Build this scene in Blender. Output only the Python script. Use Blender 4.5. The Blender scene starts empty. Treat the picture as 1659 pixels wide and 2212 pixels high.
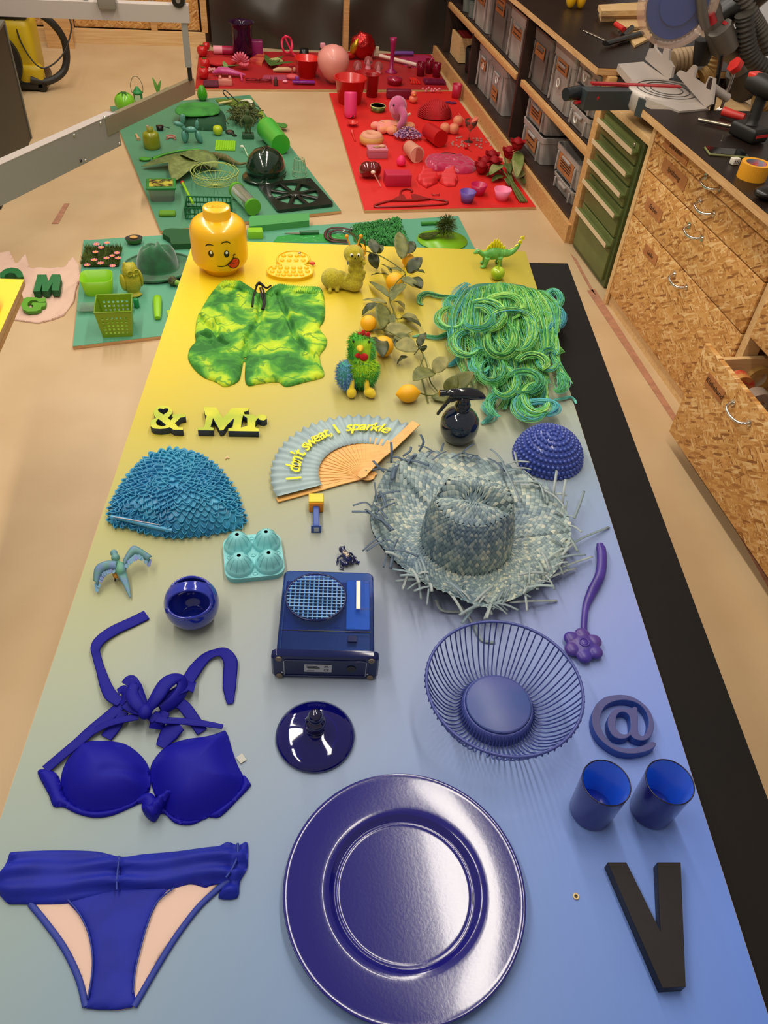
import bpy, bmesh, math, random
import numpy as np
from mathutils import Vector, Matrix, noise
PI = math.pi
random.seed(7)
S = bpy.context.scene
COL = S.collection

# ---------------- camera ----------------
F = 1680.0; CX, CY = 829.5, 1106.0
CH = 1.85                                   # camera height
up = np.array([165.0, 1724.0, 1680.0]); up /= np.linalg.norm(up)
def _vd(x, y): return np.array([x-CX, -(y-CY), -F])
_d = _vd(435, -560); _d = _d-_d@up*up; _Y = _d/np.linalg.norm(_d); _X = np.cross(_Y, up)
RW = np.stack([_X, _Y, up])
cd = bpy.data.cameras.new('camera'); cam = bpy.data.objects.new('camera', cd); COL.objects.link(cam)
cd.sensor_fit = 'HORIZONTAL'; cd.sensor_width = 36.0; cd.lens = F/1659.0*36.0; cd.clip_start = .02; cd.clip_end = 60
cam.matrix_world = Matrix(((*RW[0], 0), (*RW[1], 0), (*RW[2], CH), (0, 0, 0, 1)))
S.camera = cam
def px(x, y, z):                            # point of the room seen at photograph pixel x,y at height z
    r = RW@_vd(x, y); t = (z-CH)/r[2]
    return Vector((t*r[0], t*r[1], z))

# ---------------- light ----------------
w = bpy.data.worlds.new('World'); S.world = w; w.use_nodes = True
bg = w.node_tree.nodes['Background']; bg.inputs[0].default_value = (1.0, .87, .74, 1); bg.inputs[1].default_value = .36
def area(x, y, z, sx, sy, power, color=(1, .925, .81), rx=0, ry=0):
    l = bpy.data.lights.new('ceiling_tube', 'AREA'); l.shape = 'RECTANGLE'; l.size = sx; l.size_y = sy; l.energy = power; l.color = color
    o = bpy.data.objects.new('ceiling_tube', l); o.location = (x, y, z); o.rotation_euler = (rx, ry, 0); COL.objects.link(o)
for k in range(5):
    area(-1.0, .6+1.4*k, 3.1, .16, 1.15, 19)
    area(.76, 1.16+1.4*k, 3.1, .20, 1.15, 19)
S.view_settings.view_transform = 'Standard'; S.view_settings.look = 'None'; S.view_settings.gamma = 1
S.view_settings.use_curve_mapping = False; S.view_settings.exposure = 0.0

# ---------------- materials ----------------
def srgb(c):
    if isinstance(c, str): c = tuple(int(c[i:i+2], 16) for i in (0, 2, 4))
    r = []
    for v in c[:3]:
        v = v/255.0; r.append(v/12.92 if v <= .04045 else ((v+.055)/1.055)**2.4)
    return (*r, 1.0)
_mats = {}
def M(c, rough=.5, metal=0, name=None, trans=0, ior=1.45, emit=0, coat=0, sheen=0, noise_=0, nscale=20, bump=0, bscale=60, c2=None, stretch=None, sss=0, alpha=1, spec=.5, fac=(.4, .6)):
    key = (str(c), rough, metal, trans, emit, coat, sheen, noise_, nscale, bump, bscale, str(c2), str(stretch), alpha, sss, spec, fac)
    if key in _mats: return _mats[key]
    m = bpy.data.materials.new(name or 'mat'); m.use_nodes = True
    nt = m.node_tree; b = nt.nodes['Principled BSDF']; I = b.inputs
    col = srgb(c); I['Base Color'].default_value = col; I['Roughness'].default_value = rough; I['Metallic'].default_value = metal
    I['Specular IOR Level'].default_value = spec
    if trans: I['Transmission Weight'].default_value = trans; I['IOR'].default_value = ior
    if coat: I['Coat Weight'].default_value = coat; I['Coat Roughness'].default_value = .06
    if sheen: I['Sheen Weight'].default_value = sheen
    if emit: I['Emission Color'].default_value = col; I['Emission Strength'].default_value = emit
    if alpha < 1: I['Alpha'].default_value = alpha
    if noise_ or c2 or bump:
        tc = nt.nodes.new('ShaderNodeTexCoord'); mp = nt.nodes.new('ShaderNodeMapping'); nt.links.new(tc.outputs['Object'], mp.inputs[0])
        if stretch: mp.inputs['Scale'].default_value = stretch
    if noise_ or c2:
        n = nt.nodes.new('ShaderNodeTexNoise'); n.inputs['Scale'].default_value = nscale; n.inputs['Detail'].default_value = 4
        nt.links.new(mp.outputs[0], n.inputs['Vector'])
        r = nt.nodes.new('ShaderNodeValToRGB'); e = r.color_ramp.elements
        a = col; d = srgb(c2) if c2 else tuple(v*(1-noise_) for v in col[:3])+(1,)
        e[0].position = fac[0]; e[1].position = fac[1]; e[0].color = d; e[1].color = a
        nt.links.new(n.outputs['Fac'], r.inputs[0]); nt.links.new(r.outputs[0], I['Base Color'])
    if bump:
        n2 = nt.nodes.new('ShaderNodeTexNoise'); n2.inputs['Scale'].default_value = bscale; n2.inputs['Detail'].default_value = 3
        nt.links.new(mp.outputs[0], n2.inputs['Vector'])
        bp = nt.nodes.new('ShaderNodeBump'); bp.inputs['Strength'].default_value = bump; bp.inputs['Distance'].default_value = .01
        nt.links.new(n2.outputs['Fac'], bp.inputs['Height']); nt.links.new(bp.outputs[0], I['Normal'])
    _mats[key] = m
    return m
def glass(c, rough=.03, t=.95): return M(c, rough, trans=t, ior=1.3, name='glass')
def wood_mat(c1, c2, sc=(1.5, 30, 30), ns=3, rough=.6, name='wood'):
    return M(c1, rough, c2=c2, nscale=ns, stretch=sc, fac=(.3, .7), name=name)
def osb_mat(name='osb', ax='X'):
    m = bpy.data.materials.new(name); m.use_nodes = True; nt = m.node_tree; b = nt.nodes['Principled BSDF']; b.inputs['Roughness'].default_value = .55
    tc = nt.nodes.new('ShaderNodeTexCoord'); prev = None; LK = nt.links.new
    nz = nt.nodes.new('ShaderNodeTexNoise'); nz.inputs['Scale'].default_value = 5; LK(tc.outputs['Object'], nz.inputs['Vector'])
    wv = nt.nodes.new('ShaderNodeMixRGB'); wv.blend_type = 'ADD'; wv.inputs[0].default_value = .012; LK(tc.outputs['Object'], wv.inputs[1]); LK(nz.outputs['Color'], wv.inputs[2])
    for k, a in enumerate((.15, 1.1, 2.1, 2.8, .6)):
        r0 = nt.nodes.new('ShaderNodeMapping'); r0.inputs['Rotation'].default_value = (a, 0, 0) if ax == 'X' else (0, a, 0); LK(wv.outputs[0], r0.inputs[0])
        mp = nt.nodes.new('ShaderNodeMapping'); mp.inputs['Scale'].default_value = (2, 15+3*k, 180-14*k) if ax == 'X' else (15+3*k, 2, 180-14*k); mp.inputs['Location'].default_value = (k*3.3, k*1.7, k*2.1); LK(r0.outputs[0], mp.inputs[0])
        v = nt.nodes.new('ShaderNodeTexVoronoi'); v.inputs['Scale'].default_value = 1; LK(mp.outputs[0], v.inputs['Vector'])
        s = nt.nodes.new('ShaderNodeSeparateColor'); LK(v.outputs['Color'], s.inputs[0])
        if prev is None: prev = s.outputs[0]
        else:
            g = nt.nodes.new('ShaderNodeMath'); g.operation = 'GREATER_THAN'; g.inputs[1].default_value = .52; LK(s.outputs[1], g.inputs[0])
            mx = nt.nodes.new('ShaderNodeMix'); LK(g.outputs[0], mx.inputs['Factor']); LK(prev, mx.inputs['A']); LK(s.outputs[0], mx.inputs['B']); prev = mx.outputs['Result']
    r = nt.nodes.new('ShaderNodeValToRGB'); e = r.color_ramp.elements; e[0].position = 0; e[0].color = srgb('8c5828'); e[1].position = 1; e[1].color = srgb('e8c48a')
    for p_, c_ in ((.12, 'b47c3e'), (.4, 'ca9450'), (.75, 'd8a664')): x = e.new(p_); x.color = srgb(c_)
    LK(prev, r.inputs[0]); LK(r.outputs[0], b.inputs['Base Color'])
    bp = nt.nodes.new('ShaderNodeBump'); bp.inputs['Strength'].default_value = .15; bp.inputs['Distance'].default_value = .002; LK(prev, bp.inputs['Height']); LK(bp.outputs[0], b.inputs['Normal'])
    return m

# ---------------- mesh helpers ----------------
def basis(d, upv=Vector((0, 0, 1))):
    d = Vector(d).normalized()
    if abs(d.dot(upv)) > .98: upv = Vector((0, 1, 0))
    x = d.cross(upv).normalized(); y = x.cross(d).normalized()
    return x, y, d
def rotm(rx=0, ry=0, rz=0): return (Matrix.Rotation(rz, 4, 'Z')@Matrix.Rotation(ry, 4, 'Y')@Matrix.Rotation(rx, 4, 'X'))
def smooth_path(pts, n=8, closed=False):
    P_ = [Vector(p) for p in pts]
    if len(P_) < 3: return P_
    out = []; L = len(P_)
    for i in range(L if closed else L-1):
        if closed: a, b, c, d = P_[(i-1) % L], P_[i], P_[(i+1) % L], P_[(i+2) % L]
        else: a, b, c, d = P_[max(i-1, 0)], P_[i], P_[i+1], P_[min(i+2, L-1)]
        for k in range(n):
            t = k/n
            out.append(.5*((2*b)+(c-a)*t+(2*a-5*b+4*c-d)*t*t+(3*b-3*c+d-a)*t**3))
    if not closed: out.append(P_[-1])
    return out
class MB:
    def __init__(s): s.v = []; s.f = []; s.sm = []; s.T = Matrix.Identity(4)
    def at(s, loc=(0, 0, 0), rx=0, ry=0, rz=0, sc=1):
        s.T = Matrix.Translation(Vector(loc))@rotm(rx, ry, rz)@(Matrix.Scale(sc, 4) if not isinstance(sc, (tuple, list)) else Matrix.Diagonal((*sc, 1))); return s
    def add(s, vs, fs, smooth=False):
        o = len(s.v); s.v += [tuple(s.T@Vector(v)) for v in vs]; s.f += [tuple(i+o for i in f) for f in fs]; s.sm += [smooth]*len(fs); return s
    def box(s, c, d, bev=0):
        x, y, z = c; a, b, e = d[0]/2, d[1]/2, d[2]/2
        if bev <= 0:
            vs = [(x+i*a, y+j*b, z+k*e) for k in (-1, 1) for j in (-1, 1) for i in (-1, 1)]
            return s.add(vs, [(0, 2, 3, 1), (4, 5, 7, 6), (0, 1, 5, 4), (2, 6, 7, 3), (0, 4, 6, 2), (1, 3, 7, 5)])
        pl = []
        bev = min(bev, a*.95, b*.95, e*.95)
        def ring(q, z_):
            out = []
            for cx_, cy_, t0 in ((a-bev, b-bev, 0), (-a+bev, b-bev, PI/2), (-a+bev, -b+bev, PI), (a-bev, -b+bev, 1.5*PI)):
                for k in range(4):
                    t = t0+k*PI/6; out.append((x+cx_+q*math.cos(t), y+cy_+q*math.sin(t), z+z_))
            return out
        rings = [ring(bev*.3, -e), ring(bev*.78, -e+bev*.3), ring(bev, -e+bev), ring(bev, e-bev), ring(bev*.78, e-bev*.3), ring(bev*.3, e)]
        return s.rings(rings, True, True)
    def rings(s, rs, cap0=False, cap1=False, closed=True, smooth=True):
        n = len(rs[0]); vs = [p for r in rs for p in r]; fs = []
        for i in range(len(rs)-1):
            for k in range(n if closed else n-1):
                k2 = (k+1) % n; fs.append((i*n+k, i*n+k2, (i+1)*n+k2, (i+1)*n+k))
        s.add(vs, fs, smooth)
        if cap0: s.add(rs[0], [tuple(range(n))[::-1]], False)
        if cap1: s.add(rs[-1], [tuple(range(n))], False)
        return s
    def lathe(s, prof, n=32, c=(0, 0, 0), cap=True, sx=1, sy=1, smooth=True):
        rs = [[(c[0]+r*sx*math.cos(2*PI*k/n), c[1]+r*sy*math.sin(2*PI*k/n), c[2]+z) for k in range(n)] for r, z in prof]
        return s.rings(rs, cap and prof[0][0] > 1e-5, cap and prof[-1][0] > 1e-5, True, smooth)
    def cyl(s, p0, p1, r, n=12, r1=None, smooth=True):
        p0 = Vector(p0); p1 = Vector(p1); x, y, d = basis(p1-p0); r1 = r if r1 is None else r1
        R0 = [p0+r*(x*math.cos(2*PI*k/n)+y*math.sin(2*PI*k/n)) for k in range(n)]; R1 = [p1+r1*(x*math.cos(2*PI*k/n)+y*math.sin(2*PI*k/n)) for k in range(n)]
        return s.rings([R0, R1], True, True, True, smooth)
    def tube(s, pts, r, n=6, closed=False, flat=1, caps=True):
        pts = [Vector(p) for p in pts]; L = len(pts); rs = []
        rr = r if isinstance(r, (list, tuple)) else [r]*L
        up_ = None
        for i, p in enumerate(pts):
            d = (pts[(i+1) % L]-pts[i-1]) if closed else (pts[min(i+1, L-1)]-pts[max(i-1, 0)])
            if d.length < 1e-9: d = Vector((0, 0, 1))
            d.normalize()
            if up_ is None:
                up_ = basis(d)[1]
            x = d.cross(up_); 
            if x.length < 1e-6: x = basis(d)[0]
            x.normalize(); y = x.cross(d).normalized(); up_ = y
            rs.append([p+rr[i]*(x*math.cos(2*PI*k/n)+y*flat*math.sin(2*PI*k/n)) for k in range(n)])
        if closed: rs.append(rs[0]); return s.rings(rs)
        return s.rings(rs, caps, caps)
    def ell(s, c, r, nu=16, nv=10, T=None):
        c = Vector(c)
        if not isinstance(r, (tuple, list)): r = (r, r, r)
        rs = []
        for j in range(nv+1):
            t = PI*j/nv; q = max(math.sin(t), 1e-4)
            ring = []
            for k in range(nu):
                v = Vector((r[0]*q*math.cos(2*PI*k/nu), r[1]*q*math.sin(2*PI*k/nu), -r[2]*math.cos(t)))
                if T is not None: v = T@v
                ring.append(c+v)
            rs.append(ring)
        return s.rings(rs)
    def torus(s, c, R, r, n=32, m=8, T=None, arc=1.0):
        pts = []
        for k in range(n if arc == 1 else n+1):
            a = 2*PI*k/n*arc; v = Vector((R*math.cos(a), R*math.sin(a), 0))
            if T is not None: v = T@v
            pts.append(Vector(c)+v)
        return s.tube(pts, r, m, closed=(arc == 1))
    def prism(s, poly, z0, z1, smooth=False):
        n = len(poly)
        if sum(poly[i][0]*poly[(i+1) % n][1]-poly[(i+1) % n][0]*poly[i][1] for i in range(n)) < 0: poly = poly[::-1]
        a = [(p[0], p[1], z0) for p in poly]; b = [(p[0], p[1], z1) for p in poly]
        return s.rings([a, b], True, True, True, smooth)
    def grid(s, fn, nu, nv, thick=0):
        vs = [fn(i/nu, j/nv) for j in range(nv+1) for i in range(nu+1)]
        fs = [(j*(nu+1)+i, j*(nu+1)+i+1, (j+1)*(nu+1)+i+1, (j+1)*(nu+1)+i) for j in range(nv) for i in range(nu)]
        return s.add(vs, fs, True)
    def build(s, name, mat, parent=None, world=False, shade=True):
        me = bpy.data.meshes.new(name); vs = s.v
        if world and parent is not None:
            inv = parent.matrix_basis.inverted(); vs = [tuple(inv@Vector(v)) for v in vs]
        me.from_pydata(vs, [], s.f); me.update()
        if shade: me.polygons.foreach_set('use_smooth', s.sm)
        if mat is not None:
            for m_ in (mat if isinstance(mat, (list, tuple)) else [mat]): me.materials.append(m_)
        o = bpy.data.objects.new(name, me); COL.objects.link(o)
        if parent is not None: o.parent = parent
        return o
def tag(o, label, cat, group=None, kind=None):
    o['label'] = label; o['category'] = cat
    if group: o['group'] = group
    if kind: o['kind'] = kind
    return o
def thing(name, label, cat, loc=(0, 0, 0), rz=0, group=None):
    o = bpy.data.objects.new(name, None); COL.objects.link(o); o.empty_display_size = .02
    o.location = loc; o.rotation_euler = (0, 0, rz)
    o.matrix_basis = Matrix.Translation(Vector(loc))@Matrix.Rotation(rz, 4, 'Z')
    return tag(o, label, cat, group)
def one(mb, name, mat, label, cat, loc=None, rz=0, group=None):          # a thing that is one mesh, built around its own origin
    o = mb.build(name, mat)
    if loc is not None: o.location = loc; o.rotation_euler = (0, 0, rz)
    else:                                                                # world-space mesh: move the origin under it
        co = np.array(mb.v); c = Vector(((co[:, 0].min()+co[:, 0].max())/2, (co[:, 1].min()+co[:, 1].max())/2, co[:, 2].min()))
        o.data.transform(Matrix.Translation(-c)); o.location = c
    return tag(o, label, cat, group)
def struct(mb, name, mat, parent=None):
    o = mb.build(name, mat, parent)
    if parent is None: o['kind'] = 'structure'
    return o
def dup(o, parent=None, world=False):
    c = o.copy(); COL.objects.link(c)
    if parent is not None: c.parent = parent
    for ch in list(o.children): dup(ch, c)
    return c
def mod(o, kind, **kw):
    m = o.modifiers.new(kind, kind)
    for k, v in kw.items(): setattr(m, k, v)
    return m
def apply_mods(o):
    dg = bpy.context.evaluated_depsgraph_get(); dg.update()
    me = bpy.data.meshes.new_from_object(o.evaluated_get(dg)); old = o.data; o.modifiers.clear(); o.data = me; me.name = o.name
    return o
def blob(mb, name, mat, parent=None, vox=.003, world=False, sm=3):       # overlapping volumes fused into one continuous skin
    o = mb.build(name, mat, parent, world)
    mod(o, 'REMESH', mode='VOXEL', voxel_size=vox, use_smooth_shade=True)
    mod(o, 'SMOOTH', iterations=sm, factor=.6)
    return apply_mods(o)
def shape2d(loops, z0, z1, name, mat, parent=None, bev=0, side_mat=None):
    # filled outline with holes, extruded from z0 to z1; loops are lists of (x,y)
    cu = bpy.data.curves.new(name, 'CURVE'); cu.dimensions = '2D'; cu.fill_mode = 'BOTH'; cu.extrude = (z1-z0)/2-bev; cu.bevel_depth = bev; cu.bevel_resolution = 1
    if bev: cu.offset = -bev
    for lp in loops:
        sp = cu.splines.new('POLY'); sp.points.add(len(lp)-1); sp.use_cyclic_u = True
        for i, p in enumerate(lp): sp.points[i].co = (p[0], p[1], 0, 1)
    t = bpy.data.objects.new('tmp', cu); COL.objects.link(t); dg = bpy.context.evaluated_depsgraph_get(); dg.update()
    me = bpy.data.meshes.new_from_object(t.evaluated_get(dg)); bpy.data.objects.remove(t)
    me.transform(Matrix.Translation((0, 0, (z0+z1)/2)))
    me.materials.clear(); me.materials.append(mat)
    if side_mat:
        me.materials.append(side_mat)
        for p in me.polygons:
            if p.normal.z < .5: p.material_index = 1
    o = bpy.data.objects.new(name, me); COL.objects.link(o)
    if parent is not None: o.parent = parent
    return o
def text(body, size, depth, name, mat, T, parent=None, align='CENTER', shear=0, bold=0, sx=1):
    cu = bpy.data.curves.new(name, 'FONT'); cu.body = body; cu.size = size; cu.extrude = depth/2; cu.align_x = align; cu.align_y = 'CENTER'; cu.shear = shear; cu.offset = bold
    cu.resolution_u = 2
    t = bpy.data.objects.new('tmp', cu); COL.objects.link(t); dg = bpy.context.evaluated_depsgraph_get(); dg.update()
    me = bpy.data.meshes.new_from_object(t.evaluated_get(dg)); bpy.data.objects.remove(t)
    me.transform(T@Matrix.Diagonal((sx, 1, 1, 1))); me.materials.clear(); me.materials.append(mat)
    o = bpy.data.objects.new(name, me); COL.objects.link(o)
    if parent is not None: o.parent = parent
    return o
def joinmesh(objs, name, parent=None):                                    # several shapes of one part -> one mesh
    bm = bmesh.new()
    for o in objs: 
        me = o.data; bm.from_mesh(me)
    me = bpy.data.meshes.new(name); bm.to_mesh(me); bm.free()
    for m_ in objs[0].data.materials: me.materials.append(m_)
    for o in objs: bpy.data.objects.remove(o)
    o = bpy.data.objects.new(name, me); COL.objects.link(o)
    if parent is not None: o.parent = parent
    return o
def recenter(o):                                                          # world mesh -> origin at its foot
    co = np.array([v.co for v in o.data.vertices]); c = Vector(((co[:, 0].min()+co[:, 0].max())/2, (co[:, 1].min()+co[:, 1].max())/2, co[:, 2].min()))
    o.data.transform(Matrix.Translation(-c)); o.location = c; return o
def arcp(cx, cy, rx, ry, a0, a1, n=16):
    return [(cx+rx*math.cos(math.radians(a0+(a1-a0)*k/n)), cy+ry*math.sin(math.radians(a0+(a1-a0)*k/n))) for k in range(n+1)]
def cloth(name, outline, z0, hf, mat, parent=None, cell=.004, under=True):
    # fabric lying inside an outline; hf(x,y,d) is the height over z0, d the distance from the edge
    P_ = np.array([(p[0], p[1]) for p in outline]); Q = np.roll(P_, -1, 0)
    x0, y0 = P_.min(0)-cell; x1, y1 = P_.max(0)+cell
    nx = int((x1-x0)/cell)+2; ny = int((y1-y0)/cell)+2
    gx, gy = np.meshgrid(x0+np.arange(nx)*cell, y0+np.arange(ny)*cell); G = np.stack([gx.ravel(), gy.ravel()], 1)
    best = np.full(len(G), 1e9); near = np.zeros_like(G); ins = np.zeros(len(G), bool)
    for a, b in zip(P_, Q):
        ab = b-a; L = ab@ab
        if L < 1e-14: continue
        t = np.clip(((G-a)@ab)/L, 0, 1); q = a+t[:, None]*ab; d = np.linalg.norm(G-q, axis=1); mk = d < best
        best[mk] = d[mk]; near[mk] = q[mk]
        c = ((a[1] > G[:, 1]) != (b[1] > G[:, 1])); 
        with np.errstate(divide='ignore', invalid='ignore'):
            xi = (b[0]-a[0])*(G[:, 1]-a[1])/(b[1]-a[1]+1e-15)+a[0]
        ins ^= c & (G[:, 0] < xi)
    idx = {}; vs = []; fs = []
    def vid(k):
        if k not in idx:
            p = G[k] if ins[k] else near[k]; d = best[k] if ins[k] else 0.0
            if ins[k] and best[k] < cell*.35: p = near[k]; d = 0.0
            idx[k] = len(vs); vs.append((p[0], p[1], z0+(hf(p[0], p[1], d))))
        return idx[k]
    for j in range(ny-1):
        for i in range(nx-1):
            ks = (j*nx+i, j*nx+i+1, (j+1)*nx+i+1, (j+1)*nx+i)
            n = sum(ins[k] for k in ks)
            if n >= 1:
                f = [vid(k) for k in ks]; fs.append(tuple(f))
    mb = MB(); mb.add(vs, fs, True); o = mb.build(name, mat, parent)
    bm = bmesh.new(); bm.from_mesh(o.data); bmesh.ops.remove_doubles(bm, verts=bm.verts, dist=1e-5); bmesh.ops.dissolve_degenerate(bm, dist=1e-6, edges=bm.edges)
    if under:
        be = [e for e in bm.edges if e.is_boundary]; r = bmesh.ops.extrude_edge_only(bm, edges=be); nv = [g for g in r['geom'] if isinstance(g, bmesh.types.BMVert)]
        for v in nv: v.co.z = z0
    for f in bm.faces: f.smooth = True
    bm.to_mesh(o.data); bm.free(); return o
def pxs(pts, z): return [px(x, y, z) for x, y in pts]

# =====================================================================
# setting
# =====================================================================
TZ = .72; FB = .018
def floor_mat():
    m = M('ccb088', .42, c2='bfa078', nscale=2.2, fac=(.3, .7), bump=.05, bscale=40, name='floor'); return m
mb = MB(); mb.box((.5, 4, -.05), (9, 12, .1)); struct(mb, 'floor', floor_mat())
OSB = osb_mat(); OSBY = osb_mat('osb', 'Y'); WOOD = wood_mat('d2a46a', 'b98850'); WOODL = wood_mat('e0bd88', 'cda26a'); PLY = wood_mat('d8b07c', 'b88a58', sc=(2, 2, 60), ns=4)
DARKF = M('221610', .38, noise_=.25, nscale=6, name='dark_film', spec=.3)
# back wall: OSB sheets between posts over a board
mb = MB(); mb.box((.5, 7.68, 1.5), (6, .06, 3.0)); struct(mb, 'wall_back', M('6a4a30', .8))
wb = thing('wall_panelling', 'chipboard wall panelling with battens behind the vacuum cleaner', 'panelling', (-.6, 7.5, 0))
def worldpart(f, name, mat, parent):
    mb = MB(); f(mb); return mb.build(name, mat, parent, world=True)
for x0, x1 in ((-2.4, -1.24), (-1.16, -.545), (-.525, -.17)):
    worldpart(lambda b: b.box(((x0+x1)/2, 7.555, .80), (x1-x0, .03, 1.39), .004), 'panel', OSBY, wb)
for x in (-1.2, -.535, -.13):
    worldpart(lambda b: b.box((x, 7.52, .852), (.05 if x > -1 else .07, .05, 1.5)), 'batten', WOOD, wb)
struct(MB().box((-1.27, 7.50, .05), (2.28, .05, .10)), 'baseboard_back', WOODL)
hp = px(332, 62, .25)
for dx in (-.013, .013):
    worldpart(lambda b: b.box((-.535+dx, 7.49, .28), (.018, .01, .2)), 'hinge_strip', M('c9b8a8', .3, .8), wb)

# black tarpaulin over the right half of the back wall
def tarp(u, v):
    x = -.08+u*2.1; z = v*1.5
    f = .05*math.sin(x*5+z*3.2+math.sin(z*3+x)*2)+.03*math.sin(x*11-z*9+2*math.sin(z*4))+.09*noise.noise(Vector((x*2.2+z, z*3, 1)))
    return (x, 7.53+f*.6-.02*(1-v)**6, max(z, 0)+.002)
t = MB().grid(tarp, 110, 50); o = one(t, 'tarpaulin', M('3a322a', .34, name='black_plastic'), 'black plastic tarpaulin hanging in folds behind the red board', 'tarpaulin')
pb = MB().box((.0, 0, .75), (.045, .05, 1.5)); one(pb, 'wall_post', WOOD, 'upright wooden post standing in front of the black tarpaulin', 'post', loc=(px(737, 108, 0).x, 7.28, 0))

# worn tape marks on the floor
for nm, pts, lab in (('floor_tape', [(139, 440), (150, 440), (126, 484), (112, 484)], 'short brown worn tape strip on the floor left of the green board'),
                     ('floor_tape', [(1232, 548), (1245, 560), (1288, 640), (1272, 622)], 'brown tape strip on the floor beside the green drawer cabinet'),
                     ('floor_tape', [(1268, 628), (1285, 625), (1480, 930), (1460, 920)], 'long pale brown tape strip on the floor along the chipboard workbench')):
    mb = MB().prism([tuple(px(x, y, 0)[:2]) for x, y in pts], .0005, .002); one(mb, nm, M('b57f60', .7, noise_=.2, nscale=30), lab, 'tape')
mb = MB().prism([tuple(px(x, y, 0)[:2]) for x, y in [(1466, 925), (1484, 925), (1659, 1215), (1659, 1270)]], .0005, .002)
one(mb, 'floor_tape', M('b57f60', .7, noise_=.2, nscale=30), 'brown tape strip at the right edge of the floor under the open drawer', 'tape')

# ---------------- painted boards on the floor ----------------
def board(name, pts, z, col, label, th=.016, mat=None):
    q = [px(x, y, z) for x, y in pts]
    c = sum(q, Vector())/4; t = thing(name, label, 'board', (c.x, c.y, z-th))
    mb = MB().prism([tuple(p[:2]) for p in q], z-th, z-.0015); mb.build('plywood_core', PLY, t, world=True)
    s = [c+(p-c)*.999 for p in q]
    mb = MB().prism([tuple(p[:2]) for p in s], z-.0015, z); mb.build('painted_face', mat or M(col, .5, noise_=.08, nscale=3, name='paint'), t, world=True)
    return t
board('painted_board', [(237, 230), (540, 205), (737, 455), (347, 499)], FB, '508c6a', 'dark green painted board lying at a slant with the hard hat on it')
board('painted_board', [(180, 519), (990, 466), (1078, 640), (157, 748)], FB*.94, '5aa080', 'green painted board lying under the near end of the table')
board('painted_board', [(430, 109), (931, 117), (970, 194), (421, 191)], FB, 'b01c20', 'red painted board against the black tarpaulin carrying the balloon')
board('painted_board', [(711, 201), (977, 197), (1158, 447), (787, 454)], FB*.94, 'd8201c', 'bright red painted board with the rose bouquet and coat hanger')

# ---------------- the long table ----------------
def bi_mat():
    m = bpy.data.materials.new('gradient_paint'); m.use_nodes = True; nt = m.node_tree; b = nt.nodes['Principled BSDF']; b.inputs['Roughness'].default_value = .5; b.inputs['Specular IOR Level'].default_value = .35
    tc = nt.nodes.new('ShaderNodeTexCoord'); sp = nt.nodes.new('ShaderNodeSeparateXYZ'); nt.links.new(tc.outputs['Generated'], sp.inputs[0])
    # Generated y: 0 at the near end, 1 at the far end; x: 0 left
    nz = nt.nodes.new('ShaderNodeTexNoise'); nz.inputs['Scale'].default_value = 3; nt.links.new(tc.outputs['Generated'], nz.inputs['Vector'])
    ad = nt.nodes.new('ShaderNodeMath'); ad.operation = 'MULTIPLY_ADD'; ad.inputs[1].default_value = .05; nt.links.new(nz.outputs['Fac'], ad.inputs[0]); nt.links.new(sp.outputs['Y'], ad.inputs[2])
    def ramp(stops):
        r = nt.nodes.new('ShaderNodeValToRGB'); e = r.color_ramp.elements; r.color_ramp.interpolation = 'EASE' if False else 'LINEAR'
        e[0].position = stops[0][0]; e[0].color = srgb(stops[0][1]); e[1].position = stops[-1][0]; e[1].color = srgb(stops[-1][1])
        for p_, c_ in stops[1:-1]: x = e.new(p_); x.color = srgb(c_)
        nt.links.new(ad.outputs[0], r.inputs[0]); return r
    L = ramp(GRAD_L); R = ramp(GRAD_R)
    sx = nt.nodes.new('ShaderNodeMapRange'); sx.inputs[1].default_value = .15; sx.inputs[2].default_value = .95
    # table is skewed in its bounding box: x runs with y
    sk = nt.nodes.new('ShaderNodeMath'); sk.operation = 'MULTIPLY_ADD'; sk.inputs[1].default_value = -.26; nt.links.new(sp.outputs['Y'], sk.inputs[0]); nt.links.new(sp.outputs['X'], sk.inputs[2])
    sk2 = nt.nodes.new('ShaderNodeMath'); sk2.operation = 'ADD'; sk2.inputs[1].default_value = .13; nt.links.new(sk.outputs[0], sk2.inputs[0])
    nt.links.new(sk2.outputs[0], sx.inputs[0])
    mx = nt.nodes.new('ShaderNodeMix'); mx.data_type = 'RGBA'; nt.links.new(sx.outputs[0], mx.inputs['Factor']); nt.links.new(L.outputs[0], mx.inputs['A']); nt.links.new(R.outputs[0], mx.inputs['B'])
    nt.links.new(mx.outputs['Result'], b.inputs['Base Color'])
    n2 = nt.nodes.new('ShaderNodeTexNoise'); n2.inputs['Scale'].default_value = 90; mp = nt.nodes.new('ShaderNodeMapping'); mp.inputs['Scale'].default_value = (1, .2, 1); nt.links.new(tc.outputs['Object'], mp.inputs[0]); nt.links.new(mp.outputs[0], n2.inputs['Vector'])
    bp = nt.nodes.new('ShaderNodeBump'); bp.inputs['Strength'].default_value = .12; bp.inputs['Distance'].default_value = .002; nt.links.new(n2.outputs['Fac'], bp.inputs['Height']); nt.links.new(bp.outputs[0], b.inputs['Normal'])
    return m
GRAD_L = [(0, '6c8698'), (.18, '84989c'), (.36, '9ca48e'), (.5, 'a8a468'), (.64, 'c0ae38'), (.85, 'e2c41a'), (1, 'eecb10')]
GRAD_R = [(0, '4a74cc'), (.2, '6486e0'), (.38, '8090d4'), (.5, '8298bc'), (.62, '94a098'), (.75, '9c9a68'), (.9, 'a09434'), (1, '968a28')]
cor = [px(418, 517, TZ), px(1135, 542, TZ), px(1659, 2188, TZ), px(0, 1767, TZ)]
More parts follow.
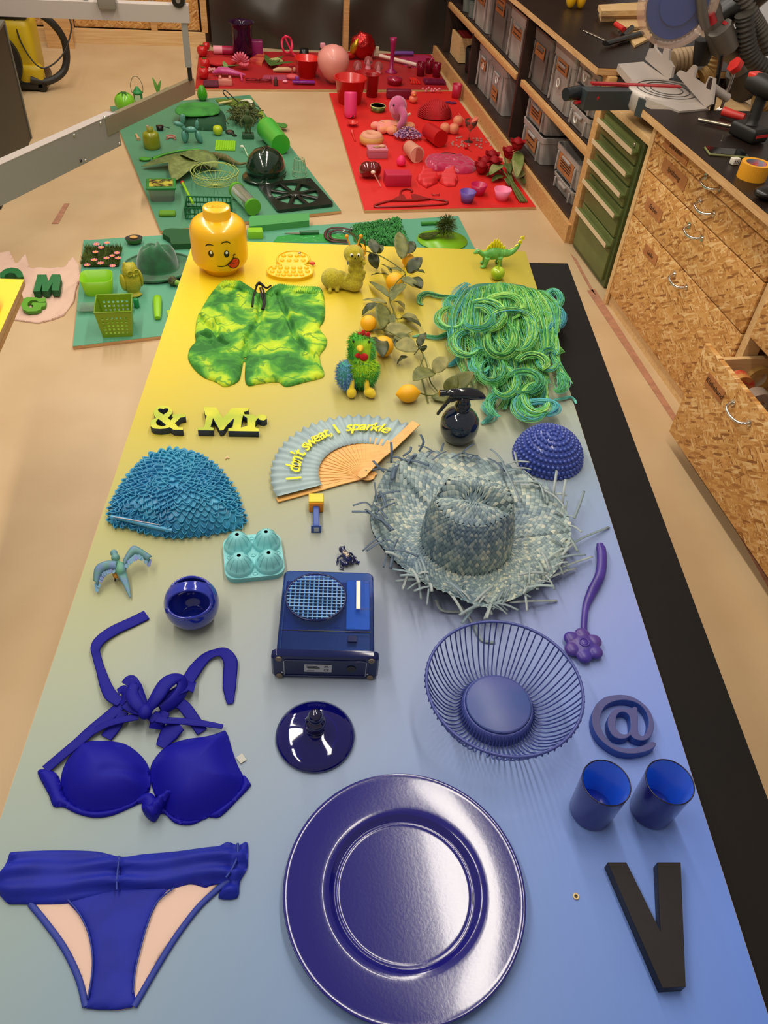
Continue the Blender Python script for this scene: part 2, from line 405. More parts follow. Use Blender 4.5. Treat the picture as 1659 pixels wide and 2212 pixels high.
def ext(a, b, y): t = (y-a.y)/(b.y-a.y); return a+(b-a)*t
q = [cor[0], cor[1], ext(cor[1], cor[2], -.02), ext(cor[0], cor[3], .12)]
tb = thing('painted_board', 'large board on the table painted from yellow to blue', 'board', (.2, 1.2, TZ-.018))
MB().prism([tuple(p[:2]) for p in q], TZ-.018, TZ-.001).build('plywood_core', PLY, tb, world=True)
c_ = sum(q, Vector())/4
MB().prism([tuple((c_+(p-c_)*.9985)[:2]) for p in q], TZ-.001, TZ).build('painted_face', bi_mat(), tb, world=True)
# black worktop under it
bq = [px(418, 517, TZ)+Vector((.03, -.03, 0)), px(1143, 566, TZ-.02)+Vector((-.1, 0, 0)), px(1226, 570, TZ-.02), ext(px(1226, 570, TZ-.02), px(1659, 1730, TZ-.02), .0), Vector((-.35, .12, 0))]
wt = thing('work_table', 'long black-topped work table under the painted board', 'table', (.3, 1.2, 0))
MB().prism([tuple(p[:2]) for p in bq], TZ-.042, TZ-.0185).build('tabletop', M('100a06', .6, noise_=.3, nscale=5, bump=.04, bscale=30, name='black_film', spec=.2), wt, world=True)
for x, y in ((-.02, 2.1), (.85, 2.02), (.62, .3), (-.22, .35)):
    MB().box((x, y, (TZ-.042)/2), (.07, .07, TZ-.042)).build('leg', WOOD, wt, world=True)
# neighbouring table corner at the left edge
q2 = [px(52, 603, TZ), px(-150, 598, TZ), px(-350, 1000, TZ), px(-12, 745, TZ)]
t2 = thing('painted_board', 'corner of a bright yellow painted board at the left edge', 'board', (-.75, 1.9, TZ-.018))
MB().prism([tuple(p[:2]) for p in q2], TZ-.018, TZ-.001).build('plywood_core', PLY, t2, world=True)
c_ = sum(q2, Vector())/4
MB().prism([tuple((c_+(p-c_)*.998)[:2]) for p in q2], TZ-.001, TZ).build('painted_face', M('f2cf1a', .45), t2, world=True)
t3 = thing('work_table', 'table carrying the yellow board corner at the left edge', 'table', (-.8, 1.9, 0))
MB().prism([tuple((c_+(p-c_)*.92)[:2]) for p in q2], TZ-.05, TZ-.0185).build('tabletop', WOOD, t3, world=True)
for k in range(4):
    p = Vector((-1.9+.5*(k%2), 1.5+.4*(k//2), 0)); MB().box((p.x, p.y, .335), (.06, .06, .67)).build('leg', WOOD, t3, world=True)

# =====================================================================
# things on the long table
# =====================================================================
# ---- big yellow head-shaped box ----
YEL = M('f2b80c', .28, name='yellow_plastic', coat=.4, sss=0)
p = px(478, 581, TZ); hd = thing('head_storage_box', 'large yellow toy-head storage box with winking grin and tongue out', 'storage box', p, -.03)
prof = [(.046, 0), (.05, .001), (.051, .016), (.053, .019), (.066, .022), (.074, .028), (.0795, .038), (.081, .05), (.081, .118), (.0795, .13), (.0745, .142), (.067, .150), (.056, .156), (.044, .159), (.039, .160)]
MB().lathe(prof, 56).build('body', YEL, hd)
st = MB().lathe([(.039, .1602), (.0385, .161), (.0385, .184), (.0375, .187), (.0355, .188), (0.0001, .188)], 48).build('stud', YEL, hd)
text('LEGO', .022, .0012, 'lettering', M('e8a808', .35), Matrix.Translation((0, -.002, .1885)), st, sx=1.0, bold=.0006)
def face(polys, name, mat, r=.0815, off=0):
    mb = MB()
    for poly in polys:
        n = len(poly); cxm = sum(q_[0] for q_ in poly)/n; czm = sum(q_[1] for q_ in poly)/n
        vs = []
        for f_ in (0, .34, .67, 1.0):
            for (x, z) in poly:
                X = cxm+(x-cxm)*f_; Z = czm+(z-czm)*f_; a = X/.081-PI/2; vs.append(((r+off)*math.cos(a), (r+off)*math.sin(a), Z))
        fs = []
        for k in range(3):
            for i in range(n): fs.append((k*n+i, k*n+(i+1) % n, (k+1)*n+(i+1) % n, (k+1)*n+i))
        mb.add(vs, fs, False)
    return mb.build(name, mat, hd)
BLK = M('15100c', .3); 
def ellp(cx, cy, rx, ry, n=20, rot=0): return [(cx+rx*math.cos(2*PI*k/n)*math.cos(rot)-ry*math.sin(2*PI*k/n)*math.sin(rot), cy+rx*math.cos(2*PI*k/n)*math.sin(rot)+ry*math.sin(2*PI*k/n)*math.cos(rot)) for k in range(n)]
def stroke(pts, w, n=6):
    c = smooth_path([(x, y, 0) for x, y in pts], n); L = len(c); a = []; b = []
    for i, p_ in enumerate(c):
        d = (c[min(i+1, L-1)]-c[max(i-1, 0)]).normalized(); nn = Vector((-d.y, d.x, 0)); t = i/(L-1)
        ww = (w if not callable(w) else w(t)); a.append(tuple((p_+nn*ww)[:2])); b.append(tuple((p_-nn*ww)[:2]))
    return [(a[i], a[i+1], b[i+1], b[i]) for i in range(L-1)]
def strk(pts, w, name, mat, off=0.0):
    pts = [(x, z+FZU) for x, z in pts]
    segs = stroke(pts, w); mb = MB()
    for s_ in segs:
        mb.add([((.0815+off)*math.cos(x/.081-PI/2), (.0815+off)*math.sin(x/.081-PI/2), z) for x, z in s_], [(0, 1, 2, 3)])
    return mb.build(name, mat, hd)
FZU = .016; E1 = (-.0215, .070+FZU); E2 = (.0225, .070+FZU)
face([ellp(*E1, .0075, .0105)], 'eye', BLK); face([ellp(*E2, .0078, .0108)], 'eye', BLK)
face([ellp(E1[0]+.001, E1[1]+.004, .0036, .004)], 'eye_highlight', M('f4efe6', .3), off=.0004); face([ellp(E2[0]+.0005, E2[1]+.0035, .0038, .004)], 'eye_highlight', M('f4efe6', .3), off=.0004)
tp = lambda a: (lambda t: a*(math.sin(PI*min(max(t*.85+.08, 0), 1))))
strk([(-.036, .0905), (-.030, .096), (-.020, .0975), (-.011, .096)], tp(.0019), 'eyebrow', BLK)
strk([(.009, .1015), (.018, .1055), (.029, .1045), (.036, .098)], tp(.0021), 'eyebrow', BLK)
strk([(-.006, .0345), (.006, .033), (.020, .036), (.033, .044), (.041, .055), (.045, .063)], .0012, 'mouth', BLK, off=.0007)
strk([(.040, .062), (.045, .0645), (.050, .062)], .0011, 'mouth', BLK, off=.0007)
tg = [(.0225, .0385), (.028, .031), (.036, .0245), (.047, .0235), (.057, .029), (.060, .038), (.058, .046), (.052, .0505), (.042, .053), (.033, .0465)]
tgs = [tuple(q_[:2]) for q_ in smooth_path([(x, y, 0) for x, y in tg], 5, closed=True)]
face([[(x, z+FZU) for x, z in tgs]], 'tongue', M('d02c22', .35), off=.0003)
strk([(x, y) for x, y in tg]+[tg[0]], .0011, 'tongue_outline', BLK, off=.0008)
strk([(.030, .041), (.037, .0405), (.044, .037)], .0008, 'tongue_crease', BLK, off=.0008)

# ---- yellow popper duck ----
YEL2 = M('f0bc10', .38, name='yellow_silicone')
DT = TZ+.012
ol = [(577, 583), (583, 575), (596, 573), (607, 571), (600, 563), (600, 552), (612, 544), (630, 540), (650, 542), (665, 549), (668, 560), (660, 569), (672, 573), (676, 582), (674, 590), (655, 598), (632, 600), (606, 598), (584, 592)]
ctr = px(630, 580, TZ); dk = thing('popper_toy', 'yellow duck-shaped silicone popping toy beside the grinning head box', 'toy', ctr)
olw = [(v.x-ctr.x, v.y-ctr.y) for v in smooth_path([tuple(px(x, y, DT)) for x, y in ol], 4, closed=True)]
MB().prism(olw, 0, .009).build('plate', YEL2, dk)
MB().tube([(x*.985, y*.985, .0095) for x, y in olw], .003, 8, closed=True).build('rim', YEL2, dk)
bub = None
rows = [(551, 613, 655, 4), (561, 609, 655, 4), (577, 592, 662, 6), (585, 588, 664, 6), (592, 600, 652, 5)]
for (yy, xa, xb, n) in rows:
    for k in range(n):
        v = px(xa+(xb-xa)*k/(n-1), yy, DT)-ctr
        if bub is None: bub = MB().lathe([(.0075, 0), (.0068, .0028), (.0045, .0048), (0.0001, .0056)], 14).build('bubble', YEL2, dk); o = bub
        else: o = bub.copy(); COL.objects.link(o)
        o.location = (v.x, v.y, .009)
v = px(677, 566, DT)-ctr; MB().ell((v.x-.003, v.y, .008), (.009, .006, .005)).build('beak', M('d8402c', .4), dk)
v = px(647, 549, DT)-ctr; MB().ell((v.x, v.y, .016), (.005, .005, .0015)).build('eye', M('2a2018', .3), dk); MB().ell((v.x-.001, v.y+.001, .0175), (.0018, .0018, .001)).build('eye_highlight', M('f4efe6'), dk)

# ---- caterpillar ----
FZ = M('ccbc20', .95, name='yellow_fuzz', sheen=.3, bump=.5, bscale=600, c2='b4a418', nscale=200)
p = px(748, 628, TZ); ct = thing('caterpillar_figure', 'fuzzy yellow-green smiling caterpillar figure rearing up beside the citrus branch', 'figure', p, .0)
mb = MB()
mb.ell((-.042, .018, .030), (.031, .030, .030)); mb.ell((-.016, .016, .027), (.024, .024, .027)); mb.ell((.003, .008, .024), (.022, .024, .024))
mb.ell((.022, .0, .024), (.027, .027, .024)); mb.ell((.029, .004, .046), (.026, .025, .020)); mb.ell((.027, .008, .068), (.023, .022, .017)); mb.ell((.024, .01, .087), (.021, .02, .015))
mb.ell((.018, .004, .112), (.030, .027, .025)); mb.ell((.004, -.018, .104), (.008, .007, .007)); mb.ell((.038, -.012, .104), (.008, .007, .006))
for q_ in ((-.028, -.008, .008), (-.05, -.012, .008), (.002, -.010, .03), (.004, -.004, .05), (.008, -.004, .068), (-.003, -.006, .04), (.048, -.010, .062), (.046, -.006, .088)): mb.ell(q_, .007, 8, 6)
blob(mb, 'body', FZ, ct, .0026, sm=2)
for sx in (-1, 1):
    MB().tube(smooth_path([(.018+sx*.010, .012, .130), (.018+sx*.016, .018, .146), (.018+sx*.020, .016, .155)], 4), .0022, 6).build('antenna', M('e89a1c', .8), ct)
    MB().ell((.018+sx*.020, .016, .158), .0055, 10, 8).build('antenna_tip', M('e89a1c', .8), ct)
    MB().ell((.018+sx*.010, -.0215, .120), (.0048, .003, .0055), 12, 8).build('eye', M('f2ece0', .3), ct)
    MB().ell((.018+sx*.009, -.0240, .1195), (.0026, .002, .0036), 10, 6).build('pupil', BLK, ct)
MB().ell((.018, -.0235, .112), (.0026, .002, .002), 8, 6).build('nose', BLK, ct)
MB().tube(smooth_path([(.006, -.0225, .107), (.012, -.0245, .1025), (.018, -.0252, .1015), (.024, -.0245, .1025), (.030, -.0225, .107)], 3), .0008, 5).build('mouth', M('7a6a10', .9), ct)

# ---- citrus branch ----
LEAFD = M('3c4418', .5, name='leaf_dark', c2='2a3412', nscale=40); LEAFM = M('6c6e30', .6, name='leaf_mid', c2='565c26', nscale=50); LEAFL = M('8e8646', .6, name='leaf_pale', c2='747238', nscale=40)
STEM = M('5e6428', .6); ORG = M('f4b00c', .45, name='citrus_peel', bump=.15, bscale=700)
c0 = px(850, 700, TZ); br = thing('citrus_branch', 'artificial citrus branch with dark leaves and orange fruit lying down the table', 'branch', c0)
def leaf(parent, a, b, w, mat, lift=.006, curl=.15, name='leaf', twist=0.0, c=None, veins=True):
    a = Vector(a); b = Vector(b); d = b-a; L = d.length; d = d/L; x = d.cross(Vector((0, 0, 1))); 
    if x.length < 1e-4: x = Vector((1, 0, 0))
    x.normalize(); n = x.cross(d).normalized(); 
    if twist: x = (x*math.cos(twist)+n*math.sin(twist)); n = x.cross(d).normalized()
    def fn(u, v):
        s = (u-.5)*2; ww = w*.5*(math.sin(PI*min(1, v**.82))**.75 if 0 < v < 1 else 0)
        return tuple(a+d*(L*v)+x*(s*ww)+n*(lift*math.sin(PI*v)+curl*abs(s)*ww+.0012*math.sin(v*14+s*2)))
    mb = MB().grid(fn, 6, 12); o = mb.build(name, mat, parent, world=True); 
    mod(o, 'SOLIDIFY', thickness=.0006); return o
def Lf(x0, y0, z0, x1, y1, z1, w, mat, **k): return leaf(br, px(x0, y0, TZ+z0), px(x1, y1, TZ+z1), w, mat, **k)
stems = [[(812, 548, .06), (835, 560, .055), (858, 575, .05), (876, 592, .045), (868, 615, .03), (845, 635, .02), (843, 655, .012), (850, 675, .01), (838, 700, .01), (822, 712, .01)],
         [(775, 540, .04), (800, 545, .06), (820, 552, .06)], [(876, 592, .045), (860, 606, .066), (846, 626, .062)], [(850, 675, .01), (856, 688, .012), (868, 688, .012)],
         [(800, 714, .008), (825, 712, .012), (850, 722, .02), (880, 738, .02), (905, 752, .02), (918, 775, .02), (925, 800, .02), (930, 825, .01), (945, 845, .006)],
         [(907, 849, .02), (925, 854, .006), (948, 853, .006)], [(905, 752, .02), (895, 766, .02)], [(925, 815, .03), (940, 800, .035), (958, 775, .03)], [(916, 770, .02), (908, 800, .005), (925, 870, .002)]]
for s_ in stems:
    MB().tube(smooth_path([tuple(px(x, y, TZ+z+.002)) for x, y, z in s_], 5), .0017, 5).build('stem', STEM, br, world=True)
D_, M_, L_ = LEAFD, LEAFM, LEAFL
LV = [(868, 560, .05, 862, 500, .08, .046, M_), (880, 548, .05, 893, 521, .07, .035, D_), (778, 535, .03, 750, 500, .09, .05, D_), (790, 540, .05, 772, 508, .09, .04, D_), (812, 548, .06, 800, 516, .08, .035, D_), (815, 548, .05, 828, 530, .07, .03, D_),
      (800, 545, .05, 815, 582, .01, .035, D_), (768, 560, .03, 750, 572, .03, .025, D_), (845, 596, .03, 802, 594, .02, .026, D_), (868, 586, .03, 838, 582, .02, .022, M_), (846, 590, .03, 824, 571, .01, .018, M_),
      (880, 590, .045, 912, 556, .08, .04, D_), (885, 600, .045, 912, 622, .06, .04, D_), (888, 590, .05, 918, 590, .06, .045, D_), (866, 600, .06, 912, 625, .05, .026, M_), (872, 612, .06, 845, 650, .05, .045, M_),
      (843, 643, .03, 798, 608, .01, .022, M_), (850, 650, .02, 874, 668, .01, .036, L_), (836, 655, .02, 784, 648, .01, .02, L_), (816, 655, .03, 782, 680, .005, .032, D_), (826, 656, .02, 822, 712, .025, .05, M_), (838, 680, .02, 850, 712, .012, .035, M_),
      (866, 686, .01, 910, 706, .02, .034, D_), (868, 682, .005, 905, 692, .004, .024, L_), (826, 714, .012, 892, 716, .012, .045, L_), (850, 728, .01, 890, 736, .008, .03, M_), (845, 740, .02, 856, 748, .01, .03, D_),
      (905, 750, .03, 920, 718, .05, .026, D_), (855, 740, .04, 902, 760, .04, .05, L_), (880, 770, .03, 858, 786, .005, .018, D_), (908, 748, .03, 915, 760, .02, .03, D_), (938, 806, .04, 966, 770, .06, .04, L_), (935, 800, .03, 892, 822, .04, .05, M_),
      (968, 850, .02, 1024, 803, .07, .045, M_), (965, 850, .02, 985, 810, .06, .035, M_), (948, 848, .01, 960, 868, .008, .05, M_), (812, 728, .045, 826, 772, .05, .05, D_)]
for q_ in LV: Lf(*q_[:7], q_[7], twist=random.uniform(-.5, .5))
fr = MB().lathe([(.0001, .0), (.006, .0005), (.013, .004), (.0175, .011), (.019, .0195), (.0175, .028), (.012, .035), (.005, .0375), (.0001, .0375)], 24)
def fruit(x, y, r, rot=(0, 0, 0), lemon=False, z=None):
    q_ = px(x, y, TZ+r); 
    mb = MB().at(q_, *rot)
    if lemon: mb.lathe([(.0001, -r*1.42), (r*.12, -r*1.36), (r*.3, -r*1.2), (r*.7, -r*.85), (r*.95, -r*.4), (r, 0), (r*.95, r*.4), (r*.7, r*.85), (r*.32, r*1.15), (r*.15, r*1.34), (.0001, r*1.42)], 24)
    else: mb.lathe([(r*max(math.sin(PI*j/12), .001), -r*math.cos(PI*j/12)*(.96)) for j in range(13)], 24)
    return mb.build('fruit', ORG, br, world=True)
fruit(882, 562, .0205); fruit(853, 608, .027); fruit(796, 698, .022); fruit(828, 748, .0275); fruit(777, 541, .022); fruit(882, 850, .0225, (0, PI/2, .05), True)

# ---- plush chicken ----
p = px(780, 852, TZ)+Vector((0, 0, .003)); hn = thing('plush_chicken', 'shaggy green toy chicken with red comb, blue wings and yellow feet', 'soft toy', p, -.08)
GR = M('4cac30', .9, name='green_fur', c2='a4d01c', nscale=25); GB = M('4c88a8', .9, name='blue_fur', c2='3f9a80', nscale=30)
mb = MB().ell((0, .035, .042), (.041, .036, .044)); mb.ell((.0, .050, .085), (.031, .028, .030)); mb.ell((-.008, .055, .112), (.022, .02, .020)); mb.ell((.002, .052, .105), (.025, .022, .022))
body = blob(mb, 'body', GR, hn, .0035)
mb = MB().ell((-.040, .022, .040), (.020, .026, .035)).build('wing', GB, hn); MB().ell((-.032, .006, .024), (.012, .012, .024)).build('wing', GB, hn)
def fur(parent, name, samples, length, mat, rr=.0006, down=.25):
    mb = MB()
    for c, n in samples:
        n = Vector(n).normalized(); c = Vector(c); d = (n+Vector((random.uniform(-.5, .5), random.uniform(-.5, .5), random.uniform(-.6, .3)-down))).normalized(); L = length*random.uniform(.6, 1.2)
        x, y, _ = basis(d); t = c+d*L
        mb.add([c+x*rr*1.6, c-x*rr*.8+y*rr*1.4, c-x*rr*.8-y*rr*1.4, t], [(0, 1, 3), (1, 2, 3), (2, 0, 3)], False)
    o = mb.build(name, mat, parent); o['kind'] = 'stuff'; return o
def surf_samples(o, n):
    me = o.data; ps = list(me.polygons); ws = np.array([q_.area for q_ in ps]); ws /= ws.sum(); ch = np.random.RandomState(3).choice(len(ps), n, p=ws)
    return [(ps[i].center+Vector((random.uniform(-1, 1), random.uniform(-1, 1), random.uniform(-1, 1)))*.0015, ps[i].normal.copy()) for i in ch]
fur(hn, 'fur', [s_ for s_ in surf_samples(body, 2600) if (s_[0].z < .06 or s_[0].z > .075) and not (s_[0].z > .08 and s_[0].y < .045 and abs(s_[0].x) < .02)], .011, M('58b83c', .9, c2='3c9a48', nscale=18))
fur(hn, 'breast_fur', [s_ for s_ in surf_samples(body, 2400) if .05 < s_[0].z < .085 and not (s_[0].z > .08 and s_[0].y < .045)], .011, M('c8dc20', .9, c2='94cc28', nscale=22))
for wgt in [c for c in hn.children if c.name.startswith('wing')]:
    fur(hn, 'wing_fur', [s_ for s_ in surf_samples(wgt, 700) if s_[0].z > .012], .009, M('68a8bc', .9, c2='6c94cc', nscale=20))
YF = M('e8c81c', .85, sheen=.4, name='yellow_felt'); RF = M('c8141c', .8, name='red_felt')
for sx, k in ((-1, .0), (1, .6)):
    bx = -.006+sx*.017
    mb = MB(); mb.tube(smooth_path([(bx, .012, .042), (bx+.001*sx, -.004, .030), (bx+.002*sx, -.010, .018)], 4), .0065, 10)
    mb.ell((bx+sx*.002+k*.010, -.012, .012), (.0125+k*.004, .013, .0115)); mb.ell((bx+sx*.002+k*.018, -.016, .009), (.012, .010, .009))
    blob(mb, 'foot', YF, hn, .0022)
mb = MB()
for k, (x, z, h_) in enumerate(((-.010, .128, .014), (.0, .131, .018), (.012, .126, .018))): mb.ell((x+.002, .058, z), (.0055, .005, h_*.7)); 
mb.ell((.002, .058, .121), (.014, .006, .008)); blob(mb, 'comb', RF, hn, .0018)
mb = MB().at((-.006, .030, .110), rx=1.45).lathe([(.009, 0), (.0075, .006), (.003, .013), (.0002, .016)], 14); mb.build('beak', M('e8c42c', .8), hn)
mb = MB().ell((.004, .022, .090), (.0105, .006, .011)).ell((-.011, .024, .093), (.007, .005, .007)); blob(mb, 'wattle', RF, hn, .0018)
for sx in (-1, 1): MB().ell((-.003+sx*.019, .040, .122), .003, 8, 6).build('eye', BLK, hn)

# ---- dinosaur ----
p = px(1063, 573, TZ); dn = thing('toy_dinosaur', 'small green plastic dinosaur with yellow back plates', 'toy', p, .1)
GD = M('5aa444', .4, name='green_plastic', c2='74bc58', nscale=60)
mb = MB(); mb.ell((-.002, 0, .040), (.032, .017, .020)); mb.ell((-.022, 0, .036), (.018, .013, .015)); mb.ell((.016, 0, .038), (.022, .015, .018))
mb.tube(smooth_path([(-.028, 0, .036), (-.040, 0, .040), (-.050, 0, .048)], 4), [.010, .0095, .009, .0085, .008, .0075, .007, .007, .007], 10)
mb.ell((-.056, 0, .049), (.011, .0075, .0075)); mb.ell((-.064, 0, .046), (.007, .0055, .005))
tl = smooth_path([(.030, 0, .040), (.048, 0, .038), (.066, 0, .046), (.080, .002, .062), (.088, .003, .080)], 4); mb.tube(tl, [.0125*(1-i/(len(tl)-1))+.002 for i in range(len(tl))], 10)
for x, y, dx in ((-.026, -.012, -.010), (-.022, .012, -.004), (.016, -.013, .004), (.020, .012, .006)):
    mb.tube(smooth_path([(x, y, .032), (x+dx*.3, y*1.1, .016), (x+dx*.6, y*1.1, .004)], 3), [.0095, .0085, .008, .007, .0065, .0065, .0065], 10); mb.ell((x+dx*.8-.002, y*1.1, .0042), (.010, .007, .0042))
blob(mb, 'body', GD, dn, .0018, sm=2)
for k in range(12):
    t = k/11; 
    if t < .55: x = -.022+t*.09; zb = .053+.008*math.sin(PI*min(1, t/.5)); h_ = .013+.017*math.sin(PI*(t/.6+.08))
    else:
        q_ = tl[min(len(tl)-1, int((t-.5)/.5*(len(tl)-1)))]; x = q_.x-.003; zb = q_.z+.004; h_ = .011
    poly = [(-.007, 0), (-.006, h_*.45), (0, h_), (.006, h_*.45), (.007, 0)]
    mb = MB(); mb.T = Matrix.Translation((x, 0, zb-.002))@Matrix.Rotation(PI/2, 4, 'X')@Matrix.Rotation((-.1-t*.5 if t > .5 else 0), 4, 'Z'); mb.prism(poly, -.0015, .0015); mb.build('back_plate', M('f8e81c', .4), dn)
for sy in (-1, 1): MB().ell((-.057, sy*.0068, .053), (.0028, .0015, .0028), 8, 6).build('eye', M('f0ece0', .3), dn); MB().ell((-.0575, sy*.0082, .053), (.0013, .001, .0016), 6, 5).build('pupil', BLK, dn)

# ---- green apple ornament ----
p = px(1073, 603, TZ); ap = thing('apple_ornament', 'small shiny lime green apple with a wire loop', 'ornament', p)
approf = [(.0001, .004), (.006, .001), (.012, .0015), (.018, .008), (.0215, .018), (.021, .027), (.016, .0345), (.009, .0365), (.003, .034), (.0001, .032)]
MB().lathe(approf, 28).build('flesh', M('a4bc14', .25, coat=.5, name='apple_skin'), ap)
MB().tube([(0, 0, .033), (-.001, .001, .042), (-.005, .002, .052), (-.007, .002, .057), (-.004, .002, .060), (0, .002, .056), (0, .001, .048), (.001, 0, .034)], .001, 6).build('loop', M('b8c428', .3), ap)

# ---- tie-dye shorts ----
def tiedye():
    m = bpy.data.materials.new('tie_dye'); m.use_nodes = True; nt = m.node_tree; b = nt.nodes['Principled BSDF']; b.inputs['Roughness'].default_value = .8
    tc = nt.nodes.new('ShaderNodeTexCoord')
    n = nt.nodes.new('ShaderNodeTexNoise'); n.inputs['Scale'].default_value = 11; n.inputs['Detail'].default_value = 7; n.inputs['Distortion'].default_value = .8; nt.links.new(tc.outputs['Object'], n.inputs['Vector'])
    r = nt.nodes.new('ShaderNodeValToRGB'); e = r.color_ramp.elements; e[0].position = .40; e[0].color = srgb('246c20'); e[1].position = .68; e[1].color = srgb('c0d420')
    for p_, c_ in ((.47, '449228'), (.53, '7cb428'), (.58, 'a8c820')): x = e.new(p_); x.color = srgb(c_)
    nt.links.new(n.outputs['Fac'], r.inputs[0])
    wv = nt.nodes.new('ShaderNodeTexWave'); wv.wave_type = 'RINGS'; wv.inputs['Scale'].default_value = 7; wv.inputs['Distortion'].default_value = 9; wv.inputs['Detail'].default_value = 3; wv.inputs['Detail Scale'].default_value = 3; nt.links.new(tc.outputs['Object'], wv.inputs['Vector'])
    r2 = nt.nodes.new('ShaderNodeValToRGB'); e2 = r2.color_ramp.elements; e2[0].position = .02; e2[0].color = (.75, .75, .75, 1); e2[1].position = .14; e2[1].color = (0, 0, 0, 1); nt.links.new(wv.outputs['Fac'], r2.inputs[0])
    mx = nt.nodes.new('ShaderNodeMix'); mx.data_type = 'RGBA'; nt.links.new(r2.outputs[0], mx.inputs['Factor']); nt.links.new(r.outputs[0], mx.inputs['A']); mx.inputs['B'].default_value = srgb('3a8428')
    nt.links.new(mx.outputs['Result'], b.inputs['Base Color']); return m
TD = tiedye(); sc = px(556, 720, TZ)
sh = thing('swim_shorts', 'green and yellow tie-dye shorts with a black drawstring laid flat', 'shorts', sc)
def loc2(pts, c, z): return [((px(x, y, z)-c).x, (px(x, y, z)-c).y) for x, y in pts]
def smooth2(pts, n=3): return [tuple(v[:2]) for v in smooth_path([(x, y, 0) for x, y in pts], n, closed=True)]
olS = [(484, 607), (520, 609), (541, 622), (558, 632), (570, 633), (584, 622), (600, 615), (640, 620), (688, 622), (698, 632), (702, 660), (700, 690), (690, 706), (706, 730), (703, 748), (692, 762), (690, 775), (699, 800), (697, 812), (660, 822), (618, 832), (600, 822), (560, 826), (536, 830), (529, 815), (530, 785), (532, 752), (526, 775), (521, 800), (515, 820), (487, 832), (470, 824), (456, 818), (440, 812), (420, 795), (406, 772), (410, 750), (422, 736), (421, 716), (428, 680), (450, 640), (470, 615)]
crease = [(532, 736, 524, 812), (560, 695, 532, 745), (562, 650, 561, 695), (600, 640, 640, 740), (640, 740, 700, 800), (470, 700, 470, 735), (430, 690, 470, 735), (440, 730, 490, 750)]
crL = [(loc2([(a, b)], sc, TZ)[0], loc2([(c, d)], sc, TZ)[0]) for a, b, c, d in crease]
def segd(x, y, a, b):
    ax, ay = a; bx, by = b; L = (bx-ax)**2+(by-ay)**2; t = max(0, min(1, ((x-ax)*(bx-ax)+(y-ay)*(by-ay))/L)); return math.hypot(x-ax-t*(bx-ax), y-ay-t*(by-ay))
def hS(x, y, d):
    h_ = .007*(1-math.exp(-d/.004))+.002
    h_ += .007*noise.noise(Vector((x*14, y*11, 2)))*min(1, d/.02)+.0085*abs(noise.noise(Vector((x*28+y*9, y*20, 5))))*min(1, d/.01)+.002*noise.noise(Vector((x*60, y*60, 8)))*min(1, d/.01)
    h_ = h_*(1-.9*math.exp(-(segd(x, y, *crL[0])/.0035)**2))
    for a, b in crL[1:]:
        q_ = segd(x, y, a, b); h_ -= .011*math.exp(-(q_/.006)**2)*min(1, d/.008+.2); h_ += .004*math.exp(-((q_-.012)/.007)**2)
    yw = y-waist(x)
    if yw > -.022: h_ += .0016*math.sin(x*900)+.0015
    return max(h_, .002)
wa = loc2([(484, 607), (541, 622), (558, 632), (584, 622), (640, 620), (690, 622)], sc, TZ)
def waist(x):
    for (a, b), (c, d) in zip(wa, wa[1:]):
        if x <= c: return b+(d-b)*(x-a)/(c-a)
    return wa[-1][1]
cloth('fabric', smooth2(loc2(olS, sc, TZ+.006)), .0008, hS, TD, sh, cell=.0032)
wb_o = [(484, 606), (520, 608), (541, 621), (556, 632), (555, 643), (538, 634), (515, 621), (478, 618)]; wb_p = [(572, 634), (586, 621), (602, 614), (640, 619), (690, 621), (697, 634), (640, 632), (604, 628), (586, 640)]
for L_ in (wb_o, wb_p): cloth('waistband', loc2(L_, sc, TZ+.012), .004, lambda x, y, d: .009+.003*math.sin(x*1000)*min(1, d/.003)+.003*min(1, d/.003), TD, sh, cell=.0018)
for pts in ([(557, 612, .03), (566, 616, .028), (576, 622, .024), (585, 617, .02)], [(557, 612, .03), (551, 628, .022), (547, 642, .02), (545, 662, .019)], [(562, 622, .028), (566, 640, .024), (569, 656, .022), (566, 668, .02)], [(566, 620, .028), (571, 635, .025), (572, 655, .022), (569, 668, .02)], [(553, 618, .03), (560, 610, .034), (570, 618, .032)]):
    MB().tube(smooth_path([tuple(px(x, y, TZ+z)) for x, y, z in pts], 5), .0028, 7).build('drawstring', M('120c0a', .8), sh, world=True)

# ---- wooden & and Mr ----
def speck(): 
    m = M('cac820', .5, name='speckled_yellow', c2='a4b41e', nscale=14)
    return m
SPY = speck(); NAV = M('20304c', .55, name='navy_edge', noise_=.2, nscale=30)
LH = .017
def letters(name, label, loops, h_=LH, top=SPY, side=NAV, bev=.0006):
    z = TZ+h_; allp = [px(x, y, z) for lp in loops for x, y in lp]; c = sum(allp, Vector())/len(allp); c.z = TZ
    L = [[((px(x, y, z)-c).x, (px(x, y, z)-c).y) for x, y in lp] for lp in loops]
    o = shape2d(L, 0, h_, name, top, None, bev, side); o.location = c; return tag(o, label, 'letter')
def k5(pts, x0, y0, s=5.027): return [(x0+x/s, y0+y/s) for x, y in pts]
ampo = [(300, 80), (350, 82), (390, 100), (413, 130), (412, 165), (390, 190), (365, 215), (395, 240), (425, 205), (412, 205), (415, 175), (556, 175), (556, 203), (500, 212), (470, 245), (440, 270), (480, 315), (528, 315), (530, 345), (425, 343), (385, 315), (340, 330), (280, 335), (215, 330), (175, 305), (172, 270), (190, 235), (235, 215), (215, 190), (208, 150), (225, 110), (255, 90)]
heart = [(318, 178), (265, 145), (258, 125), (270, 113), (292, 112), (314, 122), (335, 110), (362, 112), (372, 125), (360, 150)]
drop = [(262, 225), (290, 245), (345, 292), (320, 305), (285, 303), (250, 290), (236, 265), (245, 240)]
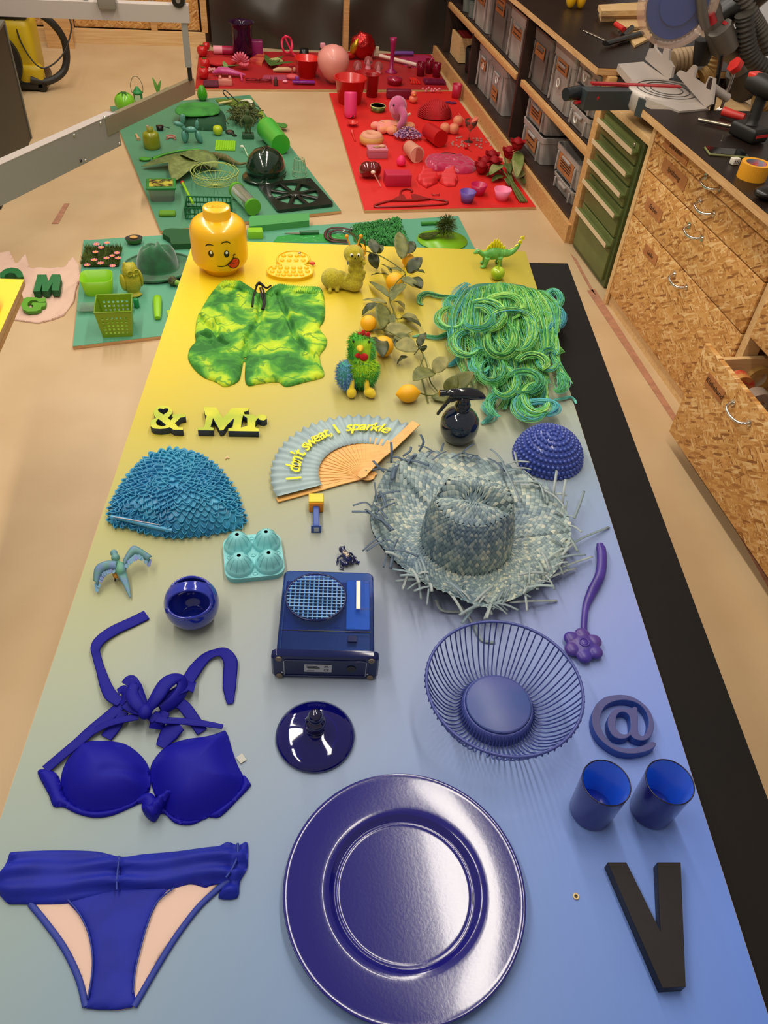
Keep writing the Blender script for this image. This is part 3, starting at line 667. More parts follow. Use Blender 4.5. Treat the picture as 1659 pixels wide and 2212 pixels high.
letters('ampersand_sign', 'small wooden ampersand with a heart cut-out, yellow-green top', [k5(ampo, 290, 860), k5(heart, 290, 860), k5(drop, 290, 860)])
mro = [(752, 95), (890, 98), (965, 215), (1060, 102), (1245, 104), (1240, 135), (1190, 150), (1198, 175), (1250, 177), (1312, 182), (1318, 210), (1345, 180), (1400, 176), (1440, 195), (1440, 225), (1405, 243), (1362, 235), (1345, 215), (1318, 250), (1312, 312), (1355, 332), (1355, 362), (1020, 356), (1020, 328), (1065, 322), (1085, 215), (1010, 290), (970, 345), (930, 352), (855, 215), (828, 312), (862, 322), (862, 350), (690, 347), (690, 320), (758, 315), (785, 190), (770, 180), (757, 125)]
letters('mr_sign', 'wooden letters Mr joined in one block, speckled yellow-green on navy', [k5(mro, 290, 860), k5([(1183, 185), (1225, 215), (1228, 300), (1160, 318), (1165, 250)], 290, 860)])

# ---- ruffled swim cap ----
CAPB = M('3f9cc0', .4, name='swim_cap_rubber', c2='348ab8', nscale=14)
cc = px(385, 1080, TZ); cp = thing('swim_hat', 'blue rubber bathing cap covered in wavy ruffles', 'swim cap', cc)
capo = [(238, 1120), (236, 1098), (250, 1060), (280, 1015), (320, 980), (370, 967), (420, 974), (465, 1000), (500, 1045), (520, 1090), (526, 1118), (505, 1130), (460, 1140), (410, 1146), (370, 1148), (320, 1140), (270, 1126)]
capL = smooth2(loc2(capo, cc, TZ+.02))
HCAP = .055
def hC(x, y, d): return HCAP*(1-math.exp(-d/.030))*.9+.002
cloth('shell', capL, .001, hC, CAPB, cp, cell=.006)
capA = np.array(capL)
def capdist(x, y):
    a = capA; b = np.roll(capA, -1, 0); ab = b-a; t = np.clip(((x-a[:, 0])*ab[:, 0]+(y-a[:, 1])*ab[:, 1])/((ab**2).sum(1)+1e-12), 0, 1); q_ = a+t[:, None]*ab; return float(np.hypot(q_[:, 0]-x, q_[:, 1]-y).min())
cbL, cbR = Vector((capL[0][0], capL[0][1])), Vector((capA[:, 0].max(), capA[:, 1].min()+.01))
cent = Vector((capA[:, 0].mean(), capA[:, 1].min()+.025))
rng = random.Random(5)
NR = 15
for j in range(NR):
    f = 1.0-.92*j/(NR-1)                   # shrink toward the middle of the dome
    base = []
    ctr_ = Vector((capA[:, 0].mean()*1.0, capA[:, 1].mean()+.0))
    ring = [ctr_+(Vector(q_)-ctr_)*f for q_ in capL]
    pts = smooth_path([(v.x, v.y, 0) for v in ring], 2, closed=True)
    tot = sum((pts[i]-pts[i-1]).length for i in range(len(pts))); wl = .0165; ph = rng.uniform(0, 6); n = max(20, int(tot/.0013))
    cum = [0]
    for i in range(1, len(pts)+1): cum.append(cum[-1]+(pts[i % len(pts)]-pts[i-1]).length)
    lo = []; hi = []; k = 0
    for i in range(n):
        s_ = i/n*tot
        while cum[k+1] < s_: k += 1
        t = (s_-cum[k])/(cum[k+1]-cum[k]+1e-9); a = pts[k]; b = pts[(k+1) % len(pts)]; p_ = a.lerp(b, t); d = (b-a).normalized(); nn = Vector((-d.y, d.x, 0)); p_ = p_+nn*.009*noise.noise(Vector((p_.x*32, p_.y*32, j*.35)))*(f < .97)
        wob = math.sin(s_/wl*2*PI+ph+3.2*noise.noise(Vector((p_.x*24, p_.y*24, j*.5)))); am = .0068*(.6+.8*abs(noise.noise(Vector((p_.x*30, p_.y*30, j+9)))+.3))
        dd = capdist(p_.x, p_.y) if f < .999 else 0; zz = hC(p_.x, p_.y, dd)
        q0 = p_+nn*wob*am*.75; q1 = p_+nn*wob*am*1.0+(p_-Vector((ctr_.x, ctr_.y, 0)))*.02
        lo.append((q0.x, q0.y, max(zz-.001, .002))); hi.append((q1.x, q1.y, max(zz+.0070, .005)))
    mb = MB(); mb.rings([lo, [tuple((Vector(a)+Vector(b))/2+Vector((0, 0, .001))) for a, b in zip(lo, hi)], hi]); o = mb.build('ruffle', CAPB, cp); mod(o, 'SOLIDIFY', thickness=.0011)
MB().tube(smooth_path([tuple(px(x, y, TZ+z)) for x, y, z in ((240, 1117, .018), (270, 1122, .02), (320, 1135, .02), (372, 1146, .018))], 5), .0045, 8).build('rolled_edge', M('4a9ac4', .35), cp, world=True)
MB().tube(smooth_path([tuple(px(x, y, TZ+z)) for x, y, z in ((244, 1116, .024), (300, 1126, .026), (345, 1134, .026))], 5), .001, 6).build('edge_seam', M('c8b8c0', .4), cp, world=True)

# ---- folding fan ----
FH = .012; pv = px(790, 1022, TZ+FH); pv.z = TZ
fn_ = thing('folding_fan', 'open pale blue fan with wooden sticks reading I don\'t sweat, I sparkle', 'fan', pv)
a0 = math.atan2(*( (px(585, 1080, TZ+FH)-pv).yx )); a1 = math.atan2(*((px(902, 918, TZ+FH)-pv).yx))
a0 = a0 if a0 > 0 else a0+2*PI
Ro = [(px(585, 1080, TZ+FH)-pv).to_2d().length, (px(580, 1000, TZ+FH)-pv).to_2d().length, (px(650, 930, TZ+FH)-pv).to_2d().length, (px(765, 906, TZ+FH)-pv).to_2d().length, (px(890, 925, TZ+FH)-pv).to_2d().length]
R_ = sum(Ro)/len(Ro); Ri = R_*.50
NP = 23; FW = wood_mat('e8b468', 'd8a058', sc=(8, 60, 8), ns=3, rough=.5, name='fan_wood')
def fang(t): return a0+(a1-a0)*t
def zf(k): return .003+.0016*k*.35
for k in range(NP):
    a = fang((k+.5)/NP); u = Vector((math.cos(a), math.sin(a), 0)); v = Vector((-u.y, u.x, 0)); g = k in (0, NP-1)
    if g: a = fang(.006 if k == 0 else .994); u = Vector((math.cos(a), math.sin(a), 0)); v = Vector((-u.y, u.x, 0))
    L = R_*(1.04 if k == NP-1 else (1.0 if g else .62)); z0 = .002+.0004*k
    w0, w1 = .0055, (.0105 if k == NP-1 else (.0075 if g else .0085))
    prof_ = [(-.020, .004), (-.012, .008), (0, .0055), (Ri*.5, w0*.9), (Ri*.9, w1*.95), (L, w1*.95)] if not g else [(-.026, .005), (-.014, .010), (0, .008), (Ri*.6, .0065), (Ri, w1), (L, w1)]
    vs = []; 
    for r_, ww in prof_:
        for sz in (0, .0016 if not g else .0026):
            for ss in (-1, 1): q_ = u*r_+v*ww*ss; vs.append((q_.x, q_.y, z0+sz+(.006 if (k == NP-1) else 0)+(ss*.0007)))
    mb = MB(); nq = len(prof_); fs = []
    for i in range(nq-1):
        b = i*4; fs += [(b, b+1, b+5, b+4), (b+2, b+6, b+7, b+3), (b, b+4, b+6, b+2), (b+1, b+3, b+7, b+5)]
    fs += [(0, 2, 3, 1), ((nq-1)*4, (nq-1)*4+1, (nq-1)*4+3, (nq-1)*4+2)]
    mb.add(vs, fs); mb.build('guard' if g else 'stick', FW, fn_)
def lf(u_, v_):
    t = .008+.984*u_; a = fang(t); fold = abs(((t*NP) % 1)-.5)*2; r_ = Ri+(R_-Ri)*v_; r_ += .0045*v_*v_*(fold-.5); return (r_*math.cos(a), r_*math.sin(a), .012+.0085*(fold-.5)*(.35+.75*v_))
o = MB().grid(lf, NP*6, 6).build('leaf', M('a2b6b8', .75, name='fan_fabric', c2='96aab0', nscale=20), fn_); mod(o, 'SOLIDIFY', thickness=.0006)
MB().lathe([(.0035, .0), (.0035, .018), (.002, .0195), (.0001, .02)], 14).build('rivet', M('8a7a60', .3, 1), fn_)
TY = M('eedc14', .5, name='yellow_print'); msg = "I don't sweat, I sparkle"; wid = {'I': .8, ' ': .62, "'": .42, 'm': 1.3, 'w': 1.25, ',': .42, 't': .66, 'l': .55, 'r': .7, 'k': .85}
tot = sum(wid.get(c, .92) for c in msg); s_ = 0; objs = []; ta, tb_ = .075, .90; rt = Ri+(R_-Ri)*.52
for c in msg:
    wd = wid.get(c, .92); mid = (s_+wd/2)/tot; s_ += wd
    if c == ' ': continue
    t = ta+(tb_-ta)*mid; a = fang(t); T = Matrix.Translation((rt*math.cos(a), rt*math.sin(a), .0185))@Matrix.Rotation(a-PI/2, 4, 'Z')
    objs.append(text(c, .046 if c == 'I' else .045, .0012, 'l', TY, T, shear=0 if c == 'I' else .35, bold=.0008, sx=.95))
joinmesh(objs, 'lettering', fn_)

# ---- round spray bottle ----
p = px(990, 955, TZ); p = p+Vector((0, .012, 0)); sb = thing('spray_bottle', 'round dark blue-black spray bottle with trigger head', 'spray bottle', p, -.05)
SBK = M('0c0f1c', .12, name='bottle_black', coat=.5)
SBB = M('0a1a30', .08, name='bottle_navy', coat=.8)
R1 = .045
MB().lathe([(.022, 0), (.028, .001), (.036, .010), (.0435, .026), (R1, .042), (.043, .058), (.036, .071), (.026, .080), (.018, .0845), (.016, .087)], 40).build('flask', SBB, sb)
MB().lathe([(.017, .084), (.0175, .085), (.0175, .100), (.0155, .103), (.014, .112), (.014, .122), (.0001, .124)], 28).build('collar', SBK, sb)
mb = MB(); hz = .128
def sec(x, w_, z0, z1): return [(x, w_*math.cos(t), (z0+z1)/2+(z1-z0)/2*math.sin(t)) for t in [2*PI*k/12 for k in range(12)]]
mb.rings([sec(-.050, .0065, .124, .137), sec(-.036, .0068, .1235, .1375), sec(-.034, .010, .118, .140), (sec(-.010, .0115, .113, .142)), sec(.012, .0125, .112, .143), sec(.030, .011, .112, .138), sec(.043, .006, .112, .128), sec(.049, .002, .113, .120)], True, True)
mb.build('head', SBK, sb)
MB().cyl((-.058, 0, .1305), (-.045, 0, .1305), .0078, 14).build('nozzle', SBK, sb)
MB().tube(smooth_path([(-.030, 0, .120), (-.036, 0, .108), (-.044, 0, .094), (-.052, 0, .080), (-.056, 0, .072)], 4), [.0075]*5+[.006]*6+[.005]*5+[.003], 8, flat=.6).build('trigger', SBK, sb)
MB().cyl((-.012, 0, .118), (-.030, 0, .110), .005, 10).build('piston', SBK, sb)

# ---- spiky half ball ----
p = px(1182, 988, TZ)+Vector((0, .0, 0)); sp_ = thing('spiky_half_ball', 'blue knobbly half-dome balance ball', 'massage ball', p)
BLU = M('34489c', .3, name='blue_pvc', coat=.3)
RB, HB = .077, .072
MB().lathe([(RB*math.cos(t), HB*math.sin(t)) for t in [PI/2*k/14 for k in range(14)]]+[(.0001, HB)], 56).build('dome', BLU, sp_)
bm0 = None
for j in range(9):
    t = (j+.35)/9*PI/2; n = max(1, int(round(46*math.cos(t)))); 
    for k in range(n):
        a = 2*PI*(k+.5*(j % 2))/n; q_ = Vector((RB*math.cos(t)*math.cos(a), RB*math.cos(t)*math.sin(a), HB*math.sin(t))); nn = Vector((math.cos(t)*math.cos(a), math.cos(t)*math.sin(a), math.sin(t)))
        if bm0 is None: bm0 = MB().lathe([(.0054, -.001), (.0046, .0024), (.0032, .0044), (.0001, .0054)], 10).build('knob', BLU, sp_); o = bm0
        else: o = bm0.copy(); COL.objects.link(o)
        o.location = q_; o.rotation_euler = nn.to_track_quat('Z', 'Y').to_euler()

# ---- straw hat ----
def straw():
    m = bpy.data.materials.new('painted_straw'); m.use_nodes = True; nt = m.node_tree; b = nt.nodes['Principled BSDF']; b.inputs['Roughness'].default_value = .5
    g = nt.nodes.new('ShaderNodeNewGeometry'); r = nt.nodes.new('ShaderNodeValToRGB'); e = r.color_ramp.elements
    e[0].position = 0; e[0].color = srgb('687a84'); e[1].position = 1; e[1].color = srgb('b2b4a8')
    for p_, c_ in ((.3, '6a7c82'), (.55, '829298'), (.8, '98a4a0')): x = e.new(p_); x.color = srgb(c_)
    nt.links.new(g.outputs['Random Per Island'], r.inputs[0])
    tc = nt.nodes.new('ShaderNodeTexCoord'); n = nt.nodes.new('ShaderNodeTexNoise'); n.inputs['Scale'].default_value = 6; nt.links.new(tc.outputs['Object'], n.inputs['Vector'])
    r2 = nt.nodes.new('ShaderNodeValToRGB'); e = r2.color_ramp.elements; e[0].position = .38; e[0].color = srgb('6484a0'); e[1].position = .62; e[1].color = srgb('dcdccc'); nt.links.new(n.outputs['Fac'], r2.inputs[0])
    mx = nt.nodes.new('ShaderNodeMix'); mx.data_type = 'RGBA'; mx.blend_type = 'MULTIPLY'; mx.inputs['Factor'].default_value = .65; nt.links.new(r.outputs[0], mx.inputs['A']); nt.links.new(r2.outputs[0], mx.inputs['B'])
    hs = nt.nodes.new('ShaderNodeHueSaturation'); hs.inputs['Value'].default_value = 1.55; nt.links.new(mx.outputs['Result'], hs.inputs['Color'])
    nt.links.new(hs.outputs[0], b.inputs['Base Color']); return m
STRAW = straw()
hc = px(1003, 1185, TZ); ht = thing('straw_hat', 'large frayed grey-blue woven straw hat with creased crown', 'hat', hc)
brim = [(800, 1130), (806, 1080), (830, 1025), (870, 990), (925, 972), (985, 975), (1050, 985), (1110, 1005), (1165, 1040), (1210, 1085), (1232, 1135), (1228, 1190), (1195, 1240), (1145, 1275), (1085, 1305), (1035, 1315), (975, 1290), (915, 1262), (860, 1215), (820, 1170)]
def hb(x): return .030
bz = [.055, .05, .045, .035, .028, .026, .026, .028, .030, .028, .03, .034, .036, .038, .036, .034, .045, .055, .06, .06]
bp3 = [px(x, y, TZ+z)-hc for (x, y), z in zip(brim, bz)]
bps = smooth_path(bp3, 6, closed=True)
bang = sorted([(math.atan2(v.y, v.x), v) for v in bps], key=lambda t: t[0])
def _bi(a):
    for i in range(len(bang)):
        if bang[i][0] >= a: break
    else: i = 0
    aa, va = bang[i-1]; ab, vb = bang[i]; d = (ab-aa) % (2*PI); t = ((a-aa) % (2*PI))/d if d > 1e-6 else 0
    v = va.lerp(vb, min(1, t)); return np.array([v.to_2d().length, v.z])
_tb = np.array([_bi(-PI+2*PI*k/240) for k in range(240)])
for _ in range(3): _tb = (_tb+np.roll(_tb, 1, 0)+np.roll(_tb, -1, 0))/3
def brimpt(a):
    t = ((a+PI) % (2*PI))/(2*PI)*240; i = int(t) % 240; r_ = _tb[i]*(1-t % 1)+_tb[(i+1) % 240]*(t % 1)
    return Vector((r_[0]*math.cos(a), r_[0]*math.sin(a), r_[1]))
CR = .112; HCr = .132; crot = .0
def hatpt(s, a):         # s 0..1 brim edge -> crown foot, 1..2 crown wall, 2..3 crown top
    e = Vector((math.cos(a), math.sin(a), 0)); foot = Vector((e.x*.090, e.y*.092, .022))
    if s <= 1:
        o_ = brimpt(a); q_ = o_.lerp(foot, s); q_.z = o_.z*(1-s)**1.2+.022*(1-(1-s)**1.2)+.006*math.sin(a*3+1)*(1-s)-.014*math.sin(PI*s)*(o_.z > .04); return q_
    rx, ry = .074, .066
    if s <= 2:
        t = s-1; tt = t**1.5; x = e.x*(.090*(1-tt)+rx*tt); y = e.y*(.092*(1-tt)+ry*tt)+.0; z = .022+(HCr-.022)*(1-(1-t)**1.35); 
    else:
        t = s-2; x = e.x*rx*(1-t); y = e.y*ry*(1-t); z = HCr+.012*math.sin(PI/2*t)
    # pinch along a line running from the far left to the near right
    ux, uy = math.cos(-.42), math.sin(-.42); al = x*ux+y*uy; pe = -x*uy+y*ux; hgt = max(0, (z-.085)/.05)
    dz = -.028*math.exp(-((pe-.008)/.018)**2)*min(1, hgt)*(1 if abs(al) < .07 else .6)
    z += dz+.008*min(1, hgt)*math.exp(-((abs(pe-.006)-.036)/.018)**2)
    return Vector((x, y, z))
def normal(s, a):
    p0 = hatpt(s, a); d1 = hatpt(s+.01, a)-p0; d2 = hatpt(s, a+.01)-p0; n = d1.cross(d2); n = n.normalized() if n.length > 1e-12 else Vector((0, 0, 1)); return n if n.z+.8*(n.x*math.cos(a)+n.y*math.sin(a))*(s > .95 and s < 2.1) > 0 else -n
MB().grid(lambda u, v: tuple(hatpt(.02+v*2.97, u*2*PI)-normal(.02+v*2.9, u*2*PI)*.0022), 80, 50).build('lining', M('3c4a54', .8), ht)  # added under-layer that blocks light from passing through the weave gaps
weave = MB()
def weavepatch(s0, s1, ns, na):
    for i in range(ns):
        for j in range(-1, na*2):
            if (i+j) % 2: continue
            ds = (s1-s0)/ns; da = PI/na; s_ = s0+ds*(i+.5); a = da*j; par = ((i+j)//2) % 2 if False else ((i % 2))
            cpt = [(s_-ds*.97, a), (s_, a+da*.97), (s_+ds*.97, a), (s_, a-da*.97)]
            vs = []
            for k, (ss, aa) in enumerate(cpt):
                ss = min(max(ss, 0), 2.995); nn = normal(ss, aa); up_ = .0014 if (k % 2 == par) else -.0012; vs.append(hatpt(ss, aa)+nn*up_)
            c = hatpt(min(s_, 2.99), a)+normal(min(s_, 2.99), a)*.0022
            m4 = [(vs[k]+vs[(k+1) % 4])/2+(c-(vs[0]+vs[2]+vs[1]+vs[3])/4)*.35 for k in range(4)]
            V = [vs[0], m4[0], vs[1], m4[1], vs[2], m4[2], vs[3], m4[3], c]
            weave.add(V, [(0, 1, 8, 7), (1, 2, 3, 8), (8, 3, 4, 5), (7, 8, 5, 6)], True)
weavepatch(0, 1.0, 22, 92); weavepatch(1.0, 2.0, 18, 60); weavepatch(2.0, 2.62, 7, 44); weavepatch(2.62, 2.99, 4, 20)
wv_ = weave.build('woven_straw', STRAW, ht); wv_['kind'] = 'stuff'
rng = random.Random(11)
def strip(pts, w_, name='fringe_strip', mat=STRAW):
    pts = smooth_path(pts, 4); L = len(pts); vs = []; tw = rng.uniform(-.35, .35)
    for i, q_ in enumerate(pts):
        d = (pts[min(i+1, L-1)]-pts[max(i-1, 0)]).normalized(); x = d.cross(Vector((0, 0, 1))); x = x.normalized() if x.length > .01 else Vector((1, 0, 0)); n = x.cross(d); x = x*math.cos(tw)+n*math.sin(tw); vs += [q_-x*w_, q_+x*w_]
    mb = MB(); mb.add(vs, [(2*i, 2*i+1, 2*i+3, 2*i+2) for i in range(L-1)], True); o = mb.build(name, mat, ht); mod(o, 'SOLIDIFY', thickness=.0006); return o
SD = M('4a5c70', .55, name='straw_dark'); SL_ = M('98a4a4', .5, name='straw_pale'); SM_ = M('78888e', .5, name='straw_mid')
for k in range(115):
    a = rng.uniform(0, 2*PI); o_ = brimpt(a); rad = Vector((o_.x, o_.y, 0)).normalized(); tan = Vector((-rad.y, rad.x, 0))*rng.choice((-1, 1)); far = .3 < (a % (2*PI)) < 2.9
    inward = rng.random() < (.6 if far else .35); L = rng.uniform(.02, .06)
    d = (-rad*.8+tan*.8 if inward else rad*rng.uniform(.3, .8)+tan*rng.uniform(.2, 1)).normalized()
    st_ = o_+Vector((0, 0, .003))-(rad*.008); up_ = rng.uniform(.0, .012) if inward else rng.uniform(-.012, .010)
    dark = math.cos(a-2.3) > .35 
    e_ = st_+d*L+Vector((0, 0, up_)); e_.z = max(e_.z, .004); m_ = st_+d*L*.5+Vector((0, 0, up_*.6+.004))
    if inward: e_.z = max(e_.z, hatpt(.35, a).z+.006); m_.z = max(m_.z, hatpt(.15, a).z+.006)
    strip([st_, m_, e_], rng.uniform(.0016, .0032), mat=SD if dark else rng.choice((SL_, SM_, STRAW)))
for pts, m_ in (([(1225, 1180, .03), (1262, 1160, .02), (1316, 1138, .003)], SM_), ([(1200, 1230, .03), (1240, 1215, .02), (1280, 1202, .01)], SL_), ([(1180, 1250, .03), (1225, 1232, .02), (1245, 1228, .01)], SL_), ([(1100, 1300, .03), (1150, 1298, .02), (1204, 1297, .004)], SL_), ([(990, 1300, .03), (1005, 1320, .02), (1025, 1352, .006)], SL_), ([(1025, 1352, .006), (1040, 1382, .004), (1070, 1388, .003)], SM_),
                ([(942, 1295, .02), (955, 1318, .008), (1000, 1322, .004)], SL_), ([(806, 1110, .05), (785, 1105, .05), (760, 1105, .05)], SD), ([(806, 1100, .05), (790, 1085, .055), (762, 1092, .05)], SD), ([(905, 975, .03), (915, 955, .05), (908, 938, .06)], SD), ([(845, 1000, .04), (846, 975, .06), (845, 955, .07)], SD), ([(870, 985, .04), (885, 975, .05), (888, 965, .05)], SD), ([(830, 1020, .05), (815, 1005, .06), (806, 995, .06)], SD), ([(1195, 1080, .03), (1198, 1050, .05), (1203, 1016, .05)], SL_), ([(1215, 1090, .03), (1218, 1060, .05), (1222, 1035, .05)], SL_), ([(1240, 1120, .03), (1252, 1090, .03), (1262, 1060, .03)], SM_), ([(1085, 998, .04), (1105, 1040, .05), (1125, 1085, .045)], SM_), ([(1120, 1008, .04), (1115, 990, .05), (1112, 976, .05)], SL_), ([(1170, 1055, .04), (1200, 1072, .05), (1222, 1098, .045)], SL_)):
    strip([px(x, y, TZ+z)-hc for x, y, z in pts], .0028, mat=m_)

# ---- green curly wig ----
wc = px(1085, 740, TZ); wg = thing('curly_wig', 'long curly green and turquoise wig spread across the table edge', 'wig', wc)
HG = M('68c264', .42, name='hair_green', c2='4cac58', nscale=30); HL = M('bcec78', .4, name='hair_lime', c2='94dc64', nscale=30); HT = M('70ccb8', .4, name='hair_teal', c2='54b4ac', nscale=30); HB_ = M('4c9cc8', .42, name='hair_blue', c2='48b0c0', nscale=30); HD = M('20744a', .5, name='hair_deep', c2='206c54', nscale=30)
hair = {k: MB() for k in ('green', 'lime', 'teal', 'blue', 'deep')}
hm = dict(green=HG, lime=HL, teal=HT, blue=HB_, deep=HD)
rng = random.Random(21)
def lock(pts, width, cols, n=26, curl=0, r=.00062, z0=.012, zh=.02, seg=4):
    P3 = smooth_path([px(x, y, TZ+(z if z else 0))-wc for x, y, z in [(q_+(z0,) if len(q_) == 2 else q_) for q_ in pts]], seg)
    L = len(P3)
    for s_ in range(int(n*1.45)):
        off = rng.gauss(0, .55); zo = rng.random(); ph = rng.uniform(0, 6); kk = rng.choice(cols+(['lime', 'green'] if len(cols) > 2 else [])); jit = rng.uniform(.0, .0032); t0 = int(rng.random()*L*.12); t1 = L-int(rng.random()*L*.18)
        path = []
        for i in range(t0, t1):
            t = i/(L-1); d = (P3[min(i+1, L-1)]-P3[max(i-1, 0)]); d.z = 0; d = d.normalized() if d.length > 1e-6 else Vector((1, 0, 0)); nn = Vector((-d.y, d.x, 0))
            wd = width*(.35+.65*math.sin(PI*min(1, t*.9+.12)))*(1 if t < .8 else 1-.7*(t-.8)/.2)
            q_ = P3[i]+nn*(off*wd+jit*math.sin(t*11+ph)); q_.z += zh*zo*math.sin(PI*(t*.8+.15))*(1-min(1, abs(off))**2*.6); q_.z = max(q_.z, .0015); path.append(q_)
        if len(path) > 2: hair[kk].tube(path, r, 3, caps=False)
# crown swaths running down from the top
for k in range(34):
    x0 = 1010+k*4.6; x1 = 985+k*6.6+rng.uniform(-12, 12); ym = 700+rng.uniform(-15, 25)
    lock([(x0, 612+abs(k-16)*1.2, .012), (x0+(x1-x0)*.35, 640, .035), (x1, ym-20, .04), (x1+rng.uniform(-20, 20), ym+45, .03)], .016, ['green', 'lime', 'green', 'lime', 'teal'] if k > 7 else ['teal', 'blue', 'green'], 15, zh=.016)
for k in range(22):
    x0 = 985+k*9.5; lock([(x0, 680, .03), (x0+rng.uniform(-15, 25), 725, .03), (x0+rng.uniform(0, 40), 775, .025), (x0+rng.uniform(10, 60), 830, .015)], .013, ['green', 'deep', 'lime', 'green', 'teal'], 13, zh=.014)
for k in range(14):
    x0 = 1060+k*8; lock([(x0, 760, .025), (x0+rng.uniform(-5, 20), 800, .02), (x0+rng.uniform(0, 30), 850, .015), (x0+rng.uniform(-15, 20), 885, .008)], .012, ['green', 'lime', 'deep', 'teal'], 13, zh=.012)
def curlpx(cx, cy, rx, ry, a0, a1, z=.02, tail=None, n=9):
    pts = [(cx+rx*(1-.25*i/n)*math.cos(math.radians(a0+(a1-a0)*i/n)), cy-ry*(1-.25*i/n)*math.sin(math.radians(a0+(a1-a0)*i/n)), z) for i in range(n+1)]
    return pts
CU = [(975, 692, 30, 24, 60, 380, .02, 'teal green lime'), (1030, 690, 34, 26, 100, -200, .045, 'blue teal green'), (1045, 685, 46, 34, 120, -120, .04, 'lime teal green'), (1090, 668, 44, 30, 160, -60, .04, 'lime green'),
      (1120, 720, 36, 46, 110, -110, .04, 'green lime teal'), (1080, 735, 34, 40, 60, -240, .035, 'lime green deep'), (1110, 700, 60, 30, 170, 0, .045, 'blue deep green'), (1010, 745, 32, 28, 80, 330, .03, 'teal blue green'),
      (1040, 785, 22, 26, 0, 340, .02, 'teal green'), (1060, 800, 28, 30, 90, -250, .025, 'green deep teal'), (1185, 780, 22, 24, 30, 370, .02, 'teal blue green'), (1172, 700, 22, 22, 180, -160, .02, 'teal blue'), (1196, 690, 20, 24, 200, -150, .012, 'teal blue'),
      (1088, 830, 28, 32, 120, -200, .02, 'lime green teal'), (1130, 830, 40, 26, 150, -170, .025, 'green teal deep'), (1160, 865, 30, 32, 60, 380, .02, 'teal lime green'), (1150, 880, 36, 30, 100, 350, .02, 'teal blue green'), (1165, 885, 42, 16, 170, -100, .015, 'blue teal'),
      (1085, 880, 34, 26, 90, 260, .015, 'teal green'), (985, 660, 20, 16, 90, 350, .012, 'teal green'), (1195, 650, 16, 20, 200, -120, .012, 'green teal'), (1205, 830, 14, 20, 100, -140, .01, 'green teal'), (1150, 790, 34, 22, 160, -40, .03, 'lime green deep')]
for cx, cy, rx, ry, a0_, a1_, z, cs in CU: lock(curlpx(cx, cy, rx*1.05, ry*1.05, a0_, a1_, z+.016), .012, cs.split(), 44, zh=.012)
for pts, cs, w_ in (([(1000, 625, .015), (985, 640, .01), (950, 640, .006), (925, 634, .006), (908, 640, .004), (905, 655, .003), (915, 658, .003)], 'teal green deep', .008), ([(1000, 710, .012), (970, 720, .008), (945, 730, .005), (915, 726, .004), (890, 727, .004)], 'teal green', .006), ([(1010, 612, .02), (985, 640, .02), (1000, 668, .02)], 'blue teal', .02),
                    ([(985, 745, .01), (993, 770, .008), (975, 788, .006), (955, 788, .004)], 'blue teal', .008), ([(1065, 860, .01), (1050, 880, .008), (1062, 900, .005), (1040, 915, .004)], 'teal', .01), ([(1180, 700, .02), (1195, 665, .015), (1203, 648, .01), (1190, 660, .008)], 'teal', .004), ([(1160, 740, .03), (1190, 752, .02), (1212, 757, .015), (1180, 765, .01)], 'green lime', .014),
                    ([(1190, 868, .01), (1215, 862, .006), (1235, 860, .004), (1245, 872, .004)], 'teal', .003), ([(1110, 790, .02), (1160, 798, .02), (1180, 795, .02), (1165, 785, .02)], 'deep teal', .006), ([(1125, 760, .03), (1135, 800, .02), (1145, 835, .015)], 'lime', .026), ([(1150, 650, .04), (1170, 690, .04), (1175, 730, .03), (1150, 760, .03)], 'lime green', .03)):
    lock(pts, w_, cs.split(), 26, zh=.006)
base = MB(); 
cloth('wig_cap', smooth2([((px(x, y, TZ)-wc).x, (px(x, y, TZ)-wc).y) for x, y in [(1010, 622), (1080, 612), (1150, 625), (1178, 680), (1165, 760), (1180, 850), (1140, 885), (1090, 870), (1050, 810), (1010, 760), (1000, 690)]]), .001, lambda x, y, d: .018*(1-math.exp(-d/.03)), HD, wg, cell=.008)
for k in range(90):   # stray single hairs
    x, y = rng.uniform(990, 1190), rng.uniform(620, 860); dx, dy = rng.uniform(-50, 60), rng.uniform(-30, 50)
    hair['teal'].tube(smooth_path([px(x, y, TZ+.03)-wc, px(x+dx*.6+rng.uniform(-10, 10), y+dy*.3, TZ+.02)-wc, px(x+dx, y+dy, TZ+.004)-wc], 4), .0003, 3, caps=False)
for k, mb in hair.items():
    o = mb.build('hair', hm[k], wg); o['kind'] = 'stuff'
for ch in wg.children:
    if ch.get('kind') == 'stuff': pass

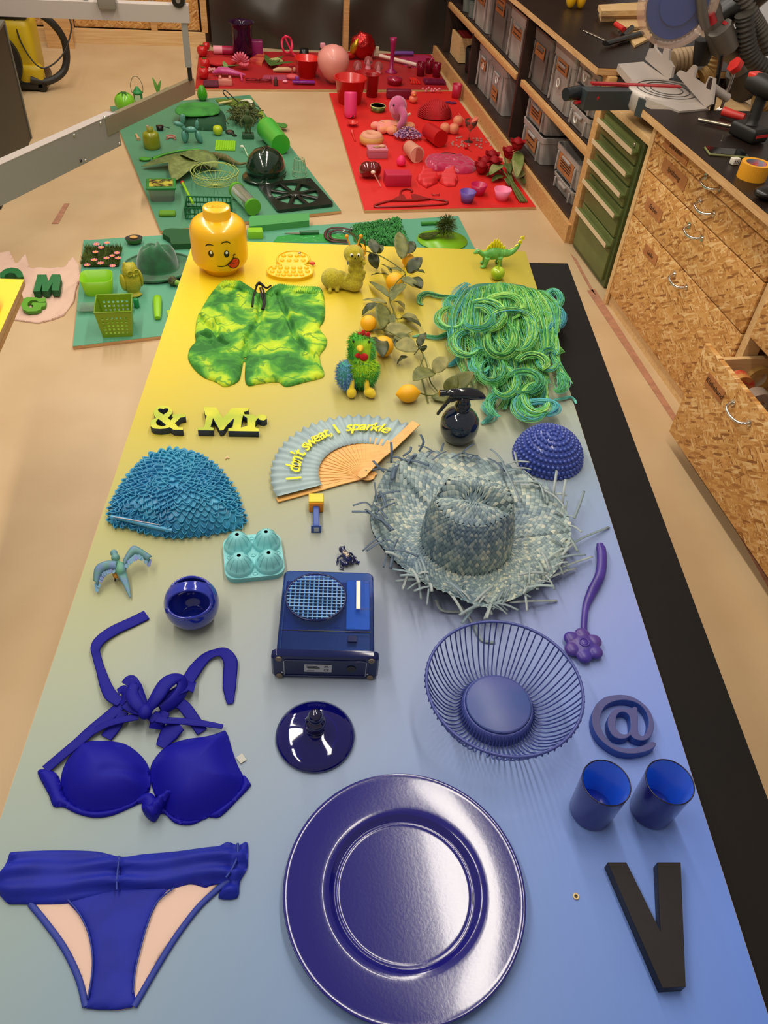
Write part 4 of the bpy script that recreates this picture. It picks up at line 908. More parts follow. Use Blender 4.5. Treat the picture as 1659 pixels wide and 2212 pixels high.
# ---- parrot figurine ----
p = px(262, 1245, TZ); pa = thing('parrot_figure', 'small blue-green parrot figure with spread wings', 'figure', p, -.05)
PB = M('5f86a4', .5, name='parrot_blue', c2='5a9478', nscale=45); PW = M('6c78b4', .5, name='parrot_wing', c2='5f92a8', nscale=60)
mb = MB(); mb.ell((.002, .0, .022), (.011, .016, .010), T=Matrix.Rotation(.25, 3, 'Z')); mb.ell((-.008, .020, .030), (.008, .009, .008)); mb.ell((-.0125, .032, .030), (.007, .007, .007)); mb.tube(smooth_path([(.004, -.008, .020), (.014, -.030, .013), (.024, -.058, .005)], 4), [.009, .0085, .008, .007, .006, .005, .004, .003, .002], 8, flat=.5)
blob(mb, 'body', PB, pa, .0016)
def wing(sx, pts_lead, pts_tip):
    a = smooth_path(pts_lead, 5); b = smooth_path(pts_tip, 5); n = len(a)
    mb = MB(); mb.grid(lambda u, v: tuple(a[min(int(v*(n-1)), n-1)].lerp(b[min(int(v*(n-1)), n-1)], u)+Vector((0, 0, .004*math.sin(PI*u)))), 4, n-1); o = mb.build('wing', M('6480ac', .5, c2='5a8c84', nscale=60), pa); mod(o, 'SOLIDIFY', thickness=.0016)
    for k in range(9):
        t = k/8; i = int((.18+.82*t)*(n-1)); s_ = a[i].lerp(b[i], .45); e_ = b[i]+(b[i]-a[i])*(.55+.2*t)+(a[-1]-a[0])*.12*t; w_ = .0036
        d = (e_-s_).normalized(); x = d.cross(Vector((0, 0, 1))).normalized()
        mb = MB(); mb.add([s_-x*w_*.6, s_+x*w_*.6, s_.lerp(e_, .8)+x*w_, e_, s_.lerp(e_, .8)-x*w_], [(0, 1, 2, 3, 4)]); o = mb.build('feather', PW, pa); mod(o, 'SOLIDIFY', thickness=.0009)
wing(-1, [(-.004, .010, .030), (-.022, .006, .036), (-.040, -.002, .030), (-.043, -.022, .016)], [(-.004, -.006, .026), (-.018, -.008, .030), (-.030, -.014, .024), (-.036, -.032, .012)])
wing(1, [(.006, .014, .030), (.018, .034, .040), (.030, .038, .040), (.058, .022, .028)], [(.010, .0, .026), (.020, .014, .034), (.032, .022, .034), (.050, .012, .022)])
mb = MB().ell((-.006, -.006, .013), (.007, .008, .007)); mb.build('belly', M('d09030', .6), pa)
for sx in (-1, 1): MB().tube([(sx*.006, -.004, .014), (sx*.007-.002, -.008, .006), (sx*.006-.003, -.013, .0015)], .0016, 6).build('leg', BLK, pa)
MB().ell((-.016, .038, .027), (.0025, .004, .003)).build('beak', BLK, pa)

# ---- cobalt ceramic cup with slanted opening ----
p = px(419, 1334, TZ); cu_ = thing('ceramic_pot', 'glossy cobalt blue round pot with an oval side opening', 'pot', p)
COB = M('1c2c9c', .12, name='cobalt_glaze', coat=.6)
RP = .0475
OPEN = [(Vector((-.06, -.66, .75)).normalized(), .80, .52), (Vector((.05, .50, 1)).normalized(), .70, .27)]
bm = bmesh.new(); bmesh.ops.create_uvsphere(bm, u_segments=150, v_segments=110, radius=RP); kill = []
for v in bm.verts:
    u = v.co/RP
    for n, ax, ay in OPEN:
        X_ = Vector((1, 0, 0)); X_ = (X_-n*X_.dot(n)).normalized(); Y_ = n.cross(X_)
        if u.dot(n) > 0 and (u.dot(X_)/ax)**2+(u.dot(Y_)/ay)**2 < 1: kill.append(v); break
bmesh.ops.delete(bm, geom=kill, context='VERTS')
for v in bm.verts: v.co.z = max(v.co.z, -RP*.86)
for f in bm.faces: f.smooth = True
me = bpy.data.meshes.new('wall'); bm.to_mesh(me); bm.free(); me.materials.append(COB); o = bpy.data.objects.new('wall', me); COL.objects.link(o); o.parent = cu_; o.location = (0, 0, RP*.86+.0005); mod(o, 'SOLIDIFY', thickness=.0038, offset=-1)
for n, ax, ay in OPEN:
    X_ = Vector((1, 0, 0)); X_ = (X_-n*X_.dot(n)).normalized(); Y_ = n.cross(X_); pts = []
    for k in range(64):
        a, b = ax*1.005*math.cos(2*PI*k/64), ay*1.005*math.sin(2*PI*k/64); pts.append((X_*a+Y_*b+n*math.sqrt(max(0, 1-a*a-b*b)))*(RP-.0016)+Vector((0, 0, RP*.86)))
    MB().tube(pts, .0026, 8, closed=True).build('lip', COB, cu_)

# ---- ice ball mould ----
MD = TZ+.006
qm = [px(x, y, MD) for x, y in ((498, 1158), (611, 1160), (608, 1252), (473, 1252))]; p = sum(qm, Vector())/4; p.z = TZ
mo = thing('ice_mould', 'pale turquoise silicone mould with four ribbed domes', 'mould', p, .03)
SIL = M('7cc4c8', .42, name='turquoise_silicone')
def rrect(w_, h_, r, n=6):
    o_ = []
    for cx_, cy_, t0 in ((w_/2-r, h_/2-r, 0), (-w_/2+r, h_/2-r, 90), (-w_/2+r, -h_/2+r, 180), (w_/2-r, -h_/2+r, 270)): o_ += arcp(cx_, cy_, r, r, t0, t0+90, n)
    return o_
W_, H_ = .112, .112
MB().prism([(x*.985, y*.985) for x, y in rrect(W_, H_, .022)], 0, .010).build('tray', SIL, mo); MB().prism(rrect(W_, H_, .022), .009, .0125).build('flange', SIL, mo)
for ix in (-1, 1):
    for iy in (-1, 1):
        x, y = ix*.0275, iy*.0275
        d_ = MB().lathe([(.0268, .0), (.0262, .006), (.0235, .010), (.0228, .0105), (.0205, .018), (.016, .026), (.010, .0315), (.0055, .0335), (.0038, .0335), (.0034, .031), (.0001, .031)], 32).build('dome', SIL, mo); d_.location = (x, y, .0122)
        MB().lathe([(.0036, .0337), (.0001, .0337)], 14).build('hole', M('101414', .6), d_)
        for k in range(10):
            a = 2*PI*k/10; MB().tube([((.0228)*math.cos(a), .0228*math.sin(a), .0105), (.0208*math.cos(a), .0208*math.sin(a), .0178), (.0163*math.cos(a), .0163*math.sin(a), .0258), (.0110*math.cos(a), .0110*math.sin(a), .0308)], .0008, 5).build('rib', SIL, d_)
for x, y in ((0, .045), (0, 0), (0, -.047), (-.046, 0), (.047, 0)): MB().torus((x, y, .0130), .0038, .0011, 18, 6).build('locating_ring', SIL, mo)

# ---- sweet dispenser ----
p = px(683, 1150, TZ); sd_ = thing('sweet_dispenser', 'small blue sweet dispenser lying down with a plain yellow block head', 'dispenser', p, -.10)
PBL = M('2c4c9c', .35, name='dispenser_blue')
MB().box((0, .033, .010), (.0125, .062, .016), .002).build('stem', PBL, sd_)
MB().box((0, .0, .0095), (.021, .003, .019), .001).build('foot', PBL, sd_); MB().box((.0005, -.0017, .010), (.010, .0006, .011)).build('foot_print', M('a8b0bc', .5), sd_)
hdq = MB(); hdq.at((0, .071, .013)); hdq.box((0, .002, .001), (.031, .026, .028), .002); hdq.build('head', M('ecc61e', .4), sd_)
MB().box((0, .0590, .0125), (.029, .0032, .024), .001).build('head_band', M('e0881c', .45), sd_)

# ---- little blue frog ----
p = px(748, 1212, TZ); fg = thing('frog_figure', 'tiny dark navy frog figure beside the transparent blue device', 'figure', p, .35)
FRG = M('18205a', .25, name='frog_navy', coat=.4, c2='101638', nscale=120)
mb = MB(); mb.ell((0, 0, .013), (.0085, .015, .008)); mb.ell((-.001, .016, .017), (.0068, .009, .006)); 
for sx in (-1, 1): mb.ell((-.001+sx*.0045, .017, .0225), (.0026, .003, .0026), 8, 6)
for sx in (-1, 1):
    mb.ell((sx*.009, -.008, .008), (.0055, .011, .0045), T=Matrix.Rotation(-sx*.5, 3, 'Z')); mb.tube([(sx*.012, -.002, .006), (sx*.017, -.012, .003), (sx*.014, -.016, .002)], .0024, 6)
    for k in range(3): mb.tube([(sx*.015, -.013, .002), (sx*(.017+.003*k), -.020+.003*k, .0015)], .0013, 5)
    mb.tube([(sx*.007, .008, .011), (sx*.015, .008, .007), (sx*.017, .003, .002)], .0023, 6)
    for k in range(3): mb.tube([(sx*.017, .003, .002), (sx*(.020+.001*k), .006-.004*k, .0013)], .0012, 5)
blob(mb, 'body', FRG, fg, .0010, sm=1)
MB().ell((0, .004, .0185), (.0052, .014, .0035)).build('back_pattern', M('b8a890', .4, c2='141a40', nscale=260, fac=(.48, .52)), fg)

# ---- transparent blue device ----
hD = .062
A_, B_, C_, D2 = px(613, 1230, TZ+hD), px(810, 1237, TZ+hD), px(806, 1412, TZ+hD), px(597, 1408, TZ+hD)
dc = (A_+B_+C_+D2)/4; dc.z = TZ; ang = math.atan2((B_-A_).y+(C_-D2).y, (B_-A_).x+(C_-D2).x)
dv = thing('desktop_air_cooler', 'transparent dark blue plastic air cooler lying on its back with round grille', 'appliance', dc, ang)
wd = ((B_-A_).length+(C_-D2).length)/2; hg = ((A_-D2).length+(B_-C_).length)/2
TB = M('5a80d8', .08, trans=.93, ior=1.1, name='blue_clear_plastic', coat=.3); TBD = M('12205c', .15, trans=.35, ior=1.3, name='blue_dark_plastic', coat=.4)
bx = MB(); o_ = rrect(wd, hg, .012, 5); bx.rings([[(x*.985, y*.985, .002) for x, y in o_], [(x, y, .006) for x, y in o_], [(x, y, hD-.006) for x, y in o_], [(x*.995, y*.995, hD-.002) for x, y in o_], [(x*.975, y*.975, hD) for x, y in o_]], True, True); bx.build('casing', TB, dv)
MB().box((-.008, .004, .022), (wd*.84, hg*.86, .036), .004).build('inner_tank', M('10246a', .35, name='inner_blue'), dv)
MB().box((0, -hg*.36, hD*.48), (wd*.93, hg*.24, hD*.82), .003).build('motor_compartment', M('1c2050', .3, name='inner_navy'), dv)
MB().box((wd*.33, hg*.12, .048), (wd*.26, hg*.62, .008), .002).build('water_window', M('3d8cc8', .25, name='water_blue'), dv)
MB().box((wd*.33, hg*.20, hD+.0003), (.0075, hg*.36, .002), .0008).build('level_slot', M('dcdccc', .4), dv)
for t_, yy in (('FULL', .36), ('EMPTY', .02)): text(t_, .0062, .0004, 'level_mark', M('0c1c48', .4), Matrix.Translation((wd*.33+.014, hg*yy, hD+.0004)), dv)
gx, gy, gr = -wd*.13, hg*.16, wd*.315
MB().lathe([(gr+.003, hD-.001), (gr+.003, hD+.0012), (gr, hD+.0012), (gr, hD-.001)], 48, (gx, gy, 0), cap=False).build('grille_ring', TBD, dv)
MB().lathe([(gr, hD-.012), (.0001, hD-.012)], 40, (gx, gy, 0)).build('grille_well', M('16389a', .3), dv)
GRL = M('8cb8e0', .2, name='grille_pale'); GRV = M('3c78c0', .2, name='grille_blue')
for k in range(13):
    y_ = -gr+(k+.8)*2*gr/13.6; hw = math.sqrt(max(gr*gr-y_*y_, 1e-6)); MB().box((gx, gy+y_, hD+.0006), (2*hw, .0012, .0016)).build('slat', GRL, dv)
for k in range(12):
    x_ = -gr+(k+.8)*2*gr/12.6; hh = math.sqrt(max(gr*gr-x_*x_, 1e-6)); MB().box((gx+x_, gy, hD+.0001), (.0024, 2*hh*.97, .0006)).build('fin', GRV, dv)
MB().box((0, -hg*.255, hD+.0002), (wd*.93, .0012, .0014)).build('seam_line', BLK, dv)
MB().box((wd*.27, -hg*.34, hD+.0005), (.016, .013, .003), .001).build('switch', TBD, dv)
# foot plate, wider than the casing, facing the viewer
fp = MB(); o2 = rrect(wd*1.10, hD*1.02, .010, 5); yb = -hg/2
fp.rings([[(x, yb+.004, z+hD*.52) for x, z in o2], [(x, yb-.006, z+hD*.52) for x, z in o2], [(x*.96, yb-.009, z*.93+hD*.52) for x, z in o2]], True, True); fp.build('foot_plate', TBD, dv)
fr_ = MB(); o3 = rrect(wd*.84, hD*.70, .004, 3); fr_.tube([(x, yb-.0095, z+hD*.5) for x, z in o3], .0012, 6, closed=True); fr_.build('foot_plate_rib', TBD, dv)
yf = yb-.0093
MB().box((-.012, yf-.0005, hD*.50), (.046, .001, .020)).build('rating_label', M('b4b8c0', .5), dv)
lt = Matrix.Rotation(PI/2, 4, 'X')
text('CE', .0075, .0003, 'label_print', BLK, Matrix.Translation((.002, yf-.0012, hD*.5-.005))@lt, dv)
for x_, z_, w_ in ((-.022, .0375, .018), (-.020, .0335, .022), (-.019, .0320, .020), (-.024, .0245, .012), (.002, .0385, .006), (.002, .0355, .008)): MB().box((x_, yf-.0012, z_), (w_, .0004, .0009)).build('label_line', BLK, dv)
for x_ in (-1, 1):
    for z_ in (.12, .90): MB().cyl((x_*wd*.47, yf+.0005, hD*z_), (x_*wd*.47, yf-.002, hD*z_), .0052, 16).build('rubber_foot', M('7c7060', .8), dv)
    MB().cyl((x_*wd*.44, yf+.0005, hD*.28), (x_*wd*.44, yf-.001, hD*.28), .002, 10).build('screw', M('c8c8d0', .3, 1), dv)
MB().cyl((wd*.27, yf+.0005, hD*.5), (wd*.27, yf-.001, hD*.5), .008, 20).build('socket', BLK, dv)

# ---- blue glass lid ----
p = px(681, 1592, TZ); gl = thing('cobalt_glass_cover', 'cobalt blue glass lid with a ball knob', 'lid', p)
GLB = M('0a0a78', .03, trans=.55, ior=1.4, name='cobalt_glass', coat=.6); GK = M('08084c', .03, trans=.5, ior=1.45, name='cobalt_knob', coat=.7)
MB().lathe([(.0001, .010), (.030, .0098), (.045, .008), (.052, .004), (.056, .0015), (.0605, .0005), (.0632, .003), (.0625, .0065), (.057, .0105), (.050, .0135), (.040, .016), (.020, .020), (.012, .022), (.0001, .022)], 56).build('disc', GLB, gl)
MB().lathe([(.016, .0195), (.0125, .024), (.0105, .030), (.0125, .036), (.0155, .041), (.0165, .046), (.0145, .051), (.011, .0535), (.0105, .0555), (.0118, .060), (.0112, .066), (.0085, .071), (.004, .0738), (.0001, .0742)], 32).build('knob', GK, gl)

# ---- charger plate ----
p = px(874, 1922, TZ+.01); p.z = TZ; pl = thing('charger_plate', 'large round navy blue charger plate', 'plate', p)
PLB = M('141270', .16, name='plate_lacquer', coat=.3, bump=.012, bscale=260)
MB().lathe([(.0001, .0005), (.095, .0005), (.100, .002), (.108, .010), (.110, .0125), (.160, .0145), (.162, .0148), (.1655, .0160), (.167, .0178), (.166, .0184), (.163, .0176), (.161, .0174), (.158, .01745), (.140, .0175), (.118, .0172), (.114, .0170), (.112, .0168), (.110, .0162), (.1055, .0156), (.1035, .0138), (.0985, .0066), (.0965, .0056), (.0945, .0064), (.0925, .0060), (.0915, .0057), (.0895, .0056), (.0885, .0056), (.0001, .0056)], 128).build('dish', PLB, pl)

# ---- wire basket ----
p = px(1074, 1560, TZ); bk = thing('wire_basket', 'round blue wire fruit basket with a solid base disc', 'basket', Vector((p.x, p.y, TZ)))
WB = M('3c4890', .35, name='blue_wire'); WBD = M('4a5494', .4, name='basket_base', c2='3c5090', nscale=12)
rimc = Vector((px(1094, 1338, TZ+.085)+px(1094, 1645, TZ+.085))/2)-Vector((p.x, p.y, TZ)); RR = .125
bc = px(1073, 1519, TZ+.028)-Vector((p.x, p.y, TZ)); bc.z = 0
lc = (rimc.to_2d()+bc.to_2d())/2
rc = Vector((lc.x, lc.y, .085))
b0 = Vector((lc.x, lc.y, 0))
MB().torus(rc, RR, .0026, 72, 8).build('rim', WB, bk)
MB().lathe([(.050, .024), (.054, .026), (.054, .0285), (.051, .030), (.0001, .030)], 56, b0).build('base_disc', WBD, bk)
MB().lathe([(.062, .001), (.060, .016), (.057, .026), (.054, .026), (.057, .015), (.059, .001)], 56, b0, cap=False).build('base_skirt', WB, bk)
w0 = None
wp = [(.0565, .024), (.061, .014), (.066, .0045), (.074, .0035), (.086, .010), (.100, .028), (.112, .050), (.121, .072), (.125, .085)]
wl_ = smooth_path([(r_, 0, z_) for r_, z_ in wp], 4); wl_.append(Vector((.1272, 0, .0845))); wl_.append(Vector((.1274, 0, .080)))
for k in range(68):
    if w0 is None: w0 = MB().tube(wl_, .00125, 5).build('wire', WB, bk); o = w0
    else: o = w0.copy(); COL.objects.link(o)
    o.location = b0; o.rotation_euler = (0, 0, 2*PI*k/68+.012*math.sin(k*5.1))

# ---- flower spoon ----
SPU = M('34207c', .35, name='purple_wood', c2='443090', nscale=12); c = px(1258, 1340, TZ); so = thing('flower_spoon', 'purple spoon whose bowl is a flower with petals', 'spoon', c)
hp_ = smooth_path([px(x, y, TZ+z)-c for x, y, z in ((1296, 1176, .013), (1300, 1200, .012), (1297, 1240, .010), (1278, 1280, .008), (1266, 1310, .007), (1262, 1345, .007), (1262, 1362, .008))], 5); n = len(hp_)
MB().tube(hp_, [(.0102 if i > 1 else .0075) if i < n*.45 else .0102-.0042*min(1, (i/n-.45)/.25) for i in range(n)], 12, flat=.7).build('handle', SPU, so)
fc = px(1260, 1393, TZ+.012)-c; mb = MB(); mb.ell((fc.x, fc.y, .011), (.024, .024, .0095))
for k in range(6): a = 2*PI*k/6+.25; mb.ell((fc.x+.0235*math.cos(a), fc.y+.0235*math.sin(a), .011), (.0145, .0145, .0085))
o = blob(mb, 'flower', M('50357e', .4, name='purple_flower', c2='3c2c8c', nscale=14), so, .0018, sm=2)
MB().torus((fc.x, fc.y, .0200), .0085, .0016, 24, 8).build('flower_centre', SPU, so); MB().ell((fc.x, fc.y, .0185), (.008, .008, .0035)).build('flower_centre_dome', SPU, so)

# ---- @ sign, V ----
ATT = M('43447e', .5, name='blue_lacquer_wood'); ATS = M('28489c', .5, name='blue_side')
s4 = 4.879
ato = [(865, 238), (868, 470), (885, 515), (905, 533), (930, 530), (958, 490), (978, 430), (982, 370), (955, 280), (890, 205), (800, 165), (700, 155), (600, 175), (520, 225), (478, 310), (470, 400), (495, 490), (550, 575), (620, 630), (700, 658), (790, 665), (870, 652), (940, 628), (1010, 597), (1050, 603), (1062, 620), (1035, 660), (950, 700), (830, 722), (700, 712), (590, 665), (480, 580), (410, 480), (382, 380), (388, 290), (430, 200), (510, 130), (620, 103), (740, 103), (850, 140), (950, 215), (1010, 300), (1038, 400), (1030, 490), (990, 555), (930, 582), (860, 575), (815, 550), (793, 525), (760, 552), (700, 568), (630, 550), (580, 500), (553, 430), (553, 350), (590, 280), (650, 245), (720, 240), (775, 250), (800, 240)]
ath = [(640, 345), (655, 305), (690, 283), (735, 285), (775, 315), (788, 370), (790, 450), (775, 495), (740, 517), (690, 510), (650, 475), (635, 420)]
ds = lambda L: [(x, y) for x, y in [v[:2] for v in smooth_path([(a, b, 0) for a, b in L], 2, closed=True)]]
letters('at_sign', 'dusky blue wooden @ sign', [k5(ds(ato), 1200, 1480, s4), k5(ds(ath), 1200, 1480, s4)], h_=.018, top=ATT, side=ATS, bev=.0008)
s6 = 1.5666
vo = [(1117, 380), (1180, 380), (1297, 617), (1285, 380), (1364, 380), (1381, 802), (1302, 806)]
letters('letter_v', 'large dark brown-black wooden letter V', [k5(vo, 600, 1620, s6)], h_=.020, top=M('1c1418', .55, noise_=.15, nscale=60, name='black_wood', spec=.3), side=M('0c090c', .5, name='black_wood_side'), bev=.0006)

# ---- two tumblers ----
GLW = M('1a1870', .18, name='tumbler_outside', coat=.3); GLI = M('0c48c0', .25, name='tumbler_inside', coat=.2)
def tumbler(x, y, label):
    p = px(x, y, TZ); t = thing('tumbler', label, 'glass', p, 0, 'blue tumblers beside the at sign')
    MB().lathe([(.0001, .0), (.029, .0), (.0315, .002), (.0325, .006), (.0355, .092)], 48, cap=False).build('wall', GLW, t)
    MB().lathe([(.0355, .092), (.0338, .092), (.031, .010), (.0001, .009)], 48, cap=False).build('inner_wall', GLI, t); MB().torus((0, 0, .0922), .0348, .0010, 48, 8).build('rim', M('2c2a40', .1, .6), t)
tumbler(1275, 1752, 'blue tumbler, left of the pair below the at sign'); tumbler(1405, 1750, 'blue tumbler, right of the pair nearest the black table strip')

# ---- screw hole, wood chips ----
p = px(1244, 1937, TZ); sh_ = thing('hole_plug', 'small pale wooden knot ring on the blue end of the board', 'plug', p); MB().torus((0, 0, .0012), .0034, .0012, 16, 6).build('ring', M('d8c088', .6), sh_); MB().lathe([(.0026, .0003), (.0026, .0008), (.0001, .0008)], 12).build('bore', M('3a2c20', .8), sh_)
one(MB().torus((0, 0, .002), .0035, .0014, 10, 5, arc=.6), 'wood_chip', M('e0b88c', .6), 'tiny curled wood shaving right of the bathing cap', 'shaving', px(491, 992, TZ))

# ---- bikini bottoms ----
BKB = M('16249a', .6, name='bikini_fabric', spec=.25, c2='14208e', nscale=20); LIN = M('d8b8a8', .75, name='lining_fabric'); BKD = M('1a3090', .6, name='bikini_binding')
c = px(265, 1960, TZ); bb = thing('bikini_bottoms', 'royal blue ruched bikini bottoms laid flat at the near left', 'swimwear', c)
q5 = 2.765; kb = lambda L: [(x/q5, 1780+y/q5) for x, y in L]
lin = [(110, 420), (340, 410), (700, 350), (1000, 320), (1330, 330), (1300, 360), (1100, 590), (930, 830), (800, 1095), (540, 1095), (510, 1085), (480, 930), (390, 740), (270, 580), (180, 480)]
def hB(h0, e=.004, s_=0): return lambda x, y, d: .0008+h0*(1-math.exp(-d/e))+s_*noise.noise(Vector((x*40, y*40, 3)))*min(1, d/.01)
cloth('lining', smooth2(loc2(kb(lin), c, TZ)), .0004, hB(.0016), LIN, bb, cell=.004)
front = [(395, 440), (560, 400), (700, 380), (880, 370), (1040, 375), (1000, 395), (940, 470), (885, 590), (845, 720), (812, 850), (795, 960), (790, 1095), (512, 1100), (528, 1040), (550, 900), (552, 780), (525, 650), (470, 540)]
cloth('front_panel', smooth2(loc2(kb(front), c, TZ+.004)), .0024, hB(.0032, .004, .0012), BKB, bb, cell=.0032)
for L_ in ([(180, 475), (270, 585), (385, 745), (470, 925), (512, 1090)], [(1365, 335), (1200, 480), (1060, 660), (940, 850), (800, 1090)]):
    MB().tube(smooth_path([px(x, y, TZ+.003)-c for x, y in kb(L_)], 6), .0042, 8, flat=.5).build('binding', BKD, bb)
for L_ in ([(395, 440), (470, 530), (528, 650), (553, 790), (548, 910), (525, 1040)], [(1040, 380), (935, 470), (880, 600), (840, 735), (808, 870), (793, 1010)]):
    MB().tube(smooth_path([px(x, y, TZ+.0065)-c for x, y in kb(L_)], 6), .0012, 6).build('seam', BKD, bb)
band = [(50, 158), (110, 150), (250, 143), (420, 142), (580, 150), (680, 175), (750, 180), (850, 165), (1030, 150), (1220, 125), (1310, 115), (1355, 92), (1420, 112), (1475, 95), (1480, 200), (1470, 260), (1430, 330), (1415, 425), (1300, 425), (1340, 340), (1250, 355), (1220, 365), (1130, 345), (1000, 378), (850, 385), (700, 402), (560, 425), (400, 460), (250, 466), (100, 462), (40, 460), (0, 425), (-30, 380), (-30, 300), (0, 260), (30, 215)]
bandL = smooth2(loc2(kb(band), c, TZ+.012)); g1 = loc2(kb([(712, 195)]), c, TZ+.012)[0]; g2 = loc2(kb([(695, 395)]), c, TZ+.012)[0]; g3 = loc2(kb([(1415, 120)]), c, TZ+.012)[0]; g4 = loc2(kb([(1360, 320)]), c, TZ+.012)[0]; g5 = loc2(kb([(60, 190)]), c, TZ+.012)[0]
def hBand(x, y, d):
    h_ = .002+.011*(1-math.exp(-d/.006)); 
    da = segd(x, y, g1, g2); db = segd(x, y, g3, g4); dm = min(da, db, math.hypot(x-g5[0], y-g5[1]))
    h_ -= .004*math.exp(-(dm/.006)**2); amp = .0048*math.exp(-dm/.045)+.0010
    h_ += amp*math.sin(y*260+x*20+2*noise.noise(Vector((x*12, y*12, 0))))*min(1, d/.006)
    h_ += .0035*math.exp(-dm/.010)*math.sin(y*900); h_ += .004*noise.noise(Vector((x*10, y*30, 1)))*min(1, d/.01)
    return max(h_, .002)
MB().tube(smooth_path([px(x, y, TZ+.0135)-c for x, y in kb([(712, 190), (705, 260), (698, 330), (697, 395)])], 5), .0016, 6).build('gather_seam', BKD, bb); MB().tube(smooth_path([px(x, y, TZ+.0135)-c for x, y in kb([(1420, 115), (1418, 190), (1390, 260), (1350, 320)])], 5), .0018, 6).build('gather_seam', BKD, bb)
cloth('waistband', bandL, .0016, hBand, BKB, bb, cell=.003)

# ---- bikini top ----
BT = M('0c0a90', .6, name='bikini_top_fabric', spec=.2); BT2 = M('0e0c84', .6, name='bikini_strap', spec=.2)
c = px(320, 1640, TZ); bt = thing('halter_bikini', 'royal blue halter bikini top with moulded cups and a tied bow', 'swimwear', c)
q6 = 3.130; kt = lambda L: [(50+x/q6, 1300+y/q6) for x, y in L]
def cup(outl, z, hmax, e, name='cup', extra=None):
    L = smooth2(loc2(kt(outl), c, TZ+z)); m_ = np.array(L).mean(0)
    def h_(x, y, d): return .002+hmax*(1-math.exp(-(d/e)**1.3))+(extra(x, y, d) if extra else 0)
    return cloth(name, L, .001, h_, BT, bt, cell=.0035)
cupL = [(400, 925), (560, 920), (680, 940), (770, 1000), (830, 1070), (855, 1140), (855, 1210), (845, 1260), (800, 1310), (740, 1345), (660, 1385), (560, 1400), (450, 1408), (350, 1380), (280, 1320), (250, 1240), (245, 1180), (260, 1110), (300, 1030), (350, 965)]
cupR = [(940, 975), (1020, 930), (1120, 905), (1240, 888), (1330, 862), (1360, 850), (1385, 890), (1410, 980), (1450, 1090), (1490, 1170), (1480, 1240), (1420, 1320), (1330, 1390), (1260, 1430), (1160, 1470), (1060, 1465), (980, 1430), (930, 1370), (890, 1300), (862, 1220), (852, 1130), (870, 1060)]
dent = loc2(kt([(570, 1160)]), c, TZ+.02)[0], loc2(kt([(850, 1150)]), c, TZ+.02)[0]
cup(cupL, .012, .036, .024, extra=lambda x, y, d: -.004*math.exp(-(segd(x, y, *dent)/.008)**2)*min(1, d/.01))
cup(cupR, .012, .040, .026)
bandl = [(95, 1140), (130, 1125), (190, 1135), (240, 1180), (270, 1300), (340, 1370), (450, 1412), (600, 1400), (740, 1350), (800, 1300), (870, 1290), (960, 1400), (1060, 1470), (1200, 1465), (1330, 1390), (1420, 1320), (1480, 1240), (1490, 1165), (1535, 1220), (1530, 1245), (1440, 1340), (1330, 1445), (1250, 1450), (1130, 1500), (1020, 1485), (945, 1420), (880, 1452), (850, 1448), (800, 1395), (800, 1350), (740, 1375), (600, 1435), (470, 1450), (350, 1420), (270, 1380), (200, 1375), (170, 1300), (110, 1190)]
cloth('underband', smooth2(loc2(kt(bandl), c, TZ+.006)), .0006, lambda x, y, d: .003+.008*(1-math.exp(-d/.005))+.003*noise.noise(Vector((x*30, y*30, 7)))*min(1, d/.006), BT, bt, cell=.0035)
cloth('twist_knot', smooth2(loc2(kt([(1030, 1255), (980, 1265), (900, 1320), (850, 1370), (800, 1375), (808, 1405), (850, 1448), (885, 1452), (920, 1400), (960, 1340), (1020, 1290)]), c, TZ+.02)), .004, lambda x, y, d: .014+.010*(1-math.exp(-d/.004))+.003*math.sin(x*500+y*300)*min(1, d/.004), BT, bt, cell=.003)
def ribbon(pts, w_, name='strap', mat=BT2, z=0, fold=0, flat=.14):
    p3 = smooth_path([px(x, y, TZ+zz)-c for (x, y), zz in zip(kt([(a, b) for a, b, _ in pts]), [q_[2] for q_ in pts])], 6); L = len(p3)
    ww = w_ if isinstance(w_, list) else [w_]*2
    r_ = [float(np.interp(i/(L-1), np.linspace(0, 1, len(ww)), ww)) for i in range(L)]
    MB().tube(p3, r_, 10, flat=flat).build(name, mat, bt)
ribbon([(835, 88, .003), (740, 135, .003), (620, 190, .004), (530, 250, .006), (490, 310, .010), (500, 380, .006), (530, 480, .006), (560, 570, .008), (600, 640, .012), (660, 680, .012)], [.0115, .0115, .0115, .010, .007, .007, .009, .0105, .009])
ribbon([(1050, 640, .012), (1100, 560, .012), (1160, 460, .008), (1230, 380, .006), (1300, 345, .008), (1360, 345, .010), (1400, 400, .008), (1400, 470, .006), (1395, 580, .005), (1400, 690, .003)], [.009, .011, .012, .010, .008, .010, .012, .012, .011, .005])
ribbon([(400, 925, .006), (470, 880, .008), (560, 830, .012), (660, 800, .016), (780, 775, .020)], [.004, .006, .006, .006])
ribbon([(850, 775, .022), (950, 800, .018), (1080, 808, .012), (1230, 825, .010), (1350, 845, .012)], [.006, .006, .006, .004])
ribbon([(150, 1135, .006), (260, 1040, .008), (370, 950, .008), (460, 870, .008), (560, 790, .008), (650, 710, .010), (690, 650, .012)], [.008, .008, .009, .010, .010, .009], name='back_strap')
ribbon([(560, 920, .004), (620, 840, .006), (680, 740, .01)], [.010, .011, .009], name='back_strap'); ribbon([(930, 980, .004), (990, 890, .006), (1060, 830, .010)], [.008, .016, .012], name='back_strap'); ribbon([(1210, 880, .004), (1150, 790, .006), (1080, 700, .010), (1020, 680, .014)], [.009, .010, .009], name='back_strap')
ribbon([(690, 560, .018), (720, 530, .02), (750, 560, .02), (770, 620, .02)], [.008, .010, .009], name='bow_tail')
